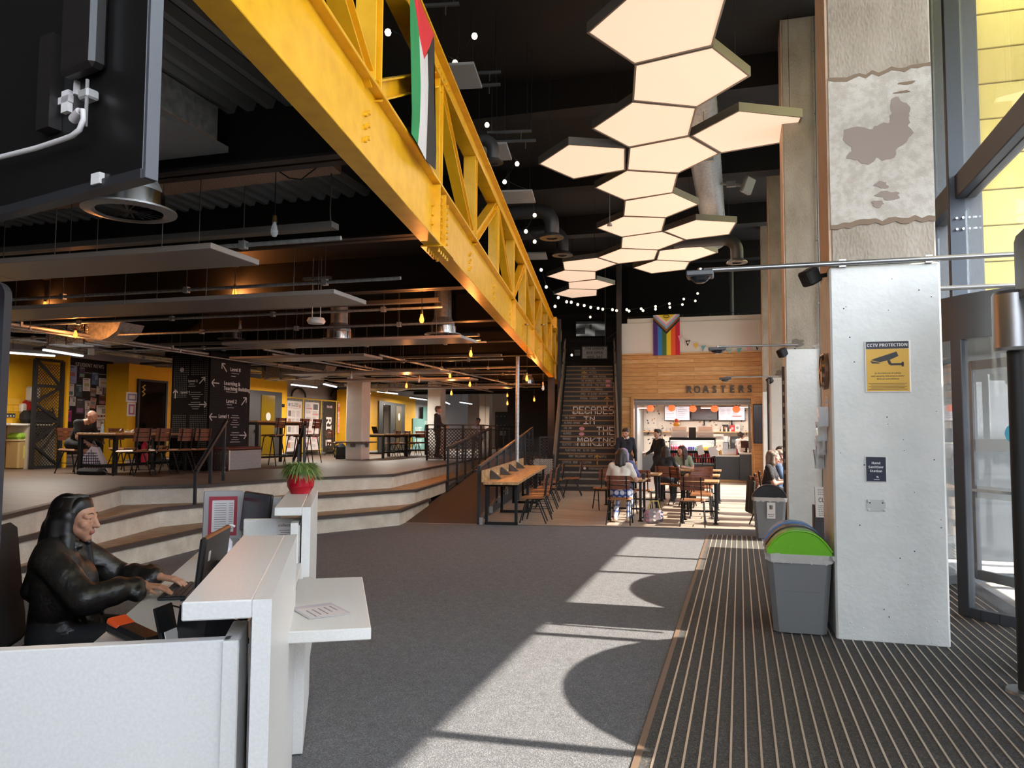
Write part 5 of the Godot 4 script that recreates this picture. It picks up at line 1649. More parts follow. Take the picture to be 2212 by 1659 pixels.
	var dd := room("door_2", "dark glazed double door in the far yellow wall", "door", bm(31.2, nn + 0.02, PY + 1.02), BT)
	put(bx(VZ, W3(0.06, 2.04, 4.0)), "frame", hx("262423", 0.5), dd)
	put(bx(W3(0.035, 0, 0.9), W3(0.02, 1.8, 1.0)), "glass", M.darkglass, dd)
	put(bx(W3(0.035, 0, -0.9), W3(0.02, 1.8, 0.9)), "door_leaf", hx("4d3d12", 0.4), dd)
	put(cy(W3(0.05, 0.45, -0.9), W3(0.056, 0.45, -0.9), 0.16, 0.16, 18), "round_sign", hx("bdb9af", 0.5), dd)
	put(bx(W3(0.06, -0.1, -0.3), W3(0.03, 0.04, 0.16)), "handle", M.chrome, dd)
	for q in [[891, 914, 905, 985, "lower teal quiet room poster on the yellow wall", -8.6, "QUIET", "ROOM"], [913, 926, 880, 975, "tall teal quiet room poster behind the suited man", -8.62, "QUIET", ""]]:
		var p0 := an(q[0], q[3], q[5])
		var p1 := an(q[1], q[2], q[5])
		var w := absf((p1 - p0).dot(bu))
		var t := thing("wall_poster", q[4], "poster", (p0 + p1) * 0.5, BT + PI / 2)
		put(bx(VZ, W3(w, absf(p1.y - p0.y), 0.02)), "board", hx("6f9c97", 0.6), t)
		words(t, q[6], w * 0.16, facing(W3(0, 0.3, 0.012), 0), hx("c5d6d2"), true, 0.003)
		if q[7] != "": words(t, q[7], w * 0.16, facing(W3(0, 0.3 - w * 0.28, 0.012), 0), hx("c5d6d2"), true, 0.003)
		else: put(mb(W3(0, -0.12, 0.012)).prism(circle2(w * 0.3, 16), 0, 0.004), "arrow_disc", M.black, t)
	var fw := room("wall_mural", "warm pale far wall with huge dark painted letters", "wall")
	var fz := -41.9
	put(bx(W3(-11.0, 2.3, fz), W3(11.6, 3.1, 0.12)), "plaster", hx("b39c8d", 0.8), fw)
	var lx0 := az(1117, 910, fz + 0.07)
	var lx1 := az(1145, 910, fz + 0.07)
	words(fw, "A", 1.6, facing(W3(lx0.x + 0.45, 1.75, fz + 0.065), 0), hx("2a2422"), true, 0.01)
	words(fw, "D", 1.6, facing(W3(lx1.x + 0.55, 1.75, fz + 0.065), 0), hx("2a2422"), true, 0.01)
	words(fw, "E", 1.6, facing(W3(lx0.x - 0.8, 1.75, fz + 0.065), 0), hx("2a2422"), true, 0.01)
	var rk := []
	for k in 17: rk.append(W3(lx1.x + 0.68 + cos(TAU * k / 16) * 0.12 + sin(TAU * k / 16) * 0.12, 2.15 + sin(TAU * k / 16) * 0.3, fz + 0.09))
	put(mb().tube(rk, 0.012, 5), "rocket_outline", hx("2a2422"), fw)
	put(mb().tube([W3(lx1.x + 0.35, 1.2, fz + 0.09), W3(lx1.x + 0.9, 1.6, fz + 0.09), W3(lx1.x + 1.0, 1.4, fz + 0.09), W3(lx1.x + 0.5, 1.0, fz + 0.09)], 0.012, 5), "tube_outline", hx("2a2422"), fw)
	var p := az(1087, 905, fz + 0.08)
	var d3 := room("door_3", "dark patterned door in the pale mural wall", "door", W3(p.x, PY + 1.0, fz + 0.1))
	put(bx(VZ, W3(0.95, 2.0, 0.05)), "leaf", hx("25201f", 0.6), d3)
	put(bx(W3(0, -0.2, 0.03), W3(0.34, 0.26, 0.01)), "paper_notice", hx("c7bab0", 0.7), d3)
	for r in 3:
		for c in 4: put(mb(W3(-0.34 + c * 0.22, 0.75 - r * 0.5, 0.028)).prism(circle2(0.035, 8), 0, 0.003), "printed_mark", hx("8a7d74", 0.7), d3)
	var pc := room("column_pier", "pale pier standing before the mural wall", "column", W3(az(1048, 900, -37.5).x, PY, -37.6))
	put(bx(W3(0, 1.5, 0), W3(0.55, 3.0, 0.5), BI, 0.015), "shaft", hx("a8978a", 0.8), pc)
	put(cy(W3(0.05, 1.1, 0.26), W3(0.05, 3.0, 0.26), 0.014, 0.014, 6), "conduit", hx("8d8078", 0.5), pc)
	put(bx(W3(0.05, 1.06, 0.26), W3(0.1, 0.12, 0.04)), "junction_box", hx("8d8078", 0.5), pc)
	sign_pillar()

func led_line(px0: float, py0: float, px1: float, py1: float, y: float, label: String, e: float) -> void:
	var a := ah(px0, py0, y)
	var b := ah(px1, py1, y)
	if a.z < -39.0 or b.z < -39.0:
		a = az(px0, py0, -38.5); b = az(px1, py1, -38.5)
	if a.x < WX + 0.5:
		a = ax(px0, py0, WX + 0.6); b = ax(px1, py1, WX + 0.6)
	var c := (a + b) * 0.5
	var t := thing("tube_light", label, "light", c)
	put(ba(a - c + VU * 0.05, b - c + VU * 0.05, 0.09, 0.06, VU, 0.006), "housing", hx("8f8a84", 0.5), t)
	put(ba(a - c, b - c, 0.06, 0.03), "tube", glow(Color(0.95, 0.98, 1.0), 3.0), t)
	for q in [a, b]:
		var w: Vector3 = (q - c) * 0.85
		put(cy(w + VU * 0.08, w + VU * (3.87 - c.y), 0.004, 0.004, 5, false), "hanging_wire", M.blackish, t)
	var l := AreaLight3D.new()
	l.name = "area_light"
	t.add_child(l, true)
	l.area_size = W2(a.distance_to(b), 0.05)
	l.light_color = Color(1.0, 0.96, 0.9)
	l.light_energy = e
	l.shadow_enabled = true
	var x := (b - a).normalized()
	var zz := VU - x * x.y
	zz = zz.normalized()
	l.transform = Transform3D(Basis(x, zz.cross(x), zz), W3(0, -0.022, 0))

func noticeboard() -> void:
	var nx := WX + 0.06
	var r := wall_rect(nx, 138, 776, 240, 980)
	var nb := thing("noticeboard", "tall black student noticeboard covered with posters", "noticeboard", r[0], PI / 2)
	put(bx(W3(0, 0, -0.02), W3(r[1] + 0.1, r[2] + 0.1, 0.04), BI, 0.005), "frame", hx("b5adab", 0.6), nb)
	put(bx(W3(0, 0, 0.004), W3(r[1], r[2], 0.02)), "board", hx("1f1d1d", 0.8), nb)
	words(nb, "STUDENT NEWS", 0.085, Transform3D(Basis(VU, 0), W3(-0.02, r[2] / 2 - 0.15, 0.016)), hx("dcd8d2"), false, 0.004)
	put(bx(W3(0.1, r[2] / 2 - 0.33, 0.016), W3(r[1] * 0.62, 0.01, 0.003)), "chalk_line", hx("b8b4ae"), nb)
	var ps := [[690, 335, 808, 525, "8e9cc0", "pale blue poster at the board's top corner"], [833, 355, 895, 470, "4a3a52", "narrow purple leaflet beside the pale blue poster"], [965, 410, 1035, 545, "3f5c86", "blue and white flyer under the chalked title"], [1040, 475, 1150, 570, "cfc8c4", "wide grey sheet with square code at board edge"], [693, 530, 780, 660, "d6cfca", "white letter sheet below the pale blue poster"], [790, 535, 868, 670, "2c4a55", "dark teal poster in the upper middle"], [872, 475, 950, 610, "d9cfc6", "cream poster with red line in the upper middle"], [950, 575, 1010, 668, "7a5a50", "brown photo flyer right of the cream poster"], [1015, 560, 1078, 645, "c9c2bd", "pale photo flyer below the blue and white one"], [1085, 567, 1140, 640, "6b4668", "plum card below the wide grey sheet"], [685, 655, 728, 708, "c8c2be", "small pale slip above the light blue leaflet"], [735, 668, 795, 765, "ddd8d4", "white text sheet beside the small pale slip"], [675, 712, 731, 805, "9fb4c4", "light blue leaflet at the board's outer edge"], [800, 685, 888, 850, "45413f", "dark portrait poster in the board's middle"], [893, 710, 945, 805, "cdc6bf", "pale picture sheet right of the dark portrait"], [947, 680, 1010, 790, "c08f80", "salmon flyer pinned at an angle"], [1040, 640, 1115, 755, "4d2f2a", "maroon poster near the yellow wall"], [1015, 760, 1125, 905, "dcd5d0", "large white poster with red badges"], [668, 810, 752, 930, "b0357e", "magenta poster behind the bald man"], [893, 812, 975, 895, "d8c9c9", "pinkish sheet above the bald man's head"], [1018, 910, 1095, 1020, "d5cfca", "white poster with badges near the table"], [905, 900, 990, 1030, "b8c4d0", "blue printed sheet behind the bald man's face"]]
	var k := 0
	for q in ps:
		var w := wall_rect(nx + 0.02, q[0] / 4.88, 720 + q[1] / 4.88, q[2] / 4.88, 720 + q[3] / 4.88)
		var base := CH(q[4])
		var im := Image.create(48, 64, false, Image.FORMAT_RGB8)
		im.fill(base)
		var ink := base.darkened(0.6) if base.get_luminance() > 0.4 else base.lightened(0.55)
		var acc := Color.from_hsv(fmod(k * 0.37, 1.0), 0.55, 0.6)
		im.fill_rect(Rect2i(5, 5, 30 + (k * 7) % 10, 4), ink)
		if k % 3 == 0: im.fill_rect(Rect2i(8, 24, 32, 16), acc.lerp(base, 0.3))
		elif k % 3 == 1:
			im.fill_rect(Rect2i(6, 40, 36, 18), acc.lerp(ink, 0.4))
		else: im.fill_rect(Rect2i(24, 14, 18, 24), ink.lerp(base, 0.4))
		iprint(im, Rect2i(6, 13, 34, 8), ink.lerp(base, 0.4), 3, k)
		iprint(im, Rect2i(6, 44, 34, 14), ink.lerp(base, 0.3), 3, k + 40)
		if k == 17 or k == 20:
			for j in 3: im.fill_rect(Rect2i(6 + j * 13, 46, 9, 8), [CH("a03030"), CH("3a2a2a"), CH("8d3a3a")][j])
		var o := thing("poster", q[5], "poster", w[0], PI / 2, "posters on the student noticeboard")
		o.rotation.z = sin(k * 2.3) * 0.03 if k != 15 else -0.12
		var b := mb()
		b.box(W3(0, 0, 0.003), W3(w[1], w[2], 0.002))
		put(b, "paper", mat(base.darkened(0.1), 0.8), o)
		var f := mb()
		f.quv(W3(-w[1] / 2, -w[2] / 2, 0.0055), W3(w[1] / 2, -w[2] / 2, 0.0055), W3(w[1] / 2, w[2] / 2, 0.0055), W3(-w[1] / 2, w[2] / 2, 0.0055))
		put(f, "print", pic_mat(im, 0.6), o)
		k += 1

func exhibition() -> void:
	var fx := -14.4
	var a := ax(617, 900, fx)
	var b := ax(737, 900, fx)
	var fr := thing("display_stand", "yellow pole frame of wire panels holding exhibition sheets", "display stand")
	var yt := ax(617, 858, fx).y
	var yb := PY + 0.18
	var Y := hx("d8b03a", 0.45)
	var zs := [a.z]
	for px in [654, 693, 726, 745]: zs.append(ax(px, 900, fx).z)
	for z in zs:
		put(cy(W3(fx, PY, z), W3(fx, yt, z), 0.03, 0.03, 8), "upright", Y, fr)
	for y in [yb, yt]: put(cy(W3(fx, y, zs[0]), W3(fx, y, zs[4]), 0.026, 0.026, 8), "rail", Y, fr)
	var wb := mb()
	for k in 22: wb.cyl(W3(fx - 0.03, yb, lerpf(zs[0], zs[4], k / 21.0)), W3(fx - 0.03, yt, lerpf(zs[0], zs[4], k / 21.0)), 0.006, 0.006, 4, false)
	for k in 12: wb.cyl(W3(fx - 0.03, lerpf(yb, yt, k / 11.0), zs[0]), W3(fx - 0.03, lerpf(yb, yt, k / 11.0), zs[4]), 0.006, 0.006, 4, false)
	put(wb, "wire_grid", hx("6d6a68", 0.5), fr).set_meta("kind", "stuff")
	var qs := [[619, 651, 866, 975, "white exhibition sheet nearest the yellow door", 0], [658, 688, 869, 972, "white exhibition sheet with red headings and small photo", 1], [699, 721, 869, 976, "black RISE banner hanging in the yellow frame", 2], [729, 744, 872, 935, "pink printed sheet beside the platform column", 3]]
	for q in qs:
		var r := wall_rect(fx + 0.05, q[0], q[2], q[1], q[3])
		var im := Image.create(96, 256, false, Image.FORMAT_RGB8)
		var t := thing("exhibition_sheet", q[4], "poster", r[0], PI / 2, "sheets in the exhibition frame")
		im.fill(CH("dcd3d0"))
		if q[5] == 0:
			ipix(im, "60 YEARS", 26, 12, CH("2a2626"), 1)
			ipix(im, "CAMPAIGN", 26, 22, CH("2a2626"), 1)
			im.fill_rect(Rect2i(78, 18, 10, 16), CH("d07a60"))
			im.fill_rect(Rect2i(8, 12, 12, 16), CH("8a8688"))
			iprint(im, Rect2i(8, 36, 80, 4), CH("c08080"), 4, 2)
			for k in 5:
				im.fill_rect(Rect2i(8, 50 + k * 40, 18, 28), [CH("6d5a58"), CH("b07a60"), CH("8a8a86")][k % 3])
				iprint(im, Rect2i(30, 50 + k * 40, 26, 30), CH("a09a98"), 4, k)
				iprint(im, Rect2i(62, 50 + k * 40, 26, 30), CH("a09a98"), 4, k + 7)
		elif q[5] == 1:
			im.fill_rect(Rect2i(56, 10, 32, 30), CH("5a5654"))
			for k in 7:
				im.fill_rect(Rect2i(8 + (k % 2) * 44, 30 + k * 31, 40, 9), CH("c98a90"))
				iprint(im, Rect2i(8, 12 + k * 34, 38, 14), CH("8d8888"), 4, k)
				iprint(im, Rect2i(52, 46 + k * 30, 38, 14), CH("8d8888"), 4, k + 11)
		elif q[5] == 2: im.fill(CH("1d1c1e"))
		else:
			im.fill(CH("cf9a9a"))
			im.fill_rect(Rect2i(8, 30, 80, 40), CH("b04a50"))
			for k in 12: im.fill_rect(Rect2i((k * 31) % 80, 80 + k * 14, 14, 10), [CH("e8e0dc"), CH("2f2a2c"), CH("d05a4a")][k % 3])
		var f := mb()
		f.quv(W3(-r[1] / 2, -r[2] / 2, 0.004), W3(r[1] / 2, -r[2] / 2, 0.004), W3(r[1] / 2, r[2] / 2, 0.004), W3(-r[1] / 2, r[2] / 2, 0.004))
		put(bx(VZ, W3(r[1], r[2], 0.006)), "panel", hx("5a5654", 0.7), t)
		put(f, "print", pic_mat(im, 0.6), t)
		if q[5] == 2:
			var rot := Basis(VB, -PI / 2)
			words(t, "RISE", r[1] * 0.52, Transform3D(rot, W3(-0.02, -r[2] * 0.08, 0.008)), hx("dcd3d4"), true, 0.003)
			words(t, "Strath", r[1] * 0.13, facing(W3(0.02, r[2] * 0.41, 0.008), 0), hx("c9b0c0"), true, 0.003)
	for px in [645, 728]:
		var p := ax(px, 857, WX + 0.1)
		var arc := []
		for k in 9: arc.append(W3(0, sin(PI * k / 8.0) * 0.3, cos(PI * k / 8.0) * 0.45))
		var o := put(mb().tube(arc, 0.035, 6), "wall_arc", hx("2f2c2c", 0.6))
		o.position = p
		tag(o, "dark painted arch above " + ("first exhibition sheet" if px == 645 else "the RISE banner"), "mural")

func sign_pillar() -> void:
	var c := thing("sign_pillar", "black perforated steel wayfinding pillar with white arrows", "sign pillar", ah(447, 1017, PY))
	c.scale = Vector3.ONE * 0.912
	var W := 1.03
	var D := 1.5
	var H := 2.72
	var m := mat(CH("232528"), 0.72)
	var fm := mat(CH("161210"), 0.8)
	fm.metallic_specular = 0.15
	m.metallic_specular = 0.2
	put(bx(W3(-W / 2, H / 2, -0.006), W3(W, H, 0.012)), "front_panel", fm, c)
	put(bx(W3(-0.006, H / 2, -D / 2), W3(0.012, H, D)), "side_panel", m, c)
	put(bx(W3(-W / 2, H / 2, -D), W3(W, H, 0.012)), "rear_panel", m, c)
	put(bx(W3(-W, H / 2, -D / 2), W3(0.012, H, D)), "far_panel", m, c)
	put(bx(W3(-W / 2, H / 2, -D / 2), W3(W - 0.3, H - 0.1, D - 0.3)), "core", M.black, c)
	var hb := mb()
	var hs := mb()
	var fc := 0.047
	for i in 20:
		for j in 54:
			var x := -W + 0.07 + i * fc
			var y := 0.12 + j * fc
			var u := i / 19.0
			var v := j / 53.0
			var keep := (v > 0.83 and (u < 0.45 or u > 0.5)) or (v > 0.62 and v < 0.83 and u < 0.4) or (v < 0.46 and (u < 0.42 or u > 0.5)) or u > 0.93
			if not keep: continue
			hb.cyl(W3(x, y, -0.001), W3(x, y, 0.0015), 0.014, 0.014, 6)
	var sc := 0.058
	for i in 25:
		for j in 44:
			var z := -0.06 - i * sc
			var y := 0.12 + j * sc
			var u := i / 24.0
			var v := j / 43.0
			var keep := (v > 0.86) or u > 0.9 or u < 0.06 or (v > 0.72 and v < 0.8 and u < 0.25) or (v > 0.55 and v < 0.66 and u < 0.35) or (v < 0.3 and u < 0.2) or (v < 0.22 and u > 0.45) or (v > 0.6 and v < 0.73 and u > 0.75) or (v > 0.3 and v < 0.42 and u < 0.4)
			if not keep: continue
			hs.cyl(W3(-0.001, y, z), W3(0.0015, y, z), 0.016, 0.016, 6)
	put(hb, "perforation", hx("332c27", 0.6), c).set_meta("kind", "stuff")  # discs paler than the panel; light through the holes put into colour
	put(hs, "perforation", hx("0c0c0d", 0.8), c).set_meta("kind", "stuff")
	var wt := hx("c9c9c8", 0.6)
	var S := Basis(VU, PI / 2)
	var side := func(s: String, h: float, z: float, y: float) -> void:
		words(c, s, h, Transform3D(S, W3(0.003, y, z)), wt, true, 0.003, "Droid Sans", "lettering", 0)
	side.call("Level 8", 0.085, -0.72, 2.36)
	side.call("Learning &", 0.085, -0.5, 2.02)
	side.call("Teaching Building", 0.085, -0.5, 1.90)
	side.call("Level 2", 0.085, -0.6, 1.60)
	side.call("Level 1", 0.085, -0.34, 1.24)
	var front := func(s: String, h: float, x: float, y: float, mm: Material) -> void:
		words(c, s, h, facing(W3(x, y, 0.003), 0), mm, true, 0.003, "Droid Sans", "lettering", 0)
	var dim := hx("8d8680", 0.6)
	front.call("Level 2", 0.055, -0.58, 2.04, dim)
	front.call("Level 1", 0.055, -0.78, 1.78, dim)
	var sp := mb()
	for q in [[-0.72, 2.27, 0.4, 1], [-0.72, 2.2, 0.25, 1], [-0.5, 1.82, 0.6, 1], [-0.6, 1.52, 0.25, 1], [-0.6, 1.45, 0.35, 1], [-0.78, 1.27, 0.35, 6], [-0.78, 0.86, 0.4, 5], [-0.3, 0.42, 0.4, 2], [-0.36, 0.98, 0.3, 1]]:
		for k in q[3]: sp.box(W3(0.003, q[1] - k * 0.055, q[0] - q[2] / 2), W3(0.002, 0.014, q[2] * (0.7 + 0.3 * sin(k * 2.1))))
	put(sp, "small_print", hx("a8a8a8", 0.6), c)
	var sp2 := mb()
	for q in [[-0.58, 1.97, 0.2, 2], [-0.55, 1.78, 0.38, 4], [-0.55, 1.55, 0.38, 4]]:
		for k in q[3]: sp2.box(W3(q[0] + q[2] / 2, q[1] - k * 0.05, 0.003), W3(q[2] * (0.7 + 0.3 * sin(k * 1.7)), 0.012, 0.002))
	put(sp2, "small_print", hx("6d655f", 0.6), c)
	for q in [[1, -0.5, 2.38, 135], [1, -0.2, 2.0, 180], [1, -1.28, 1.62, 45], [1, -0.15, 1.22, 180], [1, -1.28, 0.8, 0], [1, -0.85, 0.42, -135], [0, -0.2, 2.05, 45], [0, -0.92, 1.74, 90], [0, -0.16, 1.5, 0]]:
		var ang := deg_to_rad(q[3])
		var d := W3(cos(ang), sin(ang), 0)
		var b := mb()
		var L: float = 0.13 if q[0] == 1 else 0.1
		b.xf = Transform3D(S, W3(0.004, q[2], q[1])) if q[0] == 1 else Transform3D(BI, W3(q[1], q[2], 0.004))
		b.bar(-d * L, d * L, 0.024, 0.003, VB)
		for s in [-1, 1]:
			var e := d.rotated(VB, s * 2.4)
			b.bar(d * L, d * L + e * L * 0.95, 0.024, 0.003, VB)
		put(b, "arrow", wt if q[0] == 1 else dim, c)
	put(cy(W3(0.001, 0.3, -1.25), W3(0.006, 0.3, -1.25), 0.085, 0.085, 18), "round_emblem", hx("b9b9b8", 0.5), c)
	put(cy(W3(-0.76, 2.3, 0.001), W3(-0.76, 2.3, 0.006), 0.055, 0.055, 18), "round_emblem", hx("6d6058", 0.5), c)

# ================================================================ LEFT CEILING
func build_left_ceiling() -> void:
	var dk: Node = get_node("ceiling_deck")
	var rm := mb().prism([W2(-0.05, 0), W2(-0.025, -0.055), W2(0.025, -0.055), W2(0.05, 0)], -2.6, 2.6).mesh()
	for k in 38:
		var o := put(rm, "deck_rib", M.deck_steel, dk)
		o.position = W3(-8.5 + k * 0.155, 3.87, -2.0)
	var rm2 := mb().prism([W2(-0.05, 0), W2(-0.025, -0.05), W2(0.025, -0.05), W2(0.05, 0)], -0.9, 0.9).mesh()
	for k in 40:
		var o := put(rm2, "deck_rib", M.deck_steel, dk)
		o.position = W3(-9.4 + k * 0.155, 3.87, -5.55)
	var bi := 0
	for z in [-4.5, -6.5, -9.0, -11.8, -14.6, -17.4, -20.2, -23.0, -25.8, -28.6, -31.4, -34.2]:
		var x1 = -2.0 + z * 0.173 + 0.3
		var b := room("beam_black", "black painted steel ceiling beam " + ["before the wood wool board", "behind the wood wool board", "over the second raft", "over the bald man's table", "over the sign pillar", "over the bench boxes", "over the high table", "over the near white column", "past the near white column", "before the far white column", "past the far white column", "before the mural wall"][bi], "beam", W3((x1 - 15.0) / 2, 0, z))
		var L: float = x1 + 15.0
		put(bx(W3(0, 3.64, 0), W3(L, 0.46, 0.03)), "web", M.black, b)
		put(bx(W3(0, 3.42, 0), W3(L, 0.02, 0.2)), "flange", M.blackish, b)
		bi += 1
	var q := []
	for p in [[0, 430], [690, 333], [737, 375], [0, 468]]:
		var v := ah(p[0], p[1], 3.74)
		q.append(W2(v.x, v.z))
	var ch := put(mb().slab(q, 3.74, 3.80), "acoustic_board", M.chip)
	tag(ch, "brown wood wool board fixed under the steel deck", "acoustic board")
	var rl := ["raft nearest the entrance with warm lamp glow at its end", "second raft, above the student tables", "third raft, ending before the yellow truss", "short fourth raft over the high table", "fifth raft, over the far tables", "sixth raft, by the platform column", "seventh raft, thin strip near the silver pole"]
	var ri := 0
	for e in [[465, 535, 553, 573, 5.0], [732, 633, 783, 658, 5.0], [1000, 729, 1025, 741, 4.0], [795, 768, 824, 778, 2.8], [955, 802, 974, 808, 4.0], [1017, 818, 1031, 822, 4.0], [1095, 836, 1113, 841, 5.0]]:
		var h := 2.95
		var a := ah(e[0], e[1], h)
		var b := ah(e[2], e[3], h)
		var x1 := (a.x + b.x) / 2
		var x0: float = maxf(x1 - e[4], -14.0)
		var w := clampf(absf(a.z - b.z), 0.5, 0.75)
		var t := thing("ceiling_raft", "pale grey hanging ceiling " + rl[ri], "ceiling panel", W3((x0 + x1) / 2, h, a.z - w / 2), 0, "hanging ceiling rafts")
		var half: float = (x1 - x0) / 2
		put(bx(W3(half / 2, 0.02, 0), W3(half - 0.004, 0.045, w), BI, 0.004), "panel", M.raft, t)
		put(bx(W3(-half / 2, 0.02, 0), W3(half - 0.004, 0.045, w), BI, 0.004), "panel", M.raft, t)
		for k in 5:
			for s in [-1, 1]:
				var p := W3(lerpf(-half, half, (k + 0.3) / 4.8), 0.04, s * w * 0.35)
				put(cy(p, p + W3(0, 0.85, 0), 0.004, 0.004, 5, false), "hanging_wire", hx("4a4744", 0.5), t)
		ri += 1
	var dl := ["largest swirl diffuser, below the hung screen", "swirl diffuser over the second raft, by the white sensor", "swirl diffuser beside a lit bulb near the truss", "swirl diffuser above the sign pillar", "swirl diffuser above the far white column", "swirl diffuser by the second platform column", "swirl diffuser close to the silver pole", "small swirl diffuser below the row of conduits"]
	var di := 0
	for e in [[280, 458, 190], [732, 735, 78], [956, 723, 79], [500, 733, 58], [859, 803, 38], [1015, 801, 42], [1140, 830, 38], [1013, 825, 24]]:
		var D: float = 0.58 * FP / e[2]
		diffuser(ad(e[0], e[1], D), "silver " + dl[di], 3.87)
		di += 1
	var bl := [[593, 492, 6.3, 0, "unlit bulb pendant hanging before the black beams"], [507, 630, 10.5, 1, "lit bulb under the first raft's end"], [97, 658, 11.5, 1, "lit bulb beside the white access unit"], [163, 720, 12.5, 1, "lit bulb above the student tables"], [911, 686, 10.2, 1, "lit bulb left of the truss diffuser"], [519, 706, 12.5, 0, "unlit bulb before the pillar diffuser"], [1017, 762, 14.0, 1, "lit bulb under the third raft's end"], [1138, 816, 16.0, 1, "lit bulb before the diffuser near the truss end"], [530, 748, 15.0, 0, "unlit bulb above the sign pillar"], [755, 770, 15.0, 0, "unlit bulb under the third raft"], [759, 812, 16.5, 0, "unlit bulb by the platform column"], [878, 832, 19.0, 1, "lit bulb above the far tables"], [972, 810, 18.0, 1, "lit bulb by the second platform column"], [1015, 829, 19.0, 1, "lit bulb behind the standing man"], [905, 820, 18.0, 0, "unlit bulb between the two platform columns"], [975, 848, 21.0, 1, "lit bulb low over the far tables"], [1096, 870, 24.0, 1, "lit bulb before the mural door"], [1154, 862, 24.0, 1, "lit bulb above the mural letter"], [1173, 836, 16.0, 0, "unlit bulb against the black column"], [1096, 853, 26.0, 1, "faint lit bulb above another near the mural"]]
	for e in bl: pendant(ad(e[0], e[1], e[2]), e[3] == 1, e[4])
	var cb := []
	for p in [[590, 350], [605, 372], [625, 385], [650, 388], [680, 365], [715, 335]]: cb.append(ad(p[0], p[1], 6.2))
	tag(put(mb().tube(cb, 0.006, 5), "loose_cable", M.black), "black cable sagging between ceiling and the truss", "cable")
	var cb2 := []
	for p in [[715, 330], [716, 400], [713, 450], [715, 497]]: cb2.append(ad(p[0], p[1], 6.4))
	tag(put(mb().tube(cb2, 0.006, 5), "hanging_cable", hx("55504c", 0.6)), "thin cable end hanging beside the yellow truss", "cable")
	var ci := 0
	for e in [[0, 572, 520, 520, 3.25], [600, 603, 985, 592, 3.3], [40, 545, 500, 560, 0.0], [560, 650, 1075, 700, 0.0]]:
		pass
	var zc := [-5.7, -7.6, -9.8, -10.6, -13.1, -13.8, -16.2, -18.9, -21.6, -24.4, -27.0]
	for z in zc:
		var x1: float = -2.2 + z * 0.173
		var t := thing("conduit_run", "steel conduit run under the black ceiling, " + ["closest to the hung screen", "behind the first hanging raft", "just past the second raft", "before the third raft", "level with the sign pillar's front", "above the sign pillar", "above the bench boxes", "above the high table", "beside the near white column", "between the two white columns", "beside the far white column"][ci], "conduit", W3((x1 - 14.6) / 2, 3.22 + 0.05 * (ci % 3), z))
		var hl: float = (x1 + 14.6) / 2
		put(cy(W3(-hl, 0, 0), W3(hl, 0, 0), 0.02, 0.02, 8), "pipe", M.galv, t)
		if ci % 2 == 0: put(bx(W3(0, 0.08, 0.1), W3(hl * 2, 0.05, 0.12)), "tray", hx("6d6a67", 0.4, 0.5), t)
		for k in 6:
			var p := W3(lerpf(-hl, hl, (k + 0.5) / 6.0), 0, 0)
			put(bx(p, W3(0.06, 0.07, 0.06)), "clamp", M.galv, t)
			put(cy(p, p + W3(0, 0.6, 0), 0.005, 0.005, 5, false), "hanging_rod", hx("5a5754", 0.5), t)
		ci += 1
	var pi := 0
	for e in [[-12.9, 3.3, -8.5, -22.0, 0.035], [-12.5, 3.25, -8.5, -22.0, 0.02], [-10.6, 3.2, -7.5, -24.0, 0.03], [-10.4, 3.12, -7.5, -24.0, 0.015], [-8.9, 3.2, -13.0, -27.0, 0.025], [-8.7, 3.1, -13.0, -27.0, 0.02], [-7.4, 3.25, -15.0, -27.0, 0.025], [-13.6, 3.35, -10.0, -20.0, 0.06]]:
		var t := thing("service_pipe", "long silver service pipe " + ["with foil skin over the noticeboard", "slim, beside the foil skinned one", "above the bald man's table", "slimmest, above the bald man's table", "above the sign pillar", "lower one above the sign pillar", "nearest the yellow truss", "thick with foil skin along the wall"][pi], "pipe", W3(e[0], e[1], (e[2] + e[3]) / 2))
		var hl: float = (e[2] - e[3]) / 2
		put(cy(W3(0, 0, -hl), W3(0, 0, hl), e[4], e[4], 10), "pipe", M.foil if e[4] > 0.03 else M.galv, t)
		for k in 5:
			var z := lerpf(-hl, hl, (k + 0.5) / 5.0)
			put(bx(W3(0, 0.02, z), W3(e[4] * 2.6, e[4] * 2.6, 0.04)), "bracket", M.galv, t)
			put(cy(W3(0, 0, z), W3(0, 3.87 - e[1], z), 0.005, 0.005, 5, false), "hanging_rod", hx("5a5754", 0.5), t)
		pi += 1
	for e in [[[105, 700], [262, 745], 13.5, "large foil wrapped square duct above the noticeboard"], [[565, 790], [690, 820], 21.0, "foil wrapped square duct above the exhibition panels"], [[790, 828], [870, 845], 26.0, "foil wrapped duct before the far yellow rooms"]]:
		var D: float = e[2]
		var c := ad((e[0][0] + e[1][0]) / 2.0, (e[0][1] + e[1][1]) / 2.0, D)
		var w: float = (e[1][0] - e[0][0]) * D / FP
		var h: float = (e[1][1] - e[0][1]) * D / FP
		var t := thing("foil_duct", e[3], "duct", c)
		put(bx(W3(-w * 0.1, 0, 0), W3(w * 0.75, h, 0.55), BI, 0.04), "wrapped_duct", M.foil, t)
		for k in 3: put(bx(W3(-w * 0.38 + k * w * 0.3, -0.01, 0), W3(0.03, h + 0.03, 0.58)), "band", M.chrome, t)
		var prof := []
		for k in 7: prof.append(W2(w * 0.3 + sin(PI / 2 * k / 6.0) * w * 0.5, h * 0.45 - (1.0 - cos(PI / 2 * k / 6.0)) * h * 0.4))
		for k in 7: prof.append(W2(w * 0.3 + sin(PI / 2 * (6 - k) / 6.0) * w * 0.46, h * 0.30 - (1.0 - cos(PI / 2 * (6 - k) / 6.0)) * h * 0.8))
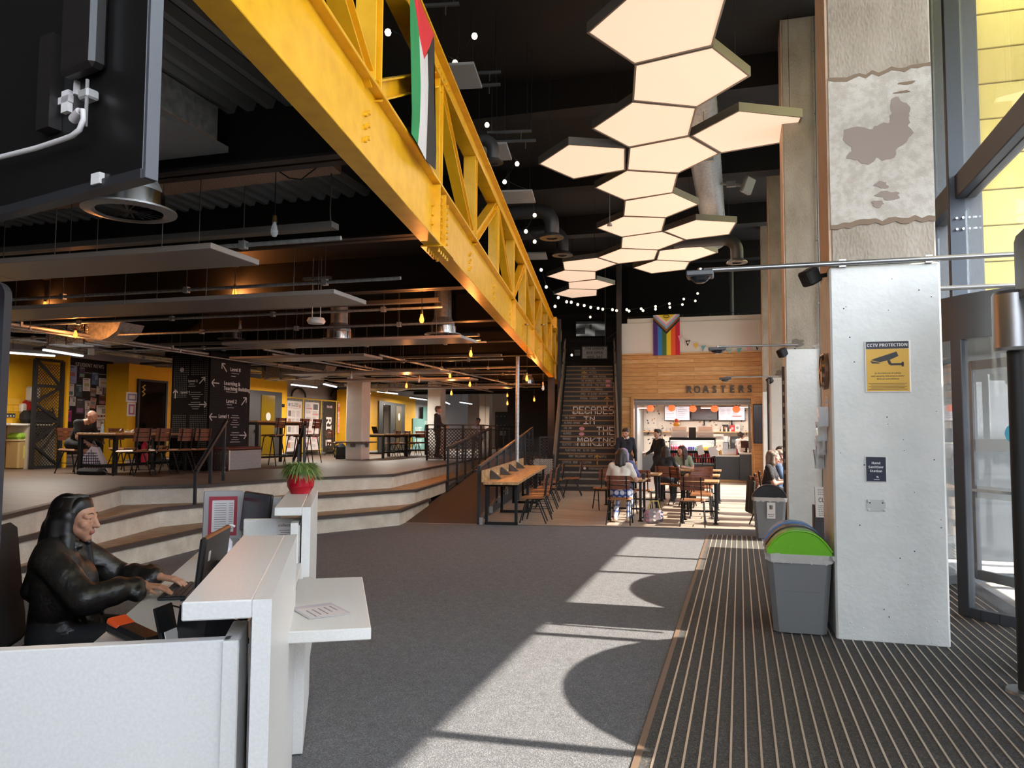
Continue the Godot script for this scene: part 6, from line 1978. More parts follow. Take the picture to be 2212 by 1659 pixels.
		put(mb().prism([W2(w * 0.27, h * 0.5), W2(w * 0.55, h * 0.5), W2(w * 0.8, h * 0.42), W2(w * 0.74, h * 0.0), W2(w * 0.6, -h * 0.3), W2(w * 0.42, -h * 0.45), W2(w * 0.27, -h * 0.48)], -0.27, 0.27), "curved_hood", M.galv, t)
		put(cy(W3(-w * 0.45, h * 0.35, 0), W3(-w * 1.1, h * 0.45, 0.2), h * 0.3, h * 0.3, 14), "flexible_hose", M.foil, t)
		for k in 2: put(cy(W3(-w * 0.3 + k * w * 0.5, h / 2, 0), W3(-w * 0.3 + k * w * 0.5, 3.87 - c.y, 0), 0.006, 0.006, 5, false), "hanging_rod", hx("5a5754", 0.5), t)
	var gd := thing("galvanised_duct", "galvanised square duct end with orange seal, by the hung screen", "duct", ad(350, 262, 5.0))
	put(bx(W3(-0.25, 0.08, 0), W3(0.9, 0.24, 0.6), BI, 0.01), "duct", M.galv, gd)
	put(bx(W3(-0.25, -0.05, 0.0), W3(0.9, 0.03, 0.58)), "seal", hx("b06a2c", 0.7), gd)
	put(bx(W3(-0.22, -0.1, 0.0), W3(0.98, 0.04, 0.64)), "rail", M.deck_steel, gd)
	for s in [-0.28, 0.28]: put(cy(W3(0.15, -0.1, s), W3(0.15, 3.87 - gd.position.y, s), 0.006, 0.006, 5, false), "hanging_rod", M.galv, gd)
	for e in [[683, 692, 10.0, "white access unit hanging on two rods under the second raft"], [95, 662, 12.0, "white access unit hanging beside a lit bulb"]]:
		var t := thing("access_unit", e[3], "sensor", ad(e[0], e[1], e[2]))
		put(la_([W2(0, -0.05), W2(0.1, -0.045), W2(0.12, -0.01), W2(0.1, 0.03), W2(0, 0.035)], 20), "dome", hx("cfcac4", 0.4), t)
		for s in [-0.06, 0.06]: put(cy(W3(s, 0.03, 0), W3(s, 3.87 - t.position.y, 0), 0.006, 0.006, 5, false), "rod", M.galv, t)
		put(bx(W3(0, 0.55, 0), W3(0.4, 0.035, 0.05)), "cross_rail", M.galv, t)
	var tb := thing("ceiling_beacon", "small white cylinder sensor above the noticeboard", "sensor", ad(197, 760, 15.0))
	put(cy(W3(0, -0.06, 0), W3(0, 0.06, 0), 0.06, 0.06, 12), "body", hx("cfc8be", 0.5), tb)
	put(cy(W3(0, 0.06, 0), W3(0, 0.75, 0), 0.01, 0.01, 6), "stem", hx("8d8880", 0.5), tb)
	var p0 := ad(1117, 1000, 18.5)
	var sp := thing("silver_pole", "slim silver pole standing behind the long bench", "pole", W3(p0.x, 0.35, p0.z))
	put(cy(VZ, W3(0, 3.4, 0), 0.045, 0.045, 12), "pole", M.galv, sp)
	put(bx(W3(0, 3.42, 0), W3(0.2, 0.06, 0.2)), "head_plate", M.galv, sp)
	put(cy(W3(0, -0.35, 0), W3(0, 0.02, 0), 0.06, 0.06, 12), "base", M.blackish, sp)

func diffuser(o: Vector3, label: String, top: float) -> void:
	var t := thing("swirl_diffuser", label, "diffuser", o)
	var R := 0.29
	put(la_([W2(0.205, 0.0), W2(0.225, -0.012), W2(R, 0.0), W2(R, 0.012), W2(0.21, 0.02)], 36), "flange", M.brushed, t)
	put(la_([W2(0.212, 0.015), W2(0.212, 0.13), W2(0.19, 0.14)], 36), "collar", M.chrome, t)
	var h := top - o.y
	put(la_([W2(0.19, 0.14), W2(0.19, 0.17), W2(0.14, 0.27), W2(0.135, h)], 28), "drop_duct", M.galv, t)
	put(cy(W3(0, 0.05, 0), W3(0, 0.06, 0), 0.2, 0.2, 28), "back_plate", M.black, t)
	put(cy(W3(0, 0.005, 0), W3(0, 0.03, 0), 0.05, 0.05, 16), "hub", M.blackish, t)
	var b := mb()
	for k in 20:
		var a := TAU * k / 20
		var d := W3(cos(a), 0, sin(a))
		b.bar(d * 0.05 + VU * 0.01, d * 0.2 + VU * 0.01, 0.028, 0.003, VU.rotated(d, 0.7))
	put(b, "swirl_blades", hx("3a3a3b", 0.4, 0.5), t)

func pendant(o: Vector3, lit: bool, label: String) -> void:
	var t := thing("bulb_pendant", label, "lamp", o, 0, "filament bulb pendants")
	var pr := [W2(0.0, -0.075), W2(0.018, -0.072), W2(0.031, -0.045), W2(0.031, -0.025), W2(0.02, 0.02), W2(0.014, 0.045)]
	if lit:
		put(la_(pr, 14), "bulb", glow(Color(1.0, 0.62, 0.26), 2.6), t)
		bulb_lamp(t, W3(0, -0.02, 0), 0.9, Color(1, 0.6, 0.3), 0.03)
	else:
		put(la_(pr, 14), "bulb", M.acrylic, t)
		put(mb().tube([W3(-0.008, 0.03, 0), W3(-0.012, -0.03, 0), W3(0, 0.0, 0), W3(0.012, -0.03, 0), W3(0.008, 0.03, 0)], 0.0015, 4), "filament", M.brass, t)
	put(cy(W3(0, 0.045, 0), W3(0, 0.10, 0), 0.02, 0.017, 10), "holder", M.brass, t)
	put(cy(W3(0, 0.10, 0), W3(0, 3.87 - o.y, 0), 0.004, 0.004, 5, false), "flex", M.black, t)
	put(cy(W3(0, 3.84 - o.y, 0), W3(0, 3.87 - o.y, 0), 0.05, 0.05, 14), "ceiling_rose", M.brass, t)

# ================================================================ HIGH CEILING
func build_atrium_ceiling() -> void:
	var k := 0
	for z in [-5.0, -9.6, -14.2, -18.8, -23.4, -28.0]:
		struct(put(bx(W3(-5.5, 8.05, z), W3(15.6, 0.6, 0.45)), "beam_upper", mat(Color(0.045, 0.042, 0.042), 0.8)), "black beam under the high ceiling, " + ["over the desk", "over the front glowing panels", "over the middle glowing panels", "over the long bench", "before the cafe", "behind the cafe front"][k], "beam")
		k += 1
	var x := -0.62
	var sd := thing("spiral_duct", "thick grey spiral duct running high above the glowing panels", "duct", W3(x, 7.3, -17.0))
	var pr := []
	var L := 12.0
	var n := 80
	var rad := []
	var pts := []
	for i in n + 1:
		pts.append(W3(0, 0, -L / 2 + L * i / n))
		rad.append(0.31 if i % 2 else 0.318)
	put(mb().ring(pts, rad, 24), "duct", M.galv, sd)
	for i in 4: put(bx(W3(0, 0.5, -5 + i * 3.3), W3(0.03, 1.4, 0.03)), "hanger", M.blackish, sd)
	put(bx(W3(0.05, -0.28, 1.6), W3(0.28, 0.1, 0.14)), "access_box", M.galv, sd)
	var fl := thing("floodlight", "grey floodlight on bracket beside the spiral duct", "floodlight", ad(1600, 402, 17.0))
	put(bx(W3(0.15, 0, 0), W3(0.26, 0.36, 0.12), Basis(VB, -0.35) * Basis(VU, 0.7), 0.02), "head", hx("8d8c8a", 0.5), fl)
	put(ba(W3(-0.45, 0.1, 0), W3(0.1, 0, 0), 0.05, 0.05), "arm", hx("6d6c6a", 0.5), fl)
	put(bx(W3(-0.2, 0.06, 0), W3(0.2, 0.12, 0.1)), "gear_box", hx("6d6c6a", 0.5), fl)
	put(cy(W3(-0.45, 0.1, 0), W3(-0.45, 2.6, 0), 0.015, 0.015, 6), "rod", M.blackish, fl)
	for e in [[1192, 515, 17.0, -1, "grey elbow duct with round outlet beside the truss"], [1215, 552, 20.0, -1, "dim second elbow duct behind the first"], [1592, 568, 20.0, -1, "elbow duct with outlet above the cafe, by the columns"], [1065, 352, 12.0, -1, "small drop duct with outlet above the truss"]]:
		var o := ad(e[0], e[1], e[2])
		var t := thing("elbow_duct", e[4], "duct", o)
		var P := []
		for i in 8:
			var a := PI / 2 * i / 7.0
			P.append(W3(-0.32 * (1 - cos(a)), 0.32 + 0.32 * sin(a), 0))
		P.push_front(W3(0, 0.08, 0))
		P.append(W3(-1.6, 0.64, 0))
		if e[0] == 1065: t.scale = Vector3.ONE * 0.6
		put(mb().tube(P, 0.16, 16), "duct", hx("58585a", 0.4, 0.6), t)
		put(la_([W2(0.12, -0.0), W2(0.27, 0.0), W2(0.26, 0.03), W2(0.17, 0.1)], 28), "outlet_ring", M.brushed, t)
		put(cy(W3(0, 0.03, 0), W3(0, 0.04, 0), 0.15, 0.15, 20), "outlet_core", hx("9a9a9b", 0.3, 0.6), t)
		put(cy(W3(-1.0, 0.78, 0), W3(-1.0, 8.2 - o.y, 0), 0.01, 0.01, 5, false), "hanging_rod", M.blackish, t)
	var ri := 0
	for e in [[988, 165, 11.0], [1062, 328, 13.0], [1120, 425, 15.0], [1157, 553, 21.0]]:
		var o := ad(e[0], e[1], e[2])
		var t := thing("square_raft", ["square grey ceiling panel by the flag", "square grey ceiling panel over a drop duct", "square grey ceiling panel above the elbow duct", "far square grey ceiling panel beside the tail lights"][ri], "ceiling panel", o, BT)
		put(bx(VZ, W3(0.6, 0.04, 0.75), BI, 0.004), "panel", hx("9a9996", 0.5), t)
		for sx in [-0.22, 0.22]: put(cy(W3(sx, 0, 0), W3(sx, 8.2 - o.y, 0), 0.004, 0.004, 5, false), "hanging_wire", M.blackish, t)
		ri += 1
	for e in [[930, 12, 10.0], [1030, 158, 12.0], [1030, 185, 12.2], [1100, 285, 13.0], [1110, 305, 13.2]]:
		var o := ad(e[0], e[1], e[2])
		var t := thing("ceiling_rail", "dark steel rail hung above the truss, %s" % {12: "by the flag's top", 158: "upper of the middle pair", 185: "lower of the middle pair", 285: "upper of the far pair", 305: "lower of the far pair"}[e[1]], "rail", o, BT)
		put(bx(VZ, W3(0.75, 0.04, 0.04)), "rail", hx("4a4a4b", 0.5, 0.3), t)
		for s in [-0.3, 0.3]: put(cy(W3(s, 0, 0), W3(s, 8.2 - o.y, 0), 0.005, 0.005, 5, false), "hanging_rod", M.blackish, t)
		put(cy(W3(0.2, 0, 0), W3(0.2, -0.14, 0), 0.008, 0.008, 5), "hook", hx("4a4a4b", 0.5), t)
	var gl := glow(Color(1.0, 0.93, 0.82), 2.2)
	var bm1 := la_([W2(0, -0.045), W2(0.03, -0.033), W2(0.043, 0), W2(0.03, 0.033), W2(0, 0.05)], 10).mesh()
	var strings := [[[1025, 78, 10.5], [983, 136, 11.0], [838, 70, 9.5]], [[1052, 270, 13.0], [1117, 354, 14.0], [1090, 393, 14.5], [1147, 417, 15.5], [1155, 465, 16.0], [1136, 500, 16.5], [1155, 522, 17.0]], [[1169, 583, 20.0], [1180, 620, 21.0], [1206, 643, 22.0], [1199, 662, 22.0]], [[1224, 652, 23.0], [1234, 653, 23.0], [1248, 658, 23.5], [1262, 660, 24.0], [1276, 664, 24.0], [1292, 666, 24.5], [1302, 668, 24.5], [1323, 669, 25.0], [1332, 671, 25.0]], [[1354, 669, 25.5], [1359, 672, 25.5], [1385, 667, 26.0], [1389, 671, 26.0], [1416, 662, 26.5], [1416, 668, 26.5], [1446, 656, 27.0], [1447, 664, 27.0], [1474, 658, 27.5], [1477, 646, 27.5], [1502, 650, 28.0], [1507, 634, 28.0]], [[1235, 767, 27.0], [1275, 685, 28.0]]]
	var sn := ["scattered string by the flag", "string running beside the truss", "string at the truss end", "row sagging over the stairs", "row sagging above the cafe band", "pair at the stair rail"]
	for i in strings.size():
		var wp := []
		for e in strings[i]:
			var p := ad(e[0], e[1], e[2])
			wp.append(p + W3(0, 0.05, 0))
			var o := put(bm1, "festoon_bulb", gl)
			o.position = p
			tag(o, "small round festoon bulb, in the " + sn[i], "bulb", "festoon bulbs: " + sn[i])
		if wp.size() > 1:
			var w2 := []
			for j in wp.size() - 1:
				w2.append(wp[j])
				w2.append((wp[j] + wp[j + 1]) * 0.5 - W3(0, 0.02, 0))
			w2.append(wp[wp.size() - 1])
			tag(put(mb().tube(w2, 0.006, 4), "festoon_cable", M.black), "thin black cable of the festoon " + sn[i], "cable")
	var p := az(1341, 900, KZ + 0.25)
	var st := thing("steel_post", "tall dark steel post at the cafe corner beside the stairs", "post", W3(p.x - 0.06, 0, KZ + 0.2))
	put(bx(W3(0, 4.1, 0), W3(0.16, 8.2, 0.16), BI, 0.01), "shaft", hx("2b2422", 0.5), st)
	put(bx(W3(0, 0.01, 0), W3(0.28, 0.02, 0.28)), "base_plate", M.blackish, st)
	var ub := thing("upper_railing", "thin railing on the upper floor behind the cafe band", "railing", W3(-1.5, 5.0, KZ - 1.2))
	for y in [0.55, 0.78]: put(cy(W3(-2.4, y, 0), W3(2.6, y + 0.05, 0), 0.012, 0.012, 6), "rail", M.blackish, ub)
	for i in 6: put(bx(W3(-2.3 + i * 0.95, 0.2, 0), W3(0.03, 1.2, 0.03)), "post", hx("5a4a3a", 0.5), ub)
	struct(put(bx(W3(-1.3, 4.35, KZ - 2.2), W3(5.2, 0.12, 4.2)), "floor_upper", M.black), "dark upper floor slab over the cafe", "floor")
	struct(put(bx(W3(-1.0, 6.4, KZ - 4.4), W3(6.5, 4.2, 0.1)), "wall_upper", mat(Color(0.035, 0.034, 0.034), 0.8)), "black wall of the upper floor above the cafe", "wall")
	var v := thing("vent_pipe", "grey vertical pipe on the upper floor above the cafe", "pipe", ad(1580, 670, 28.0))
	put(cy(W3(0, -0.4, 0), W3(0, 3.2, 0), 0.09, 0.09, 12), "pipe", hx("4b4a4a", 0.4, 0.3), v)

# ================================================================ FURNITURE
var chair0: Node3D
var stool0: Node3D
var table0: Node3D

func curved_plate(b: MB, w: float, h: float, th: float, bow: float, at: Transform3D, seg: int = 6) -> void:
	var old := b.xf
	b.xf = old * at
	for i in seg:
		var x0 := -w / 2 + w * i / seg
		var x1 := -w / 2 + w * (i + 1) / seg
		var z0 := -bow * pow(2 * x0 / w, 2)
		var z1 := -bow * pow(2 * x1 / w, 2)
		b.quad(W3(x0, -h / 2, z0 + th), W3(x1, -h / 2, z1 + th), W3(x1, h / 2, z1 + th), W3(x0, h / 2, z0 + th))
		b.quad(W3(x1, -h / 2, z1), W3(x0, -h / 2, z0), W3(x0, h / 2, z0), W3(x1, h / 2, z1))
		b.quad(W3(x0, h / 2, z0 + th), W3(x1, h / 2, z1 + th), W3(x1, h / 2, z1), W3(x0, h / 2, z0))
		b.quad(W3(x1, -h / 2, z1 + th), W3(x0, -h / 2, z0 + th), W3(x0, -h / 2, z0), W3(x1, -h / 2, z1))
	for s in [-1, 1]:
		var x: float = s * w / 2
		b.qo(W3(x, -h / 2, -bow), W3(x, h / 2, -bow), W3(x, h / 2, -bow + th), W3(x, -h / 2, -bow + th), W3(0, 0, -bow))
	b.xf = old

func seat_parts(t: Node3D, sh: float) -> void:
	var sb := mb()
	sb.box(W3(0, sh - 0.02, 0), W3(0.42, 0.028, 0.4), Basis(VR, -0.03), 0.012)
	sb.box(W3(0, sh - 0.002, -0.005), W3(0.39, 0.02, 0.37), Basis(VR, -0.03), 0.009)
	put(sb, "seat", M.chair_seat, t)
	var back := put(ba(W3(-0.17, sh + 0.235, 0.222), W3(0.17, sh + 0.235, 0.222), 0.008, 0.012), "backrest", M.bkm, t)
	for k in 3:
		var b := mb()
		curved_plate(b, 0.41, 0.072, 0.02, 0.02, Transform3D(Basis(VR, 0.14), W3(0, sh + 0.2 + k * 0.083, 0.2 + k * 0.012)), 4)
		put(b, "back_slat", M.chair_wood, back)
	for s in [-1, 1]:
		put(mb().tube([W3(s * 0.15, sh - 0.05, 0.0), W3(s * 0.15, sh - 0.045, 0.16), W3(s * 0.15, sh + 0.02, 0.205), W3(s * 0.145, sh + 0.4, 0.252)], 0.011, 6), "back_upright", M.bkm, t)

func make_chair() -> Node3D:
	var t := Node3D.new()
	t.name = numbered("cafe_chair")
	add_child(t)
	tag(t, "brown slatted cafe chair with black tube legs", "chair")
	seat_parts(t, 0.46)
	for s in [-1, 1]:
		put(mb().tube([W3(s * 0.165, 0.43, -0.06), W3(s * 0.18, 0.40, -0.12), W3(s * 0.2, 0.0, -0.23)], 0.012, 6), "leg", M.bkm, t)
		put(mb().tube([W3(s * 0.165, 0.43, 0.02), W3(s * 0.18, 0.40, 0.08), W3(s * 0.21, 0.0, 0.24)], 0.012, 6), "leg", M.bkm, t)
		put(ba(W3(s * 0.19, 0.2, -0.175), W3(s * 0.195, 0.2, 0.16), 0.01, 0.01), "stretcher", M.bkm, t)
	put(ba(W3(-0.16, 0.425, -0.05), W3(0.16, 0.425, -0.05), 0.02, 0.02), "seat_rail", M.bkm, t)
	return t

func make_stool() -> Node3D:
	var t := Node3D.new()
	t.name = numbered("bar_stool")
	add_child(t)
	tag(t, "tall brown slatted bar stool with black legs", "stool")
	seat_parts(t, 0.74)
	for s in [-1, 1]:
		put(mb().tube([W3(s * 0.16, 0.71, -0.08), W3(s * 0.17, 0.68, -0.13), W3(s * 0.2, 0.0, -0.24)], 0.013, 6), "leg", M.bkm, t)
		put(mb().tube([W3(s * 0.16, 0.71, 0.06), W3(s * 0.17, 0.68, 0.11), W3(s * 0.21, 0.0, 0.24)], 0.013, 6), "leg", M.bkm, t)
		put(ba(W3(s * 0.19, 0.26, -0.2), W3(s * 0.195, 0.26, 0.19), 0.012, 0.012), "stretcher", M.bkm, t)
	put(ba(W3(-0.19, 0.26, -0.2), W3(0.19, 0.26, -0.2), 0.014, 0.014), "foot_rail", M.bkm, t)
	return t

func make_table() -> Node3D:
	var t := Node3D.new()
	t.name = numbered("cafe_table")
	add_child(t)
	tag(t, "square wooden cafe table on black steel legs", "table")
	for k in 5: put(bx(W3(-0.28 + k * 0.14, 0.74, 0), W3(0.138, 0.034, 0.70), BI, 0.004), "plank", M.table_wood, t)
	put(bx(W3(0, 0.715, 0), W3(0.64, 0.03, 0.64)), "apron", M.bkm, t)
	for sx in [-1, 1]:
		for sz in [-1, 1]:
			var l := put(bx(W3(sx * 0.29, 0.37, sz * 0.29), W3(0.045, 0.68, 0.045), BI, 0.004), "leg", M.bkm, t)
			put(la_([W2(0.05, 0.0), W2(0.05, 0.012), W2(0.02, 0.03), W2(0.028, 0.05), W2(0.02, 0.08)], 10, W3(sx * 0.29, 0, sz * 0.29)), "cast_foot", M.bkm, l)
		put(ba(W3(sx * 0.29, 0.2, -0.29), W3(sx * 0.29, 0.2, 0.29), 0.025, 0.03), "stretcher", M.bkm, t)
	put(ba(W3(-0.29, 0.2, 0), W3(0.29, 0.2, 0), 0.025, 0.03), "stretcher", M.bkm, t)
	return t

var first_chair := true
func chair(at: Vector3, turn: float, label: String, group: String = "") -> Node3D:
	if first_chair:
		first_chair = false
		chair0.position = at
		chair0.rotation.y = turn
		tag(chair0, label, "chair", group)
		return chair0
	return dup(chair0, at, turn, label, group)

func build_dining() -> void:
	chair0 = make_chair()
	table0 = make_table()
	var tb := [[-0.72, -14.55, "front wooden cafe table with sunlit top and empty chair before it"], [-0.76, -16.65, "second wooden cafe table behind the sunlit front one"], [-0.78, -18.95, "third wooden cafe table, nearest the cafe counter"], [-2.05, -14.6, "wooden cafe table where two women sit facing each other"], [-1.98, -16.75, "empty wooden cafe table behind the two women"], [-1.5, -18.98, "wooden cafe table of the woman in green"], [-2.6, -17.6, "wooden cafe table near the standing men"]]
	for i in tb.size():
		var q: Array = tb[i]
		if i == 0:
			table0.position = W3(q[0], 0, q[1])
			tag(table0, q[2], "table", "square cafe tables")
		else: dup(table0, W3(q[0], 0, q[1]), 0, q[2], "square cafe tables")
	var g := "chairs at the square cafe tables"
	chair(W3(-0.8, 0, -13.95), 0.0, "empty brown chair with its back to the hall at the front table", g)
	chair(W3(-0.72, 0, -15.28), PI, "sunlit chair tucked behind the front cafe table", g)
	chair(W3(-0.78, 0, -15.95), 0.0, "sunlit chair before the second cafe table", g)
	chair(W3(-0.78, 0, -17.4), PI, "chair tucked behind the second cafe table", g)
	chair(W3(-0.8, 0, -18.2), 0.0, "chair before the third cafe table", g)
	chair(W3(-2.06, 0, -13.78), 0.02, "brown chair of the woman in the white blouse", g)
	chair(W3(-2.2, 0, -15.4), PI, "brown chair of the woman with purple hair", g)
	chair(W3(-2.75, 0, -16.3), 0.5, "brown chair seen past the white blouse, turned sideways", g)
	chair(W3(-1.67, 0, -18.15), 0.0, "brown chair of the woman with long dark hair", g)
	chair(W3(-1.35, 0, -19.75), PI, "brown chair of the woman in green", g)
	chair(W3(-1.25, 0, -17.75), -0.9, "brown chair pulled out beside the dark haired woman", g)
	chair(W3(-1.95, 0, -16.05), 0.0, "brown chair before the empty middle cafe table", g)
	for q in [[-1.42, 0.757, -18.75, "white paper cup with dark lid before the woman in green", "d8d3cb"], [-1.72, 0.757, -14.45, "small dark phone-size cup beside the two women", "2b2a2c"]]:
		var c := thing("paper_cup", q[3], "cup", W3(q[0], q[1], q[2]))
		put(la_([W2(0, 0), W2(0.027, 0), W2(0.038, 0.1), W2(0, 0.1)], 14), "cup", hx(q[4], 0.6), c)
		put(la_([W2(0, 0.1), W2(0.04, 0.1), W2(0.036, 0.118), W2(0, 0.118)], 14), "lid", hx("3a3836", 0.5), c)
	var bg := thing("patterned_bag", "flowery tote bag lying on the floor by the women's table", "bag", W3(-1.5, 0, -14.05), 0.3)
	put(bx(W3(0, 0.13, 0), W3(0.34, 0.26, 0.2), Basis(VB, 0.15), 0.07), "body", hx("8d7f86", 0.8), bg)
	for k in 9: put(mb(W3(-0.13 + (k % 3) * 0.13, 0.07 + (k / 3) * 0.07, 0.102)).prism(blob(0.03, 0.025, 8, k), 0, 0.003), "printed_flower", hx(["b05a6a", "d8d0c8", "4a5a7a"][k % 3], 0.8), bg)
	put(mb().tube([W3(-0.1, 0.24, 0), W3(-0.05, 0.4, 0.03), W3(0.08, 0.4, 0.03), W3(0.12, 0.25, 0)], 0.012, 6), "handle", hx("c9b45a", 0.7), bg)
	var wb := thing("window_bar", "narrow wooden bar shelf along the window beyond the column", "bar table", W3(1.55, 0, -15.4))
	put(bx(W3(0, 0.74, 0), W3(0.45, 0.04, 2.6), BI, 0.004), "top", M.table_wood, wb)
	for z in [-1.2, 0, 1.2]: put(bx(W3(0.0, 0.36, z), W3(0.05, 0.72, 0.05)), "leg", M.bkm, wb)
	chair(W3(0.42, 0, -14.35), -PI / 2 + 0.2, "brown chair with a dark coat over it by the window", "chairs at the window bar")
	chair(W3(0.5, 0, -15.3), -PI / 2, "brown chair of the man by the window", "chairs at the window bar")
	chair(W3(0.6, 0, -16.3), -PI / 2, "farthest brown chair at the window bar", "chairs at the window bar")
	var ct := thing("draped_coat", "dark olive coat hanging over the window chair", "coat", W3(0.2, 0, -14.3), -PI / 2 + 0.2)
	var cb := mb()
	for k in 5:
		var x := -0.2 + k * 0.1
		cb.bar(W3(x, 0.8, 0.02), W3(x + 0.01, 0.22 + 0.06 * (k % 2), 0.06 + 0.02 * (k % 2)), 0.12, 0.05, VB, 0.02)
	put(cb, "cloth", hx("2b2a22", 0.9), ct)
	var lb := thing("long_bench_table", "long wooden bench table with back board beside the ramp railing", "table", VZ, BT)
	var z0 := -13.14
	var z1 := -20.1
	var L := z0 - z1
	for k in 3:
		for j in 4: put(bx(W3(-2.02 + 0.1 + k * 0.2, 0.735, z0 - L * (j + 0.5) / 4), W3(0.198, 0.05, L / 4 - 0.004), BI, 0.004), "plank", M.bench_wood, lb)
	for j in 4: put(bx(W3(-2.035, 0.85, z0 - L * (j + 0.5) / 4), W3(0.03, 0.2, L / 4 - 0.003), BI, 0.003), "back_board", M.bench_wood, lb)
	for j in 4:
		var zz := z0 - 0.3 - (L - 0.7) * j / 3.0
		var f := mb()
		f.box(W3(-1.74, 0.69, zz), W3(0.58, 0.05, 0.05)).box(W3(-1.74, 0.025, zz), W3(0.58, 0.05, 0.05))
		for s in [-2.0, -1.48]: f.box(W3(s, 0.36, zz), W3(0.05, 0.7, 0.05))
		put(f, "leg_frame", M.bkm, lb)
	for j in 4:
		var sb := put(mb(W3(-1.96, 0.762, z0 - 0.9 - j * 1.45), 0.0).prism([W2(-0.05, 0), W2(0.14, 0), W2(-0.05, 0.15)], -0.09, 0.09), "socket_box", hx("4d4a48", 0.35, 0.5), lb)
		put(ba(W3(-1.90, 0.87, z0 - 0.9 - j * 1.45), W3(-1.88, 0.84, z0 - 0.9 - j * 1.45), 0.05, 0.02), "socket_face", hx("c9b8a0", 0.4), sb)
	var gl := "chairs along the long bench table"
	var nm := ["nearest chair", "second chair", "third chair", "fourth chair", "fifth chair", "sixth chair"]
	var us := [13.95, 14.6, 15.6, 16.6, 18.3, 19.3]
	for k in 6: chair(bm(us[k], -1.22 + (0.05 if k % 2 else 0.0), 0), BT + PI / 2 + (0.08 if k == 1 else 0.0), nm[k] + " along the long bench table, facing the ramp", gl)
	chair(bm(20.0, -0.75, 0), BT + PI / 2, "farthest chair by the bench, standing apart near stairs", gl)
	ramp_rail()

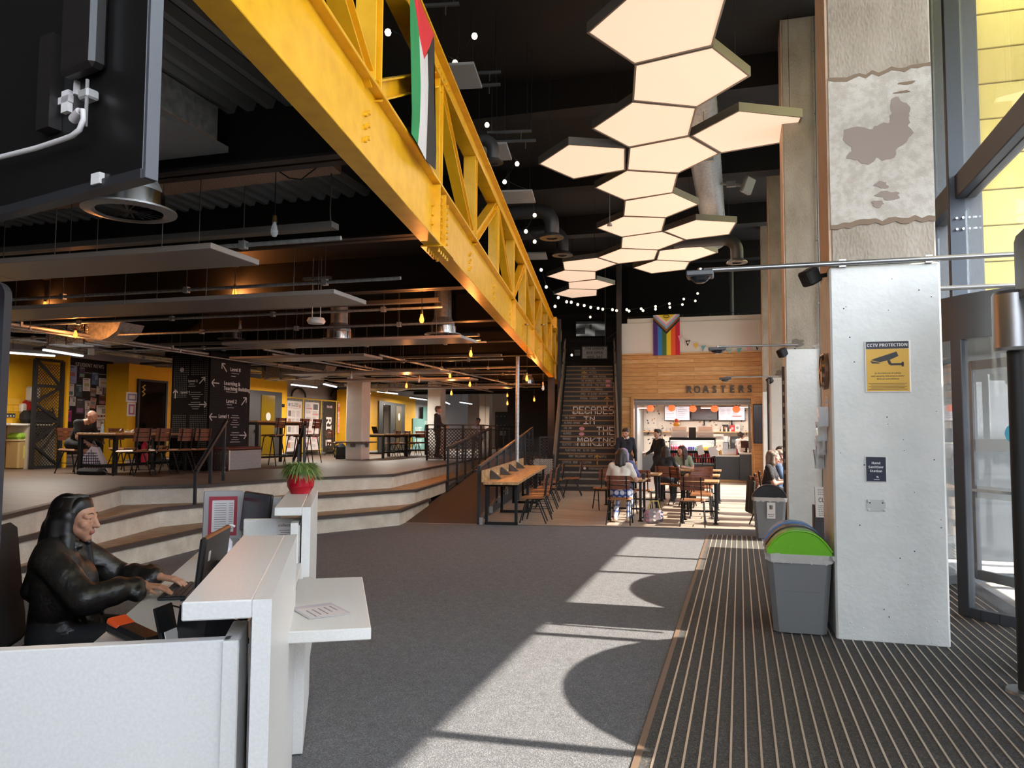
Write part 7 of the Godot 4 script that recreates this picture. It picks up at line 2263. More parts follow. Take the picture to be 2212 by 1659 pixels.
func ramp_rail() -> void:
	var ry := func(u: float) -> float: return clampf((u - 13.5) / 10.7, 0, 1) * 0.78
	for side in 2:
		var n := -2.14 if side == 0 else -3.45
		var ua := 13.45 if side == 0 else 17.2
		var ub := 24.0
		var t := thing("mesh_railing", ["black mesh railing sloping up the ramp behind the bench", "black mesh railing on the far side of the ramp"][side], "railing", VZ, BT)
		var k := 9 if side == 0 else 6
		for i in k + 1:
			var u := lerpf(ua, ub, i / float(k))
			var y: float = ry.call(u)
			put(bx(W3(n, y + 0.5, -u), W3(0.05, 1.0, 0.06), BI, 0.004), "post", hx("23262b", 0.5), t)
			if side == 0: put(bx(W3(n + 0.05, y + 0.06, -u), W3(0.06, 0.12, 0.1)), "base_bracket", hx("8d8a86", 0.5), t)
		for hh in [0.08, 1.0]:
			put(ba(W3(n, ry.call(ua) + hh, -ua), W3(n, ry.call(ub) + hh, -ub), 0.05, 0.04), "rail", hx("2c2f34", 0.45), t)
		put(cy(W3(n - 0.07, ry.call(ua) + 0.92, -ua), W3(n - 0.07, ry.call(ub) + 0.92, -ub), 0.022, 0.022, 8), "handrail", M.blackish, t)
		var ms := mb()
		mesh_panel(ms, W3(n, ry.call(ua) + 0.1, -ua), W3(n, ry.call(ub) + 0.1, -ub), 0.86, 0.075, 0.007)
		put(ms, "mesh_infill", hx("2a2d31", 0.5), t).set_meta("kind", "stuff")
	var p0 := ah(958, 990, PY)
	var p1 := ah(1040, 988, PY)
	var a := bm(22.3, -5.1, PY)
	var b := bm(22.3, -3.5, PY)
	var t := thing("platform_guard", "black mesh guard rail on the raised floor by the suited man", "railing", VZ)
	for i in 4:
		var p := a.lerp(b, i / 3.0)
		put(bx(p + W3(0, 0.52, 0), W3(0.05, 1.04, 0.05)), "post", hx("1d1e20", 0.5), t)
	for i in 5:
		var p := b.lerp(bm(31.0, -3.5, PY), (i + 1) / 5.0)
		put(bx(p + W3(0, 0.52, 0), W3(0.05, 1.04, 0.05)), "post", hx("1d1e20", 0.5), t)
	for hh in [0.06, 0.92, 1.04]:
		put(ba(a + W3(0, hh, 0), b + W3(0, hh, 0), 0.04, 0.03), "rail", hx("1d1e20", 0.5), t)
		put(ba(b + W3(0, hh, 0), bm(31.0, -3.5, PY + hh), 0.04, 0.03), "rail", hx("1d1e20", 0.5), t)
	var ms2 := mb()
	mesh_panel(ms2, a + W3(0, 0.06, 0), b + W3(0, 0.06, 0), 0.86, 0.1, 0.011)
	mesh_panel(ms2, b + W3(0, 0.06, 0), bm(31.0, -3.5, PY + 0.06), 0.86, 0.1, 0.011)
	put(ms2, "mesh_infill", hx("1d1e20", 0.5), t).set_meta("kind", "stuff")
	var cg := thing("mesh_cage", "dark mesh panels closing the space beside the stairs", "mesh panel", VZ, BT)
	for u in [22.0, 23.6, 25.2]: put(bx(W3(-1.75, 0.75, -u), W3(0.05, 1.5, 0.05)), "post", M.blackish, cg)
	for hh in [0.04, 1.48]: put(ba(W3(-1.75, hh, -22.0), W3(-1.75, hh, -25.2), 0.04, 0.04), "rail", M.blackish, cg)
	put(ba(W3(-1.75, 1.48, -22.0), W3(-1.35, 1.48, -22.0), 0.04, 0.04), "rail", M.blackish, cg)
	var ms3 := mb()
	mesh_panel(ms3, W3(-1.75, 0.05, -22.0), W3(-1.75, 0.05, -25.2), 1.4, 0.09, 0.009)
	mesh_panel(ms3, W3(-2.1, 0.05, -22.0), W3(-1.33, 0.05, -22.0), 1.4, 0.09, 0.009)
	put(ms3, "mesh_infill", M.blackish, cg).set_meta("kind", "stuff")
	var wk := thing("wicker_chair", "pale woven wicker chair back seen beyond the bench table", "chair", bm(20.9, -1.55, 0), BT)
	var mw := mb()
	mesh_panel(mw, W3(-0.26, 0.5, 0), W3(0.26, 0.5, 0), 0.42, 0.05, 0.007)
	put(mw, "woven_back", hx("b5b0a6", 0.6), wk).set_meta("kind", "stuff")
	put(bx(W3(0, 0.44, 0.2), W3(0.5, 0.05, 0.46), BI, 0.02), "seat", hx("2b2a2a", 0.7), wk)
	for sx in [-0.22, 0.22]:
		for sz in [0.0, 0.4]: put(cy(W3(sx, 0, sz), W3(sx, 0.44, sz), 0.015, 0.015, 6), "leg", M.bkm, wk)

func big_table(o: Vector3, turn: float, w: float, l: float, h: float, label: String, called: String = "long_table") -> Node3D:
	var t := thing(called, label, "table", o, turn)
	var k := int(round(w / 0.2))
	for i in k: put(bx(W3(-w / 2 + w * (i + 0.5) / k, h - 0.02, 0), W3(w / k - 0.003, 0.04, l), BI, 0.004), "plank", M.table_wood, t)
	for sx in [-1, 1]:
		for sz in [-1, 1]: put(bx(W3(sx * (w / 2 - 0.05), (h - 0.04) / 2, sz * (l / 2 - 0.06)), W3(0.07, h - 0.04, 0.07), BI, 0.005), "leg", M.bkm, t)
		put(bx(W3(sx * (w / 2 - 0.05), h - 0.07, 0), W3(0.05, 0.06, l - 0.1)), "apron", M.bkm, t)
	for sz in [-1, 1]:
		put(bx(W3(0, 0.16, sz * (l / 2 - 0.06)), W3(w - 0.1, 0.05, 0.04)), "stretcher", M.bkm, t)
		put(bx(W3(0, h - 0.07, sz * (l / 2 - 0.06)), W3(w - 0.1, 0.06, 0.05)), "apron", M.bkm, t)
	put(bx(W3(0, 0.16, 0), W3(0.05, 0.05, l - 0.12)), "stretcher", M.bkm, t)
	return t

func build_platform_furniture() -> void:
	var U := W3(0, PY, 0)
	var a := ah(175, 1024, PY)
	var b := ah(242, 1027, PY)
	var tx := (a.x + b.x) / 2
	var tz := (a.z + b.z) / 2
	big_table(W3(tx, PY, tz - 0.95), 0, 0.9, 2.0, 0.77, "long dark wooden table where the bald man sits")
	var g := "chairs at the long tables on the raised floor"
	chair(W3(tx - 0.78, PY, tz - 0.25), -PI / 2, "brown chair the bald man sits on", g)
	chair(W3(tx + 0.82, PY, tz + 0.02), PI / 2, "brown chair across the table from the bald man", g)
	chair(W3(tx + 0.8, PY, tz - 0.52), PI / 2 + 0.06, "second brown chair across from the bald man", g)
	chair(W3(tx + 0.84, PY, tz - 1.1), PI / 2, "third brown chair across, before the sign pillar, darker back", g)
	chair(W3(tx + 0.84, PY, tz - 1.62), PI / 2 - 0.05, "brown chair closest to the sign pillar", g)
	chair(W3(tx - 0.72, PY, tz - 1.4), -PI / 2, "brown chair on the noticeboard side of his table", g)
	big_table(W3(tx - 0.8, PY, tz - 3.7), 0, 0.9, 1.9, 0.77, "second long table, before the yellow wall")
	chair(W3(tx - 0.15, PY, tz - 3.0), PI / 2, "brown chair behind the sign pillar's near corner", g)
	chair(W3(tx - 1.5, PY, tz - 3.4), -PI / 2, "brown chair before the yellow wall", g)
	var fd := thing("food_wrapper", "crumpled pale food wrapper on the bald man's table", "wrapper", W3(tx - 0.05, PY + 0.77, tz - 0.75))
	rng.seed = 17
	var wb := mb()
	for k in 16:
		var p := W3(rng.randf_range(-0.14, 0.14), rng.randf_range(0.0, 0.06), rng.randf_range(-0.12, 0.12))
		wb.to(p, p + W3(rng.randf_range(-0.09, 0.09), rng.randf_range(0.01, 0.06), rng.randf_range(-0.08, 0.08)), p + W3(rng.randf_range(-0.09, 0.09), 0.0, rng.randf_range(-0.08, 0.08)), W3(0, -1, 0))
	put(wb, "paper", hx("c9c8c4", 0.7), fd)
	var bl := thing("water_bottle", "small bottle standing before the bald man", "bottle", W3(tx - 0.25, PY + 0.77, tz - 0.35))
	put(la_([W2(0, 0), W2(0.032, 0), W2(0.032, 0.11), W2(0.015, 0.15), W2(0, 0.15)], 12), "bottle", hx("9fb8c4", 0.3), bl)
	put(cy(W3(0, 0.15, 0), W3(0, 0.17, 0), 0.015, 0.015, 8), "cap", hx("d8d8d8", 0.5), bl)
	var sb := thing("shopping_bag", "navy and white checked shopping bag beside the bald man's table", "bag", W3(tx - 0.28, PY, tz - 0.2), 0.5)
	put(mb().prism([W2(-0.2, 0), W2(0.24, 0), W2(0.2, 0.25), W2(0.08, 0.5), W2(-0.02, 0.52), W2(-0.17, 0.3)], -0.09, 0.09), "body", hx("d8d5da", 0.6), sb)
	var ck := mb()
	for k in 9: ck.bar(W3(-0.2 + k * 0.05, 0.01, 0.092), W3(-0.16 + k * 0.035, 0.46 - absf(k - 4) * 0.05, 0.092), 0.014, 0.002, VB)
	for k in 8: ck.bar(W3(-0.19, 0.04 + k * 0.05, 0.093), W3(0.22 - k * 0.02, 0.04 + k * 0.05, 0.093), 0.014, 0.002, VB)
	put(ck, "check_print", hx("2c2a4a", 0.6), sb)
	put(bx(W3(0.12, 0.06, 0.095), W3(0.16, 0.05, 0.002), Basis(VB, 0.2)), "red_band", hx("c04a38", 0.6), sb)
	put(mb().tube([W3(-0.03, 0.5, 0), W3(0.0, 0.62, 0.02), W3(0.06, 0.5, 0)], 0.01, 6), "handle", hx("d8d5da", 0.6), sb)
	var bb := thing("black_rucksack", "black bag slumped on the floor below the table", "bag", W3(tx - 0.05, PY, tz + 0.05))
	put(bx(W3(0, 0.06, 0), W3(0.55, 0.12, 0.25), BI, 0.05), "body", hx("1b1a1b", 0.85), bb)
	put(mb().tube([W3(0.25, 0.08, 0), W3(0.4, 0.04, 0.05), W3(0.48, 0.015, 0.0)], 0.015, 6), "strap", hx("1b1a1b", 0.85), bb)
	var e0 := ah(497, 1017, PY)
	var e1 := ah(560, 1011, PY)
	for k in 2:
		var p := W3(ah(497, 1017, PY).x - 0.32, PY, 0)
		var zc := lerpf(e0.z, e1.z, 0.25 + 0.5 * k)
		var xc := lerpf(e0.x, e1.x, 0.25 + 0.5 * k) - 0.27
		var len := absf(e1.z - e0.z) / 2
		var t := thing("storage_bench", ["metal sided bench box with brown leather top beside the pillar", "second metal sided bench box, nearer the high table"][k], "bench", W3(xc, PY, zc))
		put(bx(W3(0, 0.21, 0), W3(0.54, 0.42, len - 0.01), BI, 0.006), "box", hx("3c2e28", 0.6), t)
		put(bx(W3(0.273, 0.21, 0), W3(0.006, 0.4, len - 0.03)), "metal_panel", tex_mat(M.galv.albedo_texture, W3(4, 4, 4), 0.35, CH("d6d2cf")), t)
		put(bx(W3(0.278, 0.21, len / 2 - 0.02), W3(0.01, 0.42, 0.03)), "edge_strip", hx("d8d5d2", 0.3, 0.5), t)
		put(bx(W3(0, 0.45, 0), W3(0.56, 0.07, len), BI, 0.025), "cushion", hx("5a2c22", 0.5), t)
		var st := mb()
		for i in 8:
			for j in 2: st.cyl(W3(-0.27 + 0.07 * i, 0.05 + j * 0.3, len / 2 - 0.004), W3(-0.27 + 0.07 * i, 0.05 + j * 0.3, len / 2), 0.008, 0.006, 6)
		put(st, "stud", M.brushed, t).set_meta("kind", "stuff")
	stool0 = make_stool()
	var s0 := ah(600, 1004, PY)
	var s2 := ah(672, 1001, PY)
	big_table(W3(s0.x - 0.75, PY, (s0.z + s2.z) / 2 - 0.2), 0.0, 0.7, absf(s2.z - s0.z) + 1.0, 1.08, "tall bar table with stools before the glazed door", "high_table")
	var sp := [ah(588, 1006, PY), ah(640, 1003, PY), ah(668, 1000, PY)]
	for k in 3:
		var lab: String = ["bar stool nearest the bench boxes", "middle bar stool at the high table", "bar stool farthest along the high table"][k]
		if k == 0:
			stool0.position = sp[0] + W3(0.0, 0, 0.0)
			stool0.rotation.y = PI / 2
			tag(stool0, lab, "stool", "stools at the high table")
		else: dup(stool0, sp[k], PI / 2, lab, "stools at the high table")
	var q0 := ah(800, 990, PY)
	var q1 := ah(905, 985, PY)
	big_table(W3(q0.x + 0.1, PY, q0.z - 0.9), 0, 0.75, 1.9, 0.76, "long table with a laptop behind the white column")
	big_table(W3(q1.x - 0.7, PY, q1.z - 0.6), 0, 0.75, 1.9, 0.76, "long table between the column and suited man")
	var fc := [[722, 984, -0.4, "chair beside the white column with a rucksack below"], [846, 986, PI / 2, "brown chair at the laptop table"], [866, 985.5, PI / 2, "second brown chair at the laptop table"], [893, 984, -PI / 2, "brown chair left of the suited man, turned away"], [912, 983, 0.1, "brown chair nearest the suited man"], [938, 981, 0.0, "brown chair partly hidden by the suited man"]]
	for q in fc: chair(ah(q[0], q[1], PY), q[2], q[3], "chairs at the far tables")
	var lp := thing("laptop", "open dark laptop on the far table beside the column", "laptop", W3(q0.x + 0.0, PY + 0.76, q0.z - 0.6), PI / 2)
	put(bx(W3(0, 0.01, 0), W3(0.34, 0.018, 0.24), BI, 0.004), "base", hx("2a2a2d", 0.5), lp)
	put(bx(W3(0, 0.12, -0.16), W3(0.34, 0.23, 0.012), Basis(VR, -0.3)), "screen", hx("151518", 0.3), lp)
	var rs := thing("rucksack", "black rucksack leaning on the white column's foot", "rucksack", ah(733, 992, PY) + W3(0, 0, -0.1), 0.3)
	put(la_([W2(0, 0), W2(0.16, 0.0), W2(0.18, 0.12), W2(0.15, 0.36), W2(0.07, 0.46), W2(0, 0.47)], 14), "body", hx("191919", 0.85), rs)
	put(mb().tube([W3(-0.1, 0.42, 0.1), W3(-0.2, 0.25, 0.14), W3(-0.15, 0.05, 0.16)], 0.02, 6), "strap", hx("242424", 0.8), rs)
	put(mb().tube([W3(-0.04, 0.46, 0), W3(0, 0.52, 0), W3(0.04, 0.46, 0)], 0.012, 6), "handle", hx("242424", 0.8), rs)
	var gp := func(px: float, py: float, y: float) -> Vector3: return ah(px, py, y)
	for h in 2:
		var t := thing("step_handrail", ["black flat bar handrail on the steps behind the desk", "black flat bar handrail on the steps behind the potted plant"][h], "handrail")
		var f0: Vector3
		var f1: Vector3
		if h == 0:
			f0 = ah(418, 1168, 0.0); f1 = ah(482, 1038, PY)
		else:
			f0 = ah(632, 1072, 0.26); f1 = ah(656, 1028, PY)
		var top0 := f0 + W3(0, 1.0 if h == 0 else 0.75, 0)
		var top1 := f1 + W3(0, 0.95, 0)
		var m := hx("26292d", 0.45, 0.3)
		var side := (f1 - f0).normalized().cross(VU).normalized()
		for e in [0.0, 0.5, 1.0]:
			var p := f0.lerp(f1, e)
			var q := top0.lerp(top1, e)
			var base := maxf(0.0, p.y - 0.1) if e > 0.0 else 0.0
			put(ba(W3(p.x, base, p.z), q, 0.06, 0.04, side, 0.003), "post", m, t)
		put(ba(top0, top1 + (top1 - top0).normalized() * 0.1, 0.05, 0.06, VU, 0.004), "handrail", m, t)
		var pl := mb()
		for e in [0.25, 0.75]:
			var p := f1 + W3(0, 0.1 + e * 0.15, 0)
			pl.box(p, W3(0.06, 0.02, 0.03))
		put(pl, "fixing", hx("6d6f72", 0.5), t)

# ================================================================ RECEPTION DESK
const DT := 0.509636
func dk(x: float, y: float, z: float) -> Vector3:
	return Basis(VU, DT) * W3(x, y, z)

func build_desk() -> void:
	var W: Material = M.desk_white
	var d := thing("reception_desk", "white reception desk with raised counters and low shelf", "reception desk", VZ, DT)
	var t1 := 0.055
	put(bx(W3(-0.334, 1.1 - t1 / 2, -3.185), W3(0.197, t1, 1.49), BI, 0.004), "counter_top", W, d)
	hexa_part(d, "front_panel", W, [W3(-0.235, 0.0, -2.44), W3(-0.18, 0.0, -2.44), W3(-0.18, 0.0, -3.93), W3(-0.235, 0.0, -3.93)], 1.1)
	put(bx(W3(-0.252, 0.49, -3.3), W3(0.03, 0.98, 1.2)), "inner_panel", hx("cfcdc9", 0.45), d)
	put(bx(W3(-1.25, 0.485, -2.53), W3(1.9, 0.97, 0.05), BI, 0.004), "end_panel", W, d)
	put(bx(W3(-0.30, 0.485, -2.62), W3(0.05, 0.97, 0.26), BI, 0.004), "corner_panel", W, d)
	put(bx(W3(-0.24, 0.37, -4.6), W3(0.06, 0.74, 1.4), BI, 0.003), "middle_panel", W, d)
	put(bx(W3(-0.02, 0.735, -4.02), W3(0.36, 0.05, 1.2), BI, 0.004), "low_shelf", W, d)
	put(bx(W3(-0.16, 0.36, -4.5), W3(0.05, 0.7, 0.9)), "shelf_support", W, d)
	put(bx(W3(-0.304, 1.1 - t1 / 2, -6.09), W3(0.176, t1, 1.54), BI, 0.004), "counter_top", W, d)
	hexa_part(d, "front_panel", W, [W3(-0.215, 0.0, -5.32), W3(-0.16, 0.0, -5.32), W3(-0.15, 0.0, -6.86), W3(-0.205, 0.0, -6.86)], 1.1)
	put(bx(W3(-0.24, 0.49, -6.09), W3(0.03, 0.98, 1.5)), "inner_panel", hx("cfcdc9", 0.45), d)
	put(bx(W3(-0.43, 0.5, -5.6), W3(0.36, 1.0, 0.045), BI, 0.003), "cross_panel", W, d)
	put(bx(W3(-0.26, 0.5, -5.45), W3(0.05, 1.0, 0.34), BI, 0.003), "corner_panel", W, d)
	put(bx(W3(-0.76, 0.52, -6.86), W3(0.62, 1.05, 0.045), BI, 0.003), "end_panel", W, d)
	put(bx(W3(-0.62, 0.725, -4.1), W3(0.66, 0.03, 3.0), BI, 0.003), "work_top", W, d)
	put(bx(W3(-0.62, 0.725, -6.2), W3(0.66, 0.03, 1.2), BI, 0.003), "work_top", W, d)
	put(bx(W3(-0.9, 0.35, -5.1), W3(0.04, 0.7, 0.5)), "leg_panel", W, d)
	var im := Image.create(128, 96, false, Image.FORMAT_RGB8)
	im.fill(CH("bdb6bf"))
	im.fill_rect(Rect2i(26, 6, 98, 84), CH("d2cbc9"))
	for k in 5: iprint(im, Rect2i(36 + k * 4, 14 + k * 15, 72, 4), CH("5d5a66"), 8, k)
	flat_print("paper_notice", "worn printed notice taped to the desk's low shelf", "notice", dk(-0.06, 0.7625, -3.78), DT - 1.2, 0.26, 0.2, im)
	var cd := thing("counter_card", "small white parcel collection card on the desk end", "card", dk(-0.33, 0.9, -5.574), DT)
	put(bx(VZ, W3(0.125, 0.17, 0.004)), "card", hx("d6cec8", 0.6), cd)
	words(cd, "collect+", 0.018, facing(W3(-0.005, 0.055, 0.003), 0), hx("6a5f68"), true, 0.002)
	var cp := mb()
	for k in 4: cp.box(W3(0, 0.02 - k * 0.014, 0.0028), W3(0.09 - 0.02 * (k % 2), 0.004, 0.001))
	cp.box(W3(0.0, -0.06, 0.0028), W3(0.085, 0.014, 0.001))
	put(cp, "print", hx("7d7379", 0.7), cd)
	var rl := thing("framed_list", "grey framed price list with thick red border behind counter", "framed list", dk(-0.88, 0.92, -6.6), DT + 0.06)
	put(bx(VZ, W3(0.30, 0.40, 0.02), Basis(VR, -0.1), 0.006), "frame", hx("9a9799", 0.4), rl)
	put(bx(W3(0, 0, 0.012), W3(0.215, 0.31, 0.004), Basis(VR, -0.1)), "red_border", hx("a02a3c", 0.6), rl)
	var rp := mb()
	rp.xf = Transform3D(Basis(VR, -0.1), W3(0, 0, 0.015))
	rp.box(VZ, W3(0.165, 0.25, 0.003))
	put(rp, "sheet", hx("d6d0d2", 0.6), rl)
	var rq := mb()
	rq.xf = Transform3D(Basis(VR, -0.1), W3(0, 0, 0.0172))
	for k in 12: rq.box(W3(-0.02, 0.1 - k * 0.018, 0), W3(0.09, 0.005, 0.001)).box(W3(0.06, 0.1 - k * 0.018, 0), W3(0.03, 0.005, 0.001))
	put(rq, "print", hx("8a8488", 0.7), rl)
	put(bx(W3(0, -0.2, -0.04), W3(0.28, 0.02, 0.12)), "stand", hx("9a9799", 0.4), rl)
	monitor(W3(-0.57, 0.74, -3.98), -0.08, "dark monitor seen from behind, before the seated woman", true)
	monitor(W3(-0.6, 0.74, -6.35), 0.5, "second monitor turned aside behind the far counter", false)
	var sz := thing("pump_bottle", "clear pump sanitiser bottle on the desk ledge", "bottle", dk(-0.70, 0.742, -5.42), DT)
	put(la_([W2(0, 0), W2(0.042, 0), W2(0.042, 0.13), W2(0.016, 0.17), W2(0.016, 0.19), W2(0, 0.19)], 16), "bottle", hx("bcb7c2", 0.25), sz)
	put(mb().tube([W3(0, 0.19, 0), W3(0, 0.235, 0), W3(0.03, 0.24, 0), W3(0.055, 0.228, 0)], 0.008, 6), "pump", hx("d8d5d8", 0.4), sz)
	put(bx(W3(0, 0.06, 0.042), W3(0.06, 0.07, 0.004)), "label_sticker", hx("e0dde0", 0.6), sz)
	put(bx(W3(-0.012, 0.065, 0.0445), W3(0.02, 0.03, 0.002)), "red_mark", hx("b0303a", 0.6), sz)
	var sc := thing("card_terminal", "black payment terminal with orange corner on the desk", "card terminal", dk(-0.78, 0.742, -3.42), DT + 0.9)
	put(bx(W3(0, 0.04, 0), W3(0.1, 0.05, 0.24), Basis(VR, 0.2), 0.015), "body", hx("18181a", 0.4), sc)
	put(bx(W3(0, 0.075, -0.08), W3(0.09, 0.03, 0.08), Basis(VR, 0.4), 0.01), "orange_head", hx("c8481c", 0.45), sc)
	var ph := thing("desk_phone", "black desk telephone standing below the counter", "telephone", dk(-0.47, 0.742, -3.35), DT + 0.7)
	put(mb().prism([W2(-0.11, 0), W2(0.11, 0), W2(0.05, 0.1), W2(-0.09, 0.16)], -0.1, 0.1), "base", hx("1c1c1e", 0.4), ph)
	put(mb().tube([W3(-0.1, 0.17, 0.13), W3(-0.02, 0.17, 0.13), W3(0.06, 0.12, 0.13)], 0.025, 8), "handset", hx("151517", 0.4), ph)
	put(bx(W3(-0.03, 0.15, 0.02), W3(0.12, 0.006, 0.1), Basis(VB, -0.42)), "display", hx("5d6a70", 0.2), ph)
	var tb := thing("tablet_stand", "small dark tablet propped up beside the terminal", "tablet", dk(-0.64, 0.742, -3.32), DT + 1.2)
	put(bx(W3(0, 0.085, 0), W3(0.12, 0.17, 0.01), Basis(VR, -0.25), 0.003), "tablet", hx("1a1a1c", 0.2), tb)
	put(bx(W3(0, 0.05, 0.022), W3(0.08, 0.05, 0.004), Basis(VR, -0.25)), "note", hx("d8d3d0", 0.6), tb)
	put(bx(W3(0, 0.01, -0.03), W3(0.1, 0.015, 0.09)), "foot", hx("1a1a1c", 0.4), tb)
	var kb := thing("keyboard", "slim keyboard under the seated woman's hands", "keyboard", dk(-0.8, 0.742, -4.45), DT)
	put(bx(W3(0, 0.008, 0), W3(0.14, 0.014, 0.4), BI, 0.004), "case", hx("2a2a2c", 0.5), kb)
	var km := bx(VZ, W3(0.02, 0.006, 0.022), BI, 0.002).mesh()
	for r in 5:
		for c in 15:
			var o := put(km, "key", hx("3a3a3d", 0.5), kb)
			o.position = W3(-0.05 + r * 0.025, 0.018, -0.18 + c * 0.0256)
	var cbl := []
	for p in [[-0.75, 0.75, -4.2], [-0.66, 0.75, -4.25], [-0.6, 0.75, -4.1], [-0.68, 0.752, -3.98], [-0.78, 0.75, -4.1]]: cbl.append(dk(p[0], p[1], p[2]))
	tag(put(mb().tube(cbl, 0.004, 6), "keyboard_cable", M.black), "thin black cable curling on the desk near the keyboard", "cable")
	var lf := thing("desk_leaflet", "white leaflet with green sprig lying on the low step side", "leaflet", ah(8, 1255, 0.27), 0.3)
	put(bx(W3(0, 0.004, 0), W3(0.3, 0.006, 0.22)), "sheet", hx("d2d0cc", 0.6), lf)
	put(mb(W3(0.05, 0.0075, 0.0)).slab([W2(-0.04, 0), W2(0, -0.03), W2(0.05, 0.0), W2(0.0, 0.03)], 0, 0.001), "print", hx("6a9a3a", 0.6), lf)
	var pp := thing("potted_plant", "fine leaved trailing plant in a shiny red pot", "plant", dk(-0.28, 1.1, -6.5))
	put(la_([W2(0, 0.0), W2(0.075, 0.0), W2(0.105, 0.06), W2(0.112, 0.13), W2(0.108, 0.155), W2(0.1, 0.155), W2(0.098, 0.13), W2(0, 0.13)], 28), "pot", hx("b01226", 0.18), pp)
	put(cy(W3(0, 0.125, 0), W3(0, 0.14, 0), 0.1, 0.1, 16), "soil", hx("2f251c", 0.95), pp)
	rng.seed = 21
	var lf2 := mb()
	lf2.colored = true
	for k in 900:
		var a := rng.randf() * TAU
		var el := rng.randf()
		var out := 0.04 + 0.13 * sqrt(rng.randf())
		var p0 := W3(cos(a) * 0.05 * rng.randf(), 0.14, sin(a) * 0.05 * rng.randf())
		var p1 := p0 + W3(cos(a) * out * 0.6, 0.05 + 0.06 * el, sin(a) * out * 0.6)
		var p2 := p0 + W3(cos(a) * out, 0.03 + 0.085 * el - 0.09 * (1 - el) * out / 0.17, sin(a) * out)
		lf2.col = Color(0.08, 0.15, 0.03).lerp(Color(0.28, 0.36, 0.1), rng.randf())
		var w := W3(-sin(a), 0, cos(a)) * 0.0035
		lf2.quad(p0 - w, p0 + w, p1 + w, p1 - w)
		lf2.quad(p1 - w, p1 + w, p2 + w * 0.3, p2 - w * 0.3)
	put(lf2, "foliage", vmat(0.6), pp).set_meta("kind", "stuff")
	var oc := thing("office_chair", "dark office chair of the seated woman at the desk", "office chair", dk(-1.40, 0.0, -4.42), DT)
	put(bx(W3(0.05, 0.45, 0), W3(0.48, 0.09, 0.48), BI, 0.035), "seat", hx("1d1d1f", 0.8), oc)
	put(bx(W3(-0.25, 0.80, 0), W3(0.07, 0.62, 0.46), Basis(VB, 0.12), 0.03), "backrest", hx("1d1d1f", 0.8), oc)
	put(cy(W3(0, 0.1, 0), W3(0, 0.42, 0), 0.03, 0.03, 10), "column", M.bkm, oc)
	for k in 5:
		var a := TAU * k / 5
		var l := put(ba(W3(0, 0.11, 0), W3(cos(a) * 0.28, 0.08, sin(a) * 0.28), 0.04, 0.03), "base_arm", M.bkm, oc)
		put(cy(W3(cos(a) * 0.28, 0.03, sin(a) * 0.28 - 0.02), W3(cos(a) * 0.28, 0.03, sin(a) * 0.28 + 0.02), 0.03, 0.03, 10), "castor", M.black, l)
	hung_screen()

func hexa_part(parent: Node3D, called: String, m: Material, q: Array, h: float) -> void:
	var b := mb()
	var p := q.duplicate()
	for e in q: p.append(e + W3(0, h, 0))
	hexa(b, p)
	put(b, called, m, parent)

func flat_print(called: String, label: String, cat: String, at: Vector3, turn: float, w: float, h: float, im: Image) -> void:
	var t := thing(called, label, cat, at, turn)
	put(bx(W3(0, 0.001, 0), W3(w, 0.002, h)), "sheet", hx("c9c3c4", 0.6), t)
	var f := mb()
	f.quv(W3(-w / 2, 0.0025, h / 2), W3(w / 2, 0.0025, h / 2), W3(w / 2, 0.0025, -h / 2), W3(-w / 2, 0.0025, -h / 2))
	put(f, "print", pic_mat(im, 0.5), t)

func monitor(p: Vector3, turn: float, label: String, near: bool) -> void:
	var t := thing("monitor", label, "monitor", dk(p.x, p.y, p.z), DT + turn)
	var w := 0.5
	var h := 0.31
	var c := W3(0, 0.225, 0)
	var B := Basis(VB, -0.1)
	put(bx(c, W3(0.028, h, w), B, 0.008), "back_shell", hx("26211f", 0.4), t)
	put(bx(c + W3(-0.016, 0, 0), W3(0.004, h - 0.02, w - 0.02), B), "display", hx("3b4650", 0.15), t)
	put(ba(W3(0.03, 0.02, 0), W3(0.03, 0.24, 0), 0.07, 0.03), "neck", hx("1c1b1b", 0.4), t)
	put(bx(W3(0.01, 0.008, 0), W3(0.2, 0.016, 0.24), BI, 0.005), "foot", hx("1c1b1b", 0.4), t)
	if near:
		var e := mb()
		for k in 4: e.bar(c + W3(0.02 - 0.012, 0.07 - 0.03 + (0.012 if k in [1] else 0.0), -0.03 - k * 0.014), c + W3(0.02 - 0.001, 0.07 + 0.03 + (0.016 if k in [0, 1] else 0.0), -0.035 - k * 0.014), 0.004, 0.006, VR)
		put(e, "emblem", hx("a9a6a4", 0.3), t)
		put(bx(c + W3(0.019, 0.06, 0.16), W3(0.003, 0.045, 0.04), B), "sticker", hx("d8d6d6", 0.5), t)

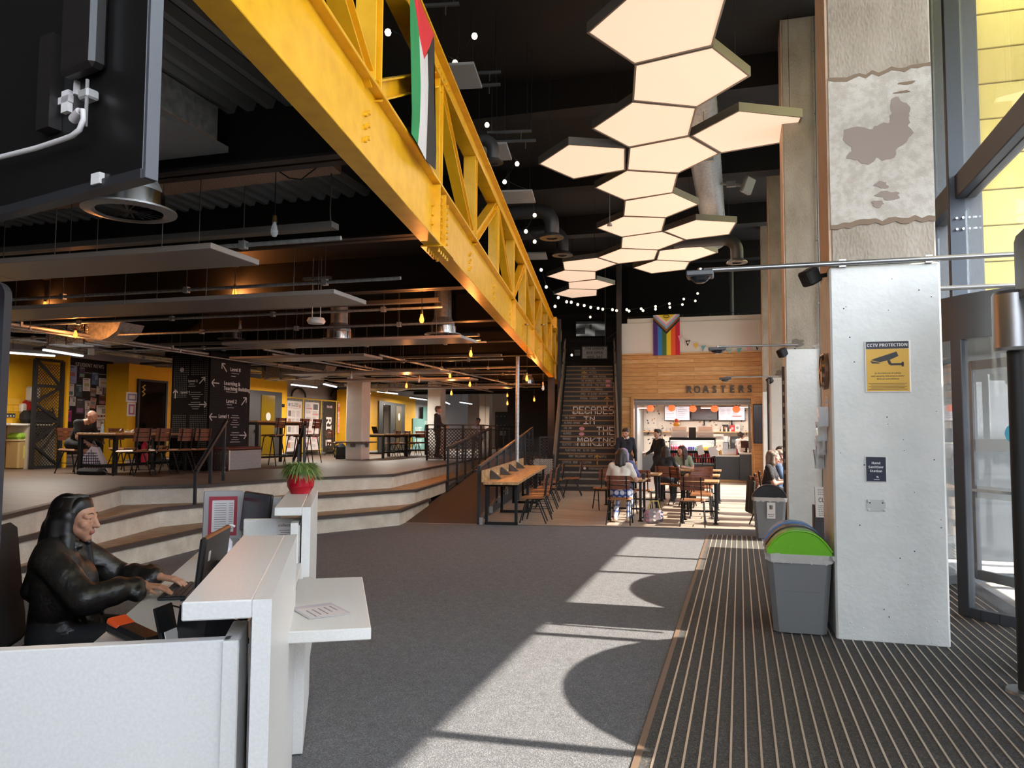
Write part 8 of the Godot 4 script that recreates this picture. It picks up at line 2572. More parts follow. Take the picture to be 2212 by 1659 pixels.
func hung_screen() -> void:
	var br := ad(308, 383, 1.60)
	var tr := ad(321, 0, 1.63)
	var bl := ad(0, 447, 1.86)
	var up := (tr - br).normalized()
	var lx := (bl - br)
	lx = (lx - up * lx.dot(up)).normalized()
	var nn := up.cross(lx).normalized()
	if nn.dot(W3(0, EYE, 0) - br) < 0: nn = -nn
	var W := 1.25
	var H := 0.72
	var t := thing("hung_display", "back of a black display screen hanging overhead at the corner", "screen", br)
	t.transform = Transform3D(Basis(-lx, up, (-lx).cross(up)), br)
	var z: float = 1.0 if ((-lx).cross(up)).dot(nn) > 0 else -1.0
	put(bx(W3(-W / 2, H / 2, -0.016 * z), W3(W, H, 0.03), BI, 0.004), "shell", hx("141212", 0.35), t)
	put(bx(W3(0.003, H / 2, -0.016 * z), W3(0.008, H, 0.03)), "bezel", hx("55565c", 0.4, 0.4), t)
	put(bx(W3(-W / 2, 0.008, -0.012 * z), W3(W, 0.02, 0.035)), "lower_lip", hx("2b2a2c", 0.35), t)
	put(bx(W3(-0.19, 0.36, 0.02 * z), W3(0.12, 0.2, 0.04), BI, 0.01), "mount_plate", hx("1e1a19", 0.4), t)
	put(bx(W3(-0.32, 0.27, 0.015 * z), W3(0.05, 0.22, 0.03)), "mount_rail", hx("1e1a19", 0.4), t)
	for q in [[-0.27, 0.22, 0.025, 0.05, "d3ccca"], [-0.285, 0.225, 0.06, 0.016, "bfb8b6"], [-0.235, 0.245, 0.006, 0.032, "bfb8b6"], [-0.145, 0.02, 0.03, 0.024, "cfcac8"]]:
		put(bx(W3(q[0], q[1], 0.005 * z), W3(q[2], q[3], 0.012)), "sticker", hx(q[4], 0.6), t)
	put(bx(W3(-0.165, 0.205, 0.02 * z), W3(0.035, 0.022, 0.03), BI, 0.004), "usb_adapter", hx("9a9794", 0.4), t)
	put(ba(W3(-0.155, 0.13, 0.03 * z), W3(-0.155, 0.235, 0.03 * z), 0.005, 0.005), "rod", hx("8d8a88", 0.4), t)
	put(mb().tube([W3(-0.19, 0.16, 0.03 * z), W3(-0.165, 0.165, 0.035 * z), W3(-0.15, 0.16, 0.04 * z), W3(-0.147, 0.14, 0.04 * z), W3(-0.16, 0.12, 0.04 * z), W3(-0.185, 0.112, 0.04 * z), W3(-0.24, 0.118, 0.03 * z), W3(-0.34, 0.118, 0.03 * z), W3(-0.6, 0.13, 0.03 * z)], 0.006, 8), "cable", hx("c9c4c2", 0.5), t)
	put(cy(W3(-0.2, 0.155, 0.03 * z), W3(-0.17, 0.165, 0.035 * z), 0.011, 0.009, 10), "plug", hx("b5aeac", 0.5), t)
	put(cy(W3(-W / 2, H, 0), W3(-W / 2, H + 1.2, 0), 0.03, 0.03, 10), "drop_pole", M.black, t)
	var p := ad(20, 607, 2.6)
	var q := ad(0, 1110, 2.6)
	var s := thing("dark_board", "dark rounded free standing board at the frame edge", "board", W3(p.x, 0, p.z), deg_to_rad(16.46))
	var poly := [W2(-0.6, 0.02), W2(0.0, 0.02), W2(0.0, p.y - 0.06)]
	for k in 6: poly.append(W2(-0.05 + 0.05 * cos(PI / 2 * k / 5.0), p.y - 0.05 + 0.05 * sin(PI / 2 * k / 5.0)))
	poly += [W2(-0.6, p.y)]
	put(mb().prism(poly, -0.02, 0.02), "panel", hx("2b2b33", 0.6), s)
	put(bx(W3(-0.3, 0.02, 0), W3(0.62, 0.04, 0.3), BI, 0.01), "foot", hx("2b2b33", 0.6), s)
	for k in 4: put(mb().tube([W3(-0.045 + k * 0.01, p.y - 0.12 - k * 0.01, 0.021), W3(-0.03 + k * 0.006, p.y - 0.16, 0.021), W3(-0.045 + k * 0.01, p.y - 0.2 + k * 0.01, 0.021)], 0.0015, 4), "printed_line", hx("1d1d24", 0.6), s)

# ================================================================ THINGS BY THE COLUMN
func build_right_things() -> void:
	var fz := -6.60 + 0.002
	var a := az(1869, 848, fz)
	var b := az(1965, 735, fz)
	var w := b.x - a.x
	var h := b.y - a.y
	var c := thing("cctv_sign", "yellow and black CCTV protection sign on white column", "sign", (a + b) * 0.5 + W3(0, 0, 0.006))
	put(bx(VZ, W3(w, h, 0.008), BI, 0.002), "plate", hx("d6d2cc", 0.5), c)
	put(bx(W3(0, -h * 0.07, 0.005), W3(w - 0.022, h * 0.82, 0.002)), "yellow_field", hx("d3a53c", 0.5), c)
	put(bx(W3(0, h * 0.415, 0.005), W3(w - 0.022, h * 0.14, 0.0025)), "title_band", hx("26242c", 0.5), c)
	words(c, "CCTV PROTECTION", w * 0.072, facing(W3(0, h * 0.415, 0.007), 0), hx("dedad6"), true, 0.002)
	for q in [["In the interest of safety", -0.13], ["and security this area is under", -0.185], ["24 hour surveillance", -0.24]]:
		words(c, q[0], w * 0.036, facing(W3(0, h * q[1], 0.0065), 0), hx("4d3f26"), true, 0.001)
	var sm := mb()
	for k in 5: sm.box(W3(-0.002, -h * (0.33 + 0.028 * k), 0.0063), W3(w * (0.84 - 0.1 * (k % 2)), 0.004, 0.001))
	put(sm, "small_print", hx("6d5628", 0.6), c)
	var cam := mb(W3(0, h * 0.17, 0.0065))
	cam.prism([W2(-w * 0.3, -h * 0.02), W2(w * 0.2, h * 0.115), W2(w * 0.24, h * 0.03), W2(w * 0.06, -h * 0.04), W2(-w * 0.16, -h * 0.085), W2(-w * 0.36, -h * 0.045)], 0, 0.002)
	cam.prism([W2(-w * 0.38, -h * 0.06), W2(-w * 0.2, -h * 0.09), W2(-w * 0.16, -h * 0.11), W2(-w * 0.34, -h * 0.11)], 0, 0.002)
	cam.bar(W3(w * 0.02, -h * 0.05, 0.001), W3(w * 0.06, -h * 0.13, 0.001), 0.02, 0.002, VB)
	cam.bar(W3(w * 0.06, -h * 0.13, 0.001), W3(w * 0.32, -h * 0.13, 0.001), 0.016, 0.002, VB)
	cam.box(W3(w * 0.33, -h * 0.13, 0.001), W3(0.016, h * 0.09, 0.002))
	put(cam, "camera_symbol", hx("26221f", 0.5), c)
	a = az(1869.5, 1041, fz)
	b = az(1914.5, 986, fz)
	w = b.x - a.x
	h = b.y - a.y
	var s := thing("sanitiser_sign", "small navy hand sanitiser station sign on white column", "sign", (a + b) * 0.5 + W3(0, 0, 0.005))
	put(bx(VZ, W3(w, h, 0.006), BI, 0.002), "plate", hx("d8d6d4", 0.5), s)
	put(bx(W3(0, 0, 0.0035), W3(w - 0.012, h - 0.012, 0.002)), "navy_field", hx("1d2236", 0.5), s)
	var k0 := 0
	for q in ["Hand", "Sanitiser", "Station"]:
		words(s, q, w * 0.12, facing(W3(0, h * (0.24 - 0.155 * k0), 0.005), 0), hx("dcdcdc"), true, 0.001)
		k0 += 1
	put(mb(W3(w * 0.06, -h * 0.3, 0.0045)).prism(blob(w * 0.07, h * 0.045, 10, 3), 0, 0.001), "emblem", hx("c5c8d0", 0.5), s)
	put(bx(W3(w * 0.02, -h * 0.4, 0.005), W3(w * 0.26, 0.004, 0.001)), "emblem_text", hx("c5c8d0", 0.5), s)
	a = az(1873, 1104, fz)
	b = az(1913, 1080, fz)
	var br := thing("empty_bracket", "clear plastic bracket screwed below the sanitiser sign", "bracket", (a + b) * 0.5 + W3(0, 0, 0.004))
	put(bx(VZ, W3(b.x - a.x, b.y - a.y, 0.004), BI, 0.001), "plate", hx("bfc0bc", 0.35), br)
	for sx in [-1, 1]:
		for sy in [-1, 1]: put(bx(W3(sx * (b.x - a.x) * 0.42, sy * (b.y - a.y) * 0.38, 0.006), W3(0.018, 0.02, 0.012), BI, 0.003), "clip", hx("c9cac6", 0.35), br)
		put(cy(W3(sx * 0.045, 0.02, 0.001), W3(sx * 0.045, 0.02, 0.005), 0.006, 0.005, 8), "screw", hx("4a4038", 0.4, 0.5), br)
	var cx := 0.70
	var ck := ax(1778, 808, cx)
	var cl := thing("wall_clock", "round bronze rimmed wall clock on the column's side", "clock", W3(cx, ck.y, -6.88))
	var lb := mb()
	lb.xf = Transform3D(Basis(VB, PI / 2), VZ)
	lb.lathe([W2(0, 0.0), W2(0.15, 0.0), W2(0.155, 0.03), W2(0.14, 0.05), W2(0.125, 0.045)], 36)
	put(lb, "rim", mat(CH("9a7d6c"), 0.2, 0.9), cl)
	put(cy(W3(-0.005, 0, 0), W3(-0.04, 0, 0), 0.128, 0.128, 32), "dial", hx("d8d0c4", 0.4), cl)
	put(ba(W3(-0.043, 0, 0), W3(-0.043, 0.09, 0.03), 0.004, 0.006), "hand", M.black, cl)
	put(ba(W3(-0.043, 0, 0), W3(-0.043, 0.02, -0.06), 0.004, 0.006), "hand", M.black, cl)
	for k in 4:
		var t := thing("leaflet_holder", ["lowest", "second", "third", "top"][k] + " clear acrylic leaflet holder on the column's side", "leaflet holder", W3(cx, 1.36 + k * 0.12, -7.26 + k * 0.13), 0, "clear leaflet holders")
		put(bx(W3(-0.006, 0.08, 0), W3(0.006, 0.24, 0.12)), "back", M.acrylic, t)
		put(bx(W3(-0.07, 0.03, 0), W3(0.006, 0.16, 0.12), Basis(VB, 0.12)), "front", M.acrylic, t)
		for sz in [-1, 1]: put(bx(W3(-0.035, 0.03, sz * 0.058), W3(0.07, 0.16, 0.005)), "side", M.acrylic, t)
		put(bx(W3(-0.035, -0.05, 0), W3(0.07, 0.006, 0.12)), "base", M.acrylic, t)
		if k < 2: put(bx(W3(-0.03, 0.04, 0), W3(0.01, 0.18, 0.1)), "leaflet", hx("b89a8c", 0.6), t)
	var b0 := ah(1665, 1372, 0)
	var lids := [["69ae1e", "grey bin with bright green lid beside the white column", "green"], ["2a2523", "grey bin with dark lid between the green and blue ones", "black"], ["4a84c4", "grey bin with blue lid behind the green one", "blue"]]
	for k in 3:
		var t := thing("recycling_bin_tall", lids[k][1], "bin", W3(0.445, 0, -6.76 - k * 0.30), 0.0)
		t.position.z = -6.76 - k * 0.30
		tall_bin(t, lids[k][0], k)
	var wbp := ah(1672, 1108, 0)
	var gw := thing("general_waste_bin", "grey general waste bin with black lid by the window seats", "bin", W3(0.42, 0, -12.55), 0.0)
	tall_bin(gw, "211f20", 3)
	put(bx(W3(0.02, 0.45, 0.155), W3(0.12, 0.24, 0.004)), "label_sticker", hx("c9c6c2", 0.6), gw)
	put(la_([W2(0.025, 0.47), W2(0.03, 0.53), W2(0, 0.535)], 10, W3(0.02, 0, 0.145)), "can_symbol", hx("6d6a68", 0.6), gw)
	words(gw, "general", 0.018, facing(W3(0.02, 0.395, 0.159), 0), hx("4d4a48"), true, 0.001)
	words(gw, "waste", 0.018, facing(W3(0.02, 0.365, 0.159), 0), hx("4d4a48"), true, 0.001)
	var im := Image.create(128, 96, false, Image.FORMAT_RGB8)
	im.fill(CH("d6d1cb"))
	ipix(im, "CLIMATE", 12, 34, CH("2b2826"), 2)
	iprint(im, Rect2i(10, 8, 108, 18), CH("8d8884"), 7, 3)
	iprint(im, Rect2i(10, 58, 108, 32), CH("9a9590"), 6, 5)
	var np := thing("newspaper_stack", "folded newspapers standing in a rack behind the bins", "newspaper", W3(0.88, 0.0, -8.3), 0.1)
	put(bx(W3(0, 0.45, -0.06), W3(0.36, 0.9, 0.1), BI, 0.005), "rack", hx("3a3a3c", 0.5), np)
	put(bx(W3(0, 0.93, 0.0), W3(0.34, 0.3, 0.03), Basis(VR, -0.15)), "paper", hx("cfc9c2", 0.7), np)
	var nf := mb()
	nf.xf = Transform3D(Basis(VR, -0.15), W3(0, 0.93, 0.0))
	nf.quv(W3(-0.17, -0.15, 0.017), W3(0.17, -0.15, 0.017), W3(0.17, 0.15, 0.017), W3(-0.17, 0.15, 0.017))
	put(nf, "front_page", pic_mat(im, 0.7), np)
	var pz := -6.56
	var p0 := az(1520, 586, pz)
	var p1 := az(2250, 543, pz)
	var y := 2.965
	var pr := thing("bracket_pipe", "long steel pipe fixed across the first column at paint line", "pipe", W3(0, y, pz))
	put(cy(W3(p0.x, 0, 0), W3(2.28, 0, 0), 0.02, 0.02, 10), "pipe", M.brushed, pr)
	for x in [0.8, 1.42]: put(bx(W3(x, 0, -0.02), W3(0.05, 0.06, 0.05)), "clamp", M.brushed, pr)
	var p2 := thing("bracket_pipe", "short bent steel pipe behind the first column", "pipe", W3(1.6, 2.84, -7.2))
	put(mb().tube([W3(-0.1, 0, 0), W3(0.6, 0, 0), W3(0.68, -0.02, 0), W3(0.7, -0.1, 0)], 0.02, 10), "pipe", M.brushed, p2)
	round_speaker(W3(p0.x - 0.03, y - 0.05, pz), 0.11, "dark round ceiling camera on the end of the long pipe")
	var k1 := 0
	for q in [[1550, 757, -12.85, 1.0, 2.94], [1567, 820, -19.1, 1.0, 2.96]]:
		var e := az(q[0], q[1], q[2])
		var t := thing("bracket_pipe", ["steel pipe on the second column reaching over the cafe tables", "steel pipe on the third column reaching over the cafe tables"][k1], "pipe", W3(0, e.y + 0.06, q[2] + 0.02))
		put(cy(W3(e.x, 0, 0), W3(0.9, 0, 0), 0.018, 0.018, 8), "pipe", M.brushed, t)
		round_speaker(W3(e.x, e.y, q[2] + 0.02), 0.14, ["dark round camera over the tables, on second column's pipe", "dark round camera over the tables, on third column's pipe"][k1])
		k1 += 1
	for q in [[1750, 598, -6.75, "black loudspeaker on the first column's side"], [1690, 762, -12.9, "black loudspeaker on the second column's corner"], [1663, 822, -19.2, "black loudspeaker on the third column's corner"]]:
		var p := az(q[0], q[1], q[2])
		var t := thing("loudspeaker", q[3], "loudspeaker", p)
		put(bx(VZ, W3(0.13, 0.13, 0.13), Basis(VU, 0.6) * Basis(VB, 0.5), 0.015), "case", M.black, t)
		put(ba(W3(0.05, 0, 0), W3(0.17, 0.02, -0.03), 0.03, 0.03), "arm", M.black, t)
		put(bx(W3(0.19, 0.02, -0.03), W3(0.03, 0.1, 0.06)), "wall_plate", M.black, t)
	var cs := thing("marker_strip", "dark vertical strip with pale marks on the window side", "strip", W3(az(1694, 950, -13.2).x, 0, -13.2))
	put(bx(W3(0, 1.35, 0), W3(0.045, 2.7, 0.03)), "strip", hx("3b2f2b", 0.5), cs)
	for k in 9: put(bx(W3(0, 1.0 + k * 0.18, 0.017), W3(0.025, 0.06, 0.003)), "pale_mark", hx("9a8f88", 0.6), cs)
	var cs2 := thing("black_pole", "slim black pole standing by the oak cafe wall", "pole", W3(az(1661, 950, -19.0).x, 0, -19.0))
	put(cy(W3(0, 0, 0), W3(0, 2.9, 0), 0.03, 0.03, 8), "pole", hx("2a2626", 0.5), cs2)
	put(cy(W3(0, 0, 0), W3(0, 0.02, 0), 0.12, 0.12, 14), "base", hx("2a2626", 0.5), cs2)
	var q5 := ah(2222, 1500, 0)
	var ps := thing("drum_post", "brushed steel drum on a black post by revolving door", "post", W3(q5.x, 0, q5.z))
	put(cy(W3(0, 0, 0), W3(0, 0.025, 0), 0.13, 0.12, 28), "base", M.brushed, ps)
	put(cy(W3(0, 0.02, 0), W3(0, 2.2, 0), 0.055, 0.055, 16), "post", hx("161616", 0.6), ps)
	put(la_([W2(0, 2.14), W2(0.125, 2.14), W2(0.13, 2.16), W2(0.13, 2.5), W2(0.12, 2.52), W2(0, 2.52)], 36), "drum", M.brushed, ps)

func round_speaker(p: Vector3, r: float, label: String) -> void:
	var t := thing("dome_camera", label, "camera", p)
	put(bx(W3(0, 0.015, 0), W3(r * 2.0, 0.05, r * 1.7), BI, 0.01), "housing", hx("3a3c40", 0.4), t)
	put(la_([W2(0, -0.06), W2(r * 0.35, -0.055), W2(r * 0.6, -0.035), W2(r * 0.78, -0.008)], 24), "dome", hx("23262a", 0.12), t)
	put(cy(W3(0, 0.03, 0), W3(0, 0.07, 0), 0.02, 0.02, 10), "neck", M.brushed, t)

func tall_bin(t: Node3D, lid: String, k: int) -> void:
	var b := mb()
	var w0 := 0.20
	var w1 := 0.245
	var d0 := 0.11
	var d1 := 0.13
	var H := 0.62
	var ch := 0.04
	var ring := func(w: float, d: float, y: float) -> Array:
		return [W3(-w + ch, y, d), W3(w - ch, y, d), W3(w, y, d - ch), W3(w, y, -d + ch), W3(w - ch, y, -d), W3(-w + ch, y, -d), W3(-w, y, -d + ch), W3(-w, y, d - ch)]
	var r0: Array = ring.call(w0, d0, 0.02)
	var r1: Array = ring.call(w1, d1, H)
	for i in 8:
		b.qo(r0[i], r0[(i + 1) % 8], r1[(i + 1) % 8], r1[i], W3(0, 0.3, 0))
		b.to(r0[i], r0[(i + 1) % 8], W3(0, 0.02, 0), W3(0, 0.3, 0))
		b.to(r1[i], r1[(i + 1) % 8], W3(0, H, 0), W3(0, 0.3, 0))
	put(b, "body", hx("6f7071", 0.5), t)
	for sx in [-1, 1]: put(bx(W3(sx * 0.15, 0.012, 0.0), W3(0.06, 0.024, 0.18)), "foot", hx("3a3a3b", 0.6), t)
	put(bx(W3(0, 0.35, d1 - 0.012), W3(0.3, 0.003, 0.008)), "mould_line", hx("5d5e5f", 0.5), t)
	var g := mb()
	var q0: Array = ring.call(w1 + 0.012, d1 + 0.012, H - 0.03)
	var q1: Array = ring.call(w1 + 0.016, d1 + 0.016, H + 0.025)
	rng.seed = 30 + k
	for i in 8: q0[i] += W3(rng.randf_range(-0.008, 0.008), rng.randf_range(-0.03, 0.02), rng.randf_range(0, 0.01))
	for i in 8: g.qo(q0[i], q0[(i + 1) % 8], q1[(i + 1) % 8], q1[i], W3(0, H, 0))
	for i in 22:
		var x := rng.randf_range(-w1, w1)
		var p := W3(x, H + rng.randf_range(-0.02, 0.03), d1 + 0.016)
		g.to(p, p + W3(rng.randf_range(0.03, 0.09), rng.randf_range(-0.025, 0.01), 0.008), p + W3(0.02, -0.035, 0.002), W3(0, H, 0))
	var gm := StandardMaterial3D.new()
	gm.albedo_color = Color(0.86, 0.84, 0.82, 0.55)
	gm.transparency = BaseMaterial3D.TRANSPARENCY_ALPHA
	gm.roughness = 0.25
	put(g, "bag_rim", gm, t)
	var prof := []
	var kk := 12
	for i in kk + 1:
		var x := -w1 + 2 * w1 * i / kk
		prof.append(W2(x, H + 0.03 + 0.16 * (1.0 - pow(absf(x / w1), 2.6)) + 0.02))
	prof.append(W2(w1, H + 0.015))
	prof.append(W2(-w1, H + 0.015))
	put(mb().prism(prof, -d1, d1), "lid", hx(lid, 0.32), t)
	var lip := []
	for i in kk + 1:
		var x := -w1 + 2 * w1 * i / kk
		lip.append(W3(x, H + 0.05 + 0.16 * (1.0 - pow(absf(x / w1), 2.6)), d1))
	put(mb().tube(lip, 0.009, 6), "lid_edge", hx(lid, 0.32), t)
	put(mb().prism([W2(-0.09, H + 0.06), W2(-0.07, H + 0.1), W2(0.07, H + 0.1), W2(0.12, H + 0.06)], d1, d1 + 0.006), "lid_panel", hx(lid, 0.32), t)

# ================================================================ PEOPLE
func blobby(bones: Array, cell: float, k: float) -> Dictionary:
	var lo := Vector3.ONE * 1e9
	var hi := Vector3.ONE * -1e9
	for e in bones:
		var r: float = maxf(e[2], e[3]) + cell * 2.5
		for q in 2:
			var p: Vector3 = e[q]
			lo = lo.min(p - Vector3.ONE * r)
			hi = hi.max(p + Vector3.ONE * r)
	var nx := int(ceil((hi.x - lo.x) / cell)) + 1
	var ny := int(ceil((hi.y - lo.y) / cell)) + 1
	var nz := int(ceil((hi.z - lo.z) / cell)) + 1
	var n := nx * ny * nz
	var F := PackedFloat32Array()
	F.resize(n)
	F.fill(1.0)
	var B := PackedFloat32Array()
	B.resize(n)
	B.fill(1.0)
	var O := PackedInt32Array()
	O.resize(n)
	for bi in bones.size():
		var e: Array = bones[bi]
		var a: Vector3 = e[0]
		var b: Vector3 = e[1]
		var ra: float = e[2]
		var rb: float = e[3]
		var ab := b - a
		var l2 := maxf(ab.length_squared(), 1e-9)
		var m := maxf(ra, rb) + k + cell * 2.0
		var s0 := ((a.min(b) - Vector3.ONE * m - lo) / cell).floor()
		var s1 := ((a.max(b) + Vector3.ONE * m - lo) / cell).ceil()
		var x0 := maxi(int(s0.x), 0)
		var y0 := maxi(int(s0.y), 0)
		var z0 := maxi(int(s0.z), 0)
		var x1 := mini(int(s1.x), nx - 1)
		var y1 := mini(int(s1.y), ny - 1)
		var z1 := mini(int(s1.z), nz - 1)
		for z in range(z0, z1 + 1):
			for y in range(y0, y1 + 1):
				var p := W3(lo.x + x0 * cell, lo.y + y * cell, lo.z + z * cell) - a
				var i := x0 + nx * (y + ny * z)
				for x in range(x0, x1 + 1):
					var h := clampf(p.dot(ab) / l2, 0.0, 1.0)
					var d := (p - ab * h).length() - (ra + (rb - ra) * h)
					if d < B[i]:
						B[i] = d
						O[i] = bi
					var f := F[i]
					var g := absf(f - d)
					if g < k:
						var t := (k - g) / k
						F[i] = minf(f, d) - t * t * k * 0.25
					elif d < f: F[i] = d
					p.x += cell
					i += 1
	var vi := PackedInt32Array()
	vi.resize(n)
	vi.fill(-1)
	var V := PackedVector3Array()
	var N := PackedVector3Array()
	var W := PackedInt32Array()
	var lim := cell * 2.0
	var off := [0, 1, nx, nx + 1, nx * ny, nx * ny + 1, nx * ny + nx, nx * ny + nx + 1]
	var cp := [W3(0, 0, 0), W3(1, 0, 0), W3(0, 1, 0), W3(1, 1, 0), W3(0, 0, 1), W3(1, 0, 1), W3(0, 1, 1), W3(1, 1, 1)]
	var ed := [[0, 1], [2, 3], [4, 5], [6, 7], [0, 2], [1, 3], [4, 6], [5, 7], [0, 4], [1, 5], [2, 6], [3, 7]]
	for z in nz - 1:
		for y in ny - 1:
			var i := nx * (y + ny * z)
			for x in nx - 1:
				var f0 := F[i]
				if f0 < lim and f0 > -lim:
					var c := [f0, F[i + 1], F[i + off[2]], F[i + off[3]], F[i + off[4]], F[i + off[5]], F[i + off[6]], F[i + off[7]]]
					var neg := 0
					for q in 8:
						if c[q] < 0.0: neg += 1
					if neg > 0 and neg < 8:
						var s := VZ
						var cnt := 0
						for e in ed:
							var fa: float = c[e[0]]
							var fb: float = c[e[1]]
							if (fa < 0.0) != (fb < 0.0):
								s += cp[e[0]].lerp(cp[e[1]], fa / (fa - fb))
								cnt += 1
						s /= cnt
						vi[i] = V.size()
						V.append(lo + (W3(x, y, z) + s) * cell)
						var gx: float = c[1] + c[3] + c[5] + c[7] - c[0] - c[2] - c[4] - c[6]
						var gy: float = c[2] + c[3] + c[6] + c[7] - c[0] - c[1] - c[4] - c[5]
						var gz: float = c[4] + c[5] + c[6] + c[7] - c[0] - c[1] - c[2] - c[3]
						N.append(W3(gx, gy, gz).normalized())
						var best := 0
						for q in range(1, 8):
							if absf(c[q]) < absf(c[best]): best = q
						W.append(O[i + off[best]])
				i += 1
	var out := {}
	var st := [1, nx, nx * ny]
	for z in range(1, nz - 1):
		for y in range(1, ny - 1):
			var i := 1 + nx * (y + ny * z)
			for x in range(1, nx - 1):
				if vi[i] >= 0:
					for axn in 3:
						var j: int = i + st[axn]
						if (F[i] < 0.0) != (F[j] < 0.0):
							var u: int = st[(axn + 1) % 3]
							var w: int = st[(axn + 2) % 3]
							var q := [vi[i], vi[i - u], vi[i - u - w], vi[i - w]]
							if q[0] < 0 or q[1] < 0 or q[2] < 0 or q[3] < 0: continue
							var part: String = bones[W[q[0]]][4]
							if not out.has(part): out[part] = MB.new()
							var mbd: MB = out[part]
							if F[i] < 0.0: q = [q[0], q[3], q[2], q[1]]
							for t in [0, 1, 2, 0, 2, 3]:
								mbd.put(V[q[t]], N[q[t]])
				i += 1
	return out

func elbow(s: Vector3, h: Vector3, l1: float, l2: float, pole: Vector3) -> Vector3:
	var d := h - s
	var L := clampf(d.length(), 0.05, (l1 + l2) * 0.995)
	var dn := d.normalized()
	var x := (l1 * l1 - l2 * l2 + L * L) / (2.0 * L)
	var r := sqrt(maxf(l1 * l1 - x * x, 0.0))
	var p := (pole - dn * pole.dot(dn)).normalized()
	return s + dn * x + p * r

func hand(bones: Array, w: Vector3, dir: Vector3, palm: Vector3, side: float, curl: float, sc: float = 1.0) -> void:
	dir = dir.normalized()
	palm = (palm - dir * palm.dot(dir)).normalized()
	var across := dir.cross(palm).normalized() * side   # towards the thumb
	for k in 4:
		var o := (1.5 - k) * 0.019 * sc
		bones.append([w + across * o * 0.6 + dir * 0.012 * sc, w + dir * 0.085 * sc + across * o, 0.014 * sc, 0.0115 * sc, "skin"])
	var ln := [0.040, 0.045, 0.042, 0.032]
	for k in 4:
		var p := w + dir * 0.085 * sc + across * (1.5 - k) * 0.019 * sc
		var spread := across * (1.5 - k) * 0.08
		var d1 := (dir + spread).normalized() * cos(curl * 0.9) + palm * sin(curl * 0.9)
		var d2 := dir * cos(curl * 2.0) + palm * sin(curl * 2.0)
		var q: Vector3 = p + d1 * ln[k] * sc
		bones.append([p, q, 0.0098 * sc, 0.0088 * sc, "skin"])
		bones.append([q, q + d2 * ln[k] * 0.85 * sc, 0.0088 * sc, 0.0072 * sc, "skin"])
	var t0 := w + dir * 0.025 * sc + across * 0.022 * sc
	var t1 := t0 + (dir * 0.6 + across * 0.65 + palm * (0.2 + 0.4 * curl)).normalized() * 0.042 * sc
	bones.append([t0, t1, 0.013 * sc, 0.0105 * sc, "skin"])
	bones.append([t1, t1 + (dir * 0.85 + across * 0.2 + palm * (0.1 + 0.5 * curl)).normalized() * 0.032 * sc, 0.0102 * sc, 0.008 * sc, "skin"])

func head_bones(c: Vector3, B: Basis, beard: bool, f: float = 1.0) -> Array:
	var L := func(x: float, y: float, z: float) -> Vector3: return c + B * W3(x, y, z) * f
	var b := []
	b.append([L.call(0, 0.032, -0.03), L.call(0, 0.036, 0.012), 0.078 * f, 0.074 * f, "skin"])
	b.append([L.call(0, -0.01, 0.03), L.call(0, -0.04, 0.035), 0.064 * f, 0.056 * f, "skin"])
	b.append([L.call(-0.028, -0.045, 0.03), L.call(0, -0.088, 0.058), 0.042 * f, 0.024 * f, "beard" if beard else "skin"])
	b.append([L.call(0.028, -0.045, 0.03), L.call(0, -0.088, 0.058), 0.042 * f, 0.024 * f, "beard" if beard else "skin"])
	b.append([L.call(0, 0.018, 0.088), L.call(0, -0.024, 0.106), 0.0095 * f, 0.0125 * f, "skin"])
	b.append([L.call(-0.011, -0.027, 0.096), L.call(0.011, -0.027, 0.096), 0.008 * f, 0.008 * f, "skin"])
	for s in [-1.0, 1.0]:
		b.append([L.call(s * 0.014, 0.028, 0.082), L.call(s * 0.05, 0.03, 0.066), 0.0105 * f, 0.009 * f, "skin"])
		b.append([L.call(s * 0.031, 0.008, 0.078), L.call(s * 0.034, 0.008, 0.078), 0.007 * f, 0.007 * f, "eye"])
		b.append([L.call(s * 0.048, -0.018, 0.058), L.call(s * 0.04, -0.03, 0.062), 0.024 * f, 0.02 * f, "skin"])
		b.append([L.call(s * 0.076, 0.02, -0.008), L.call(s * 0.074, -0.028, 0.004), 0.017 * f, 0.012 * f, "skin"])
	b.append([L.call(-0.02, -0.056, 0.088), L.call(0.02, -0.056, 0.088), 0.0085 * f, 0.0085 * f, "lip"])
	b.append([L.call(-0.016, -0.066, 0.087), L.call(0.016, -0.066, 0.087), 0.0075 * f, 0.0075 * f, "lip"])
	return b

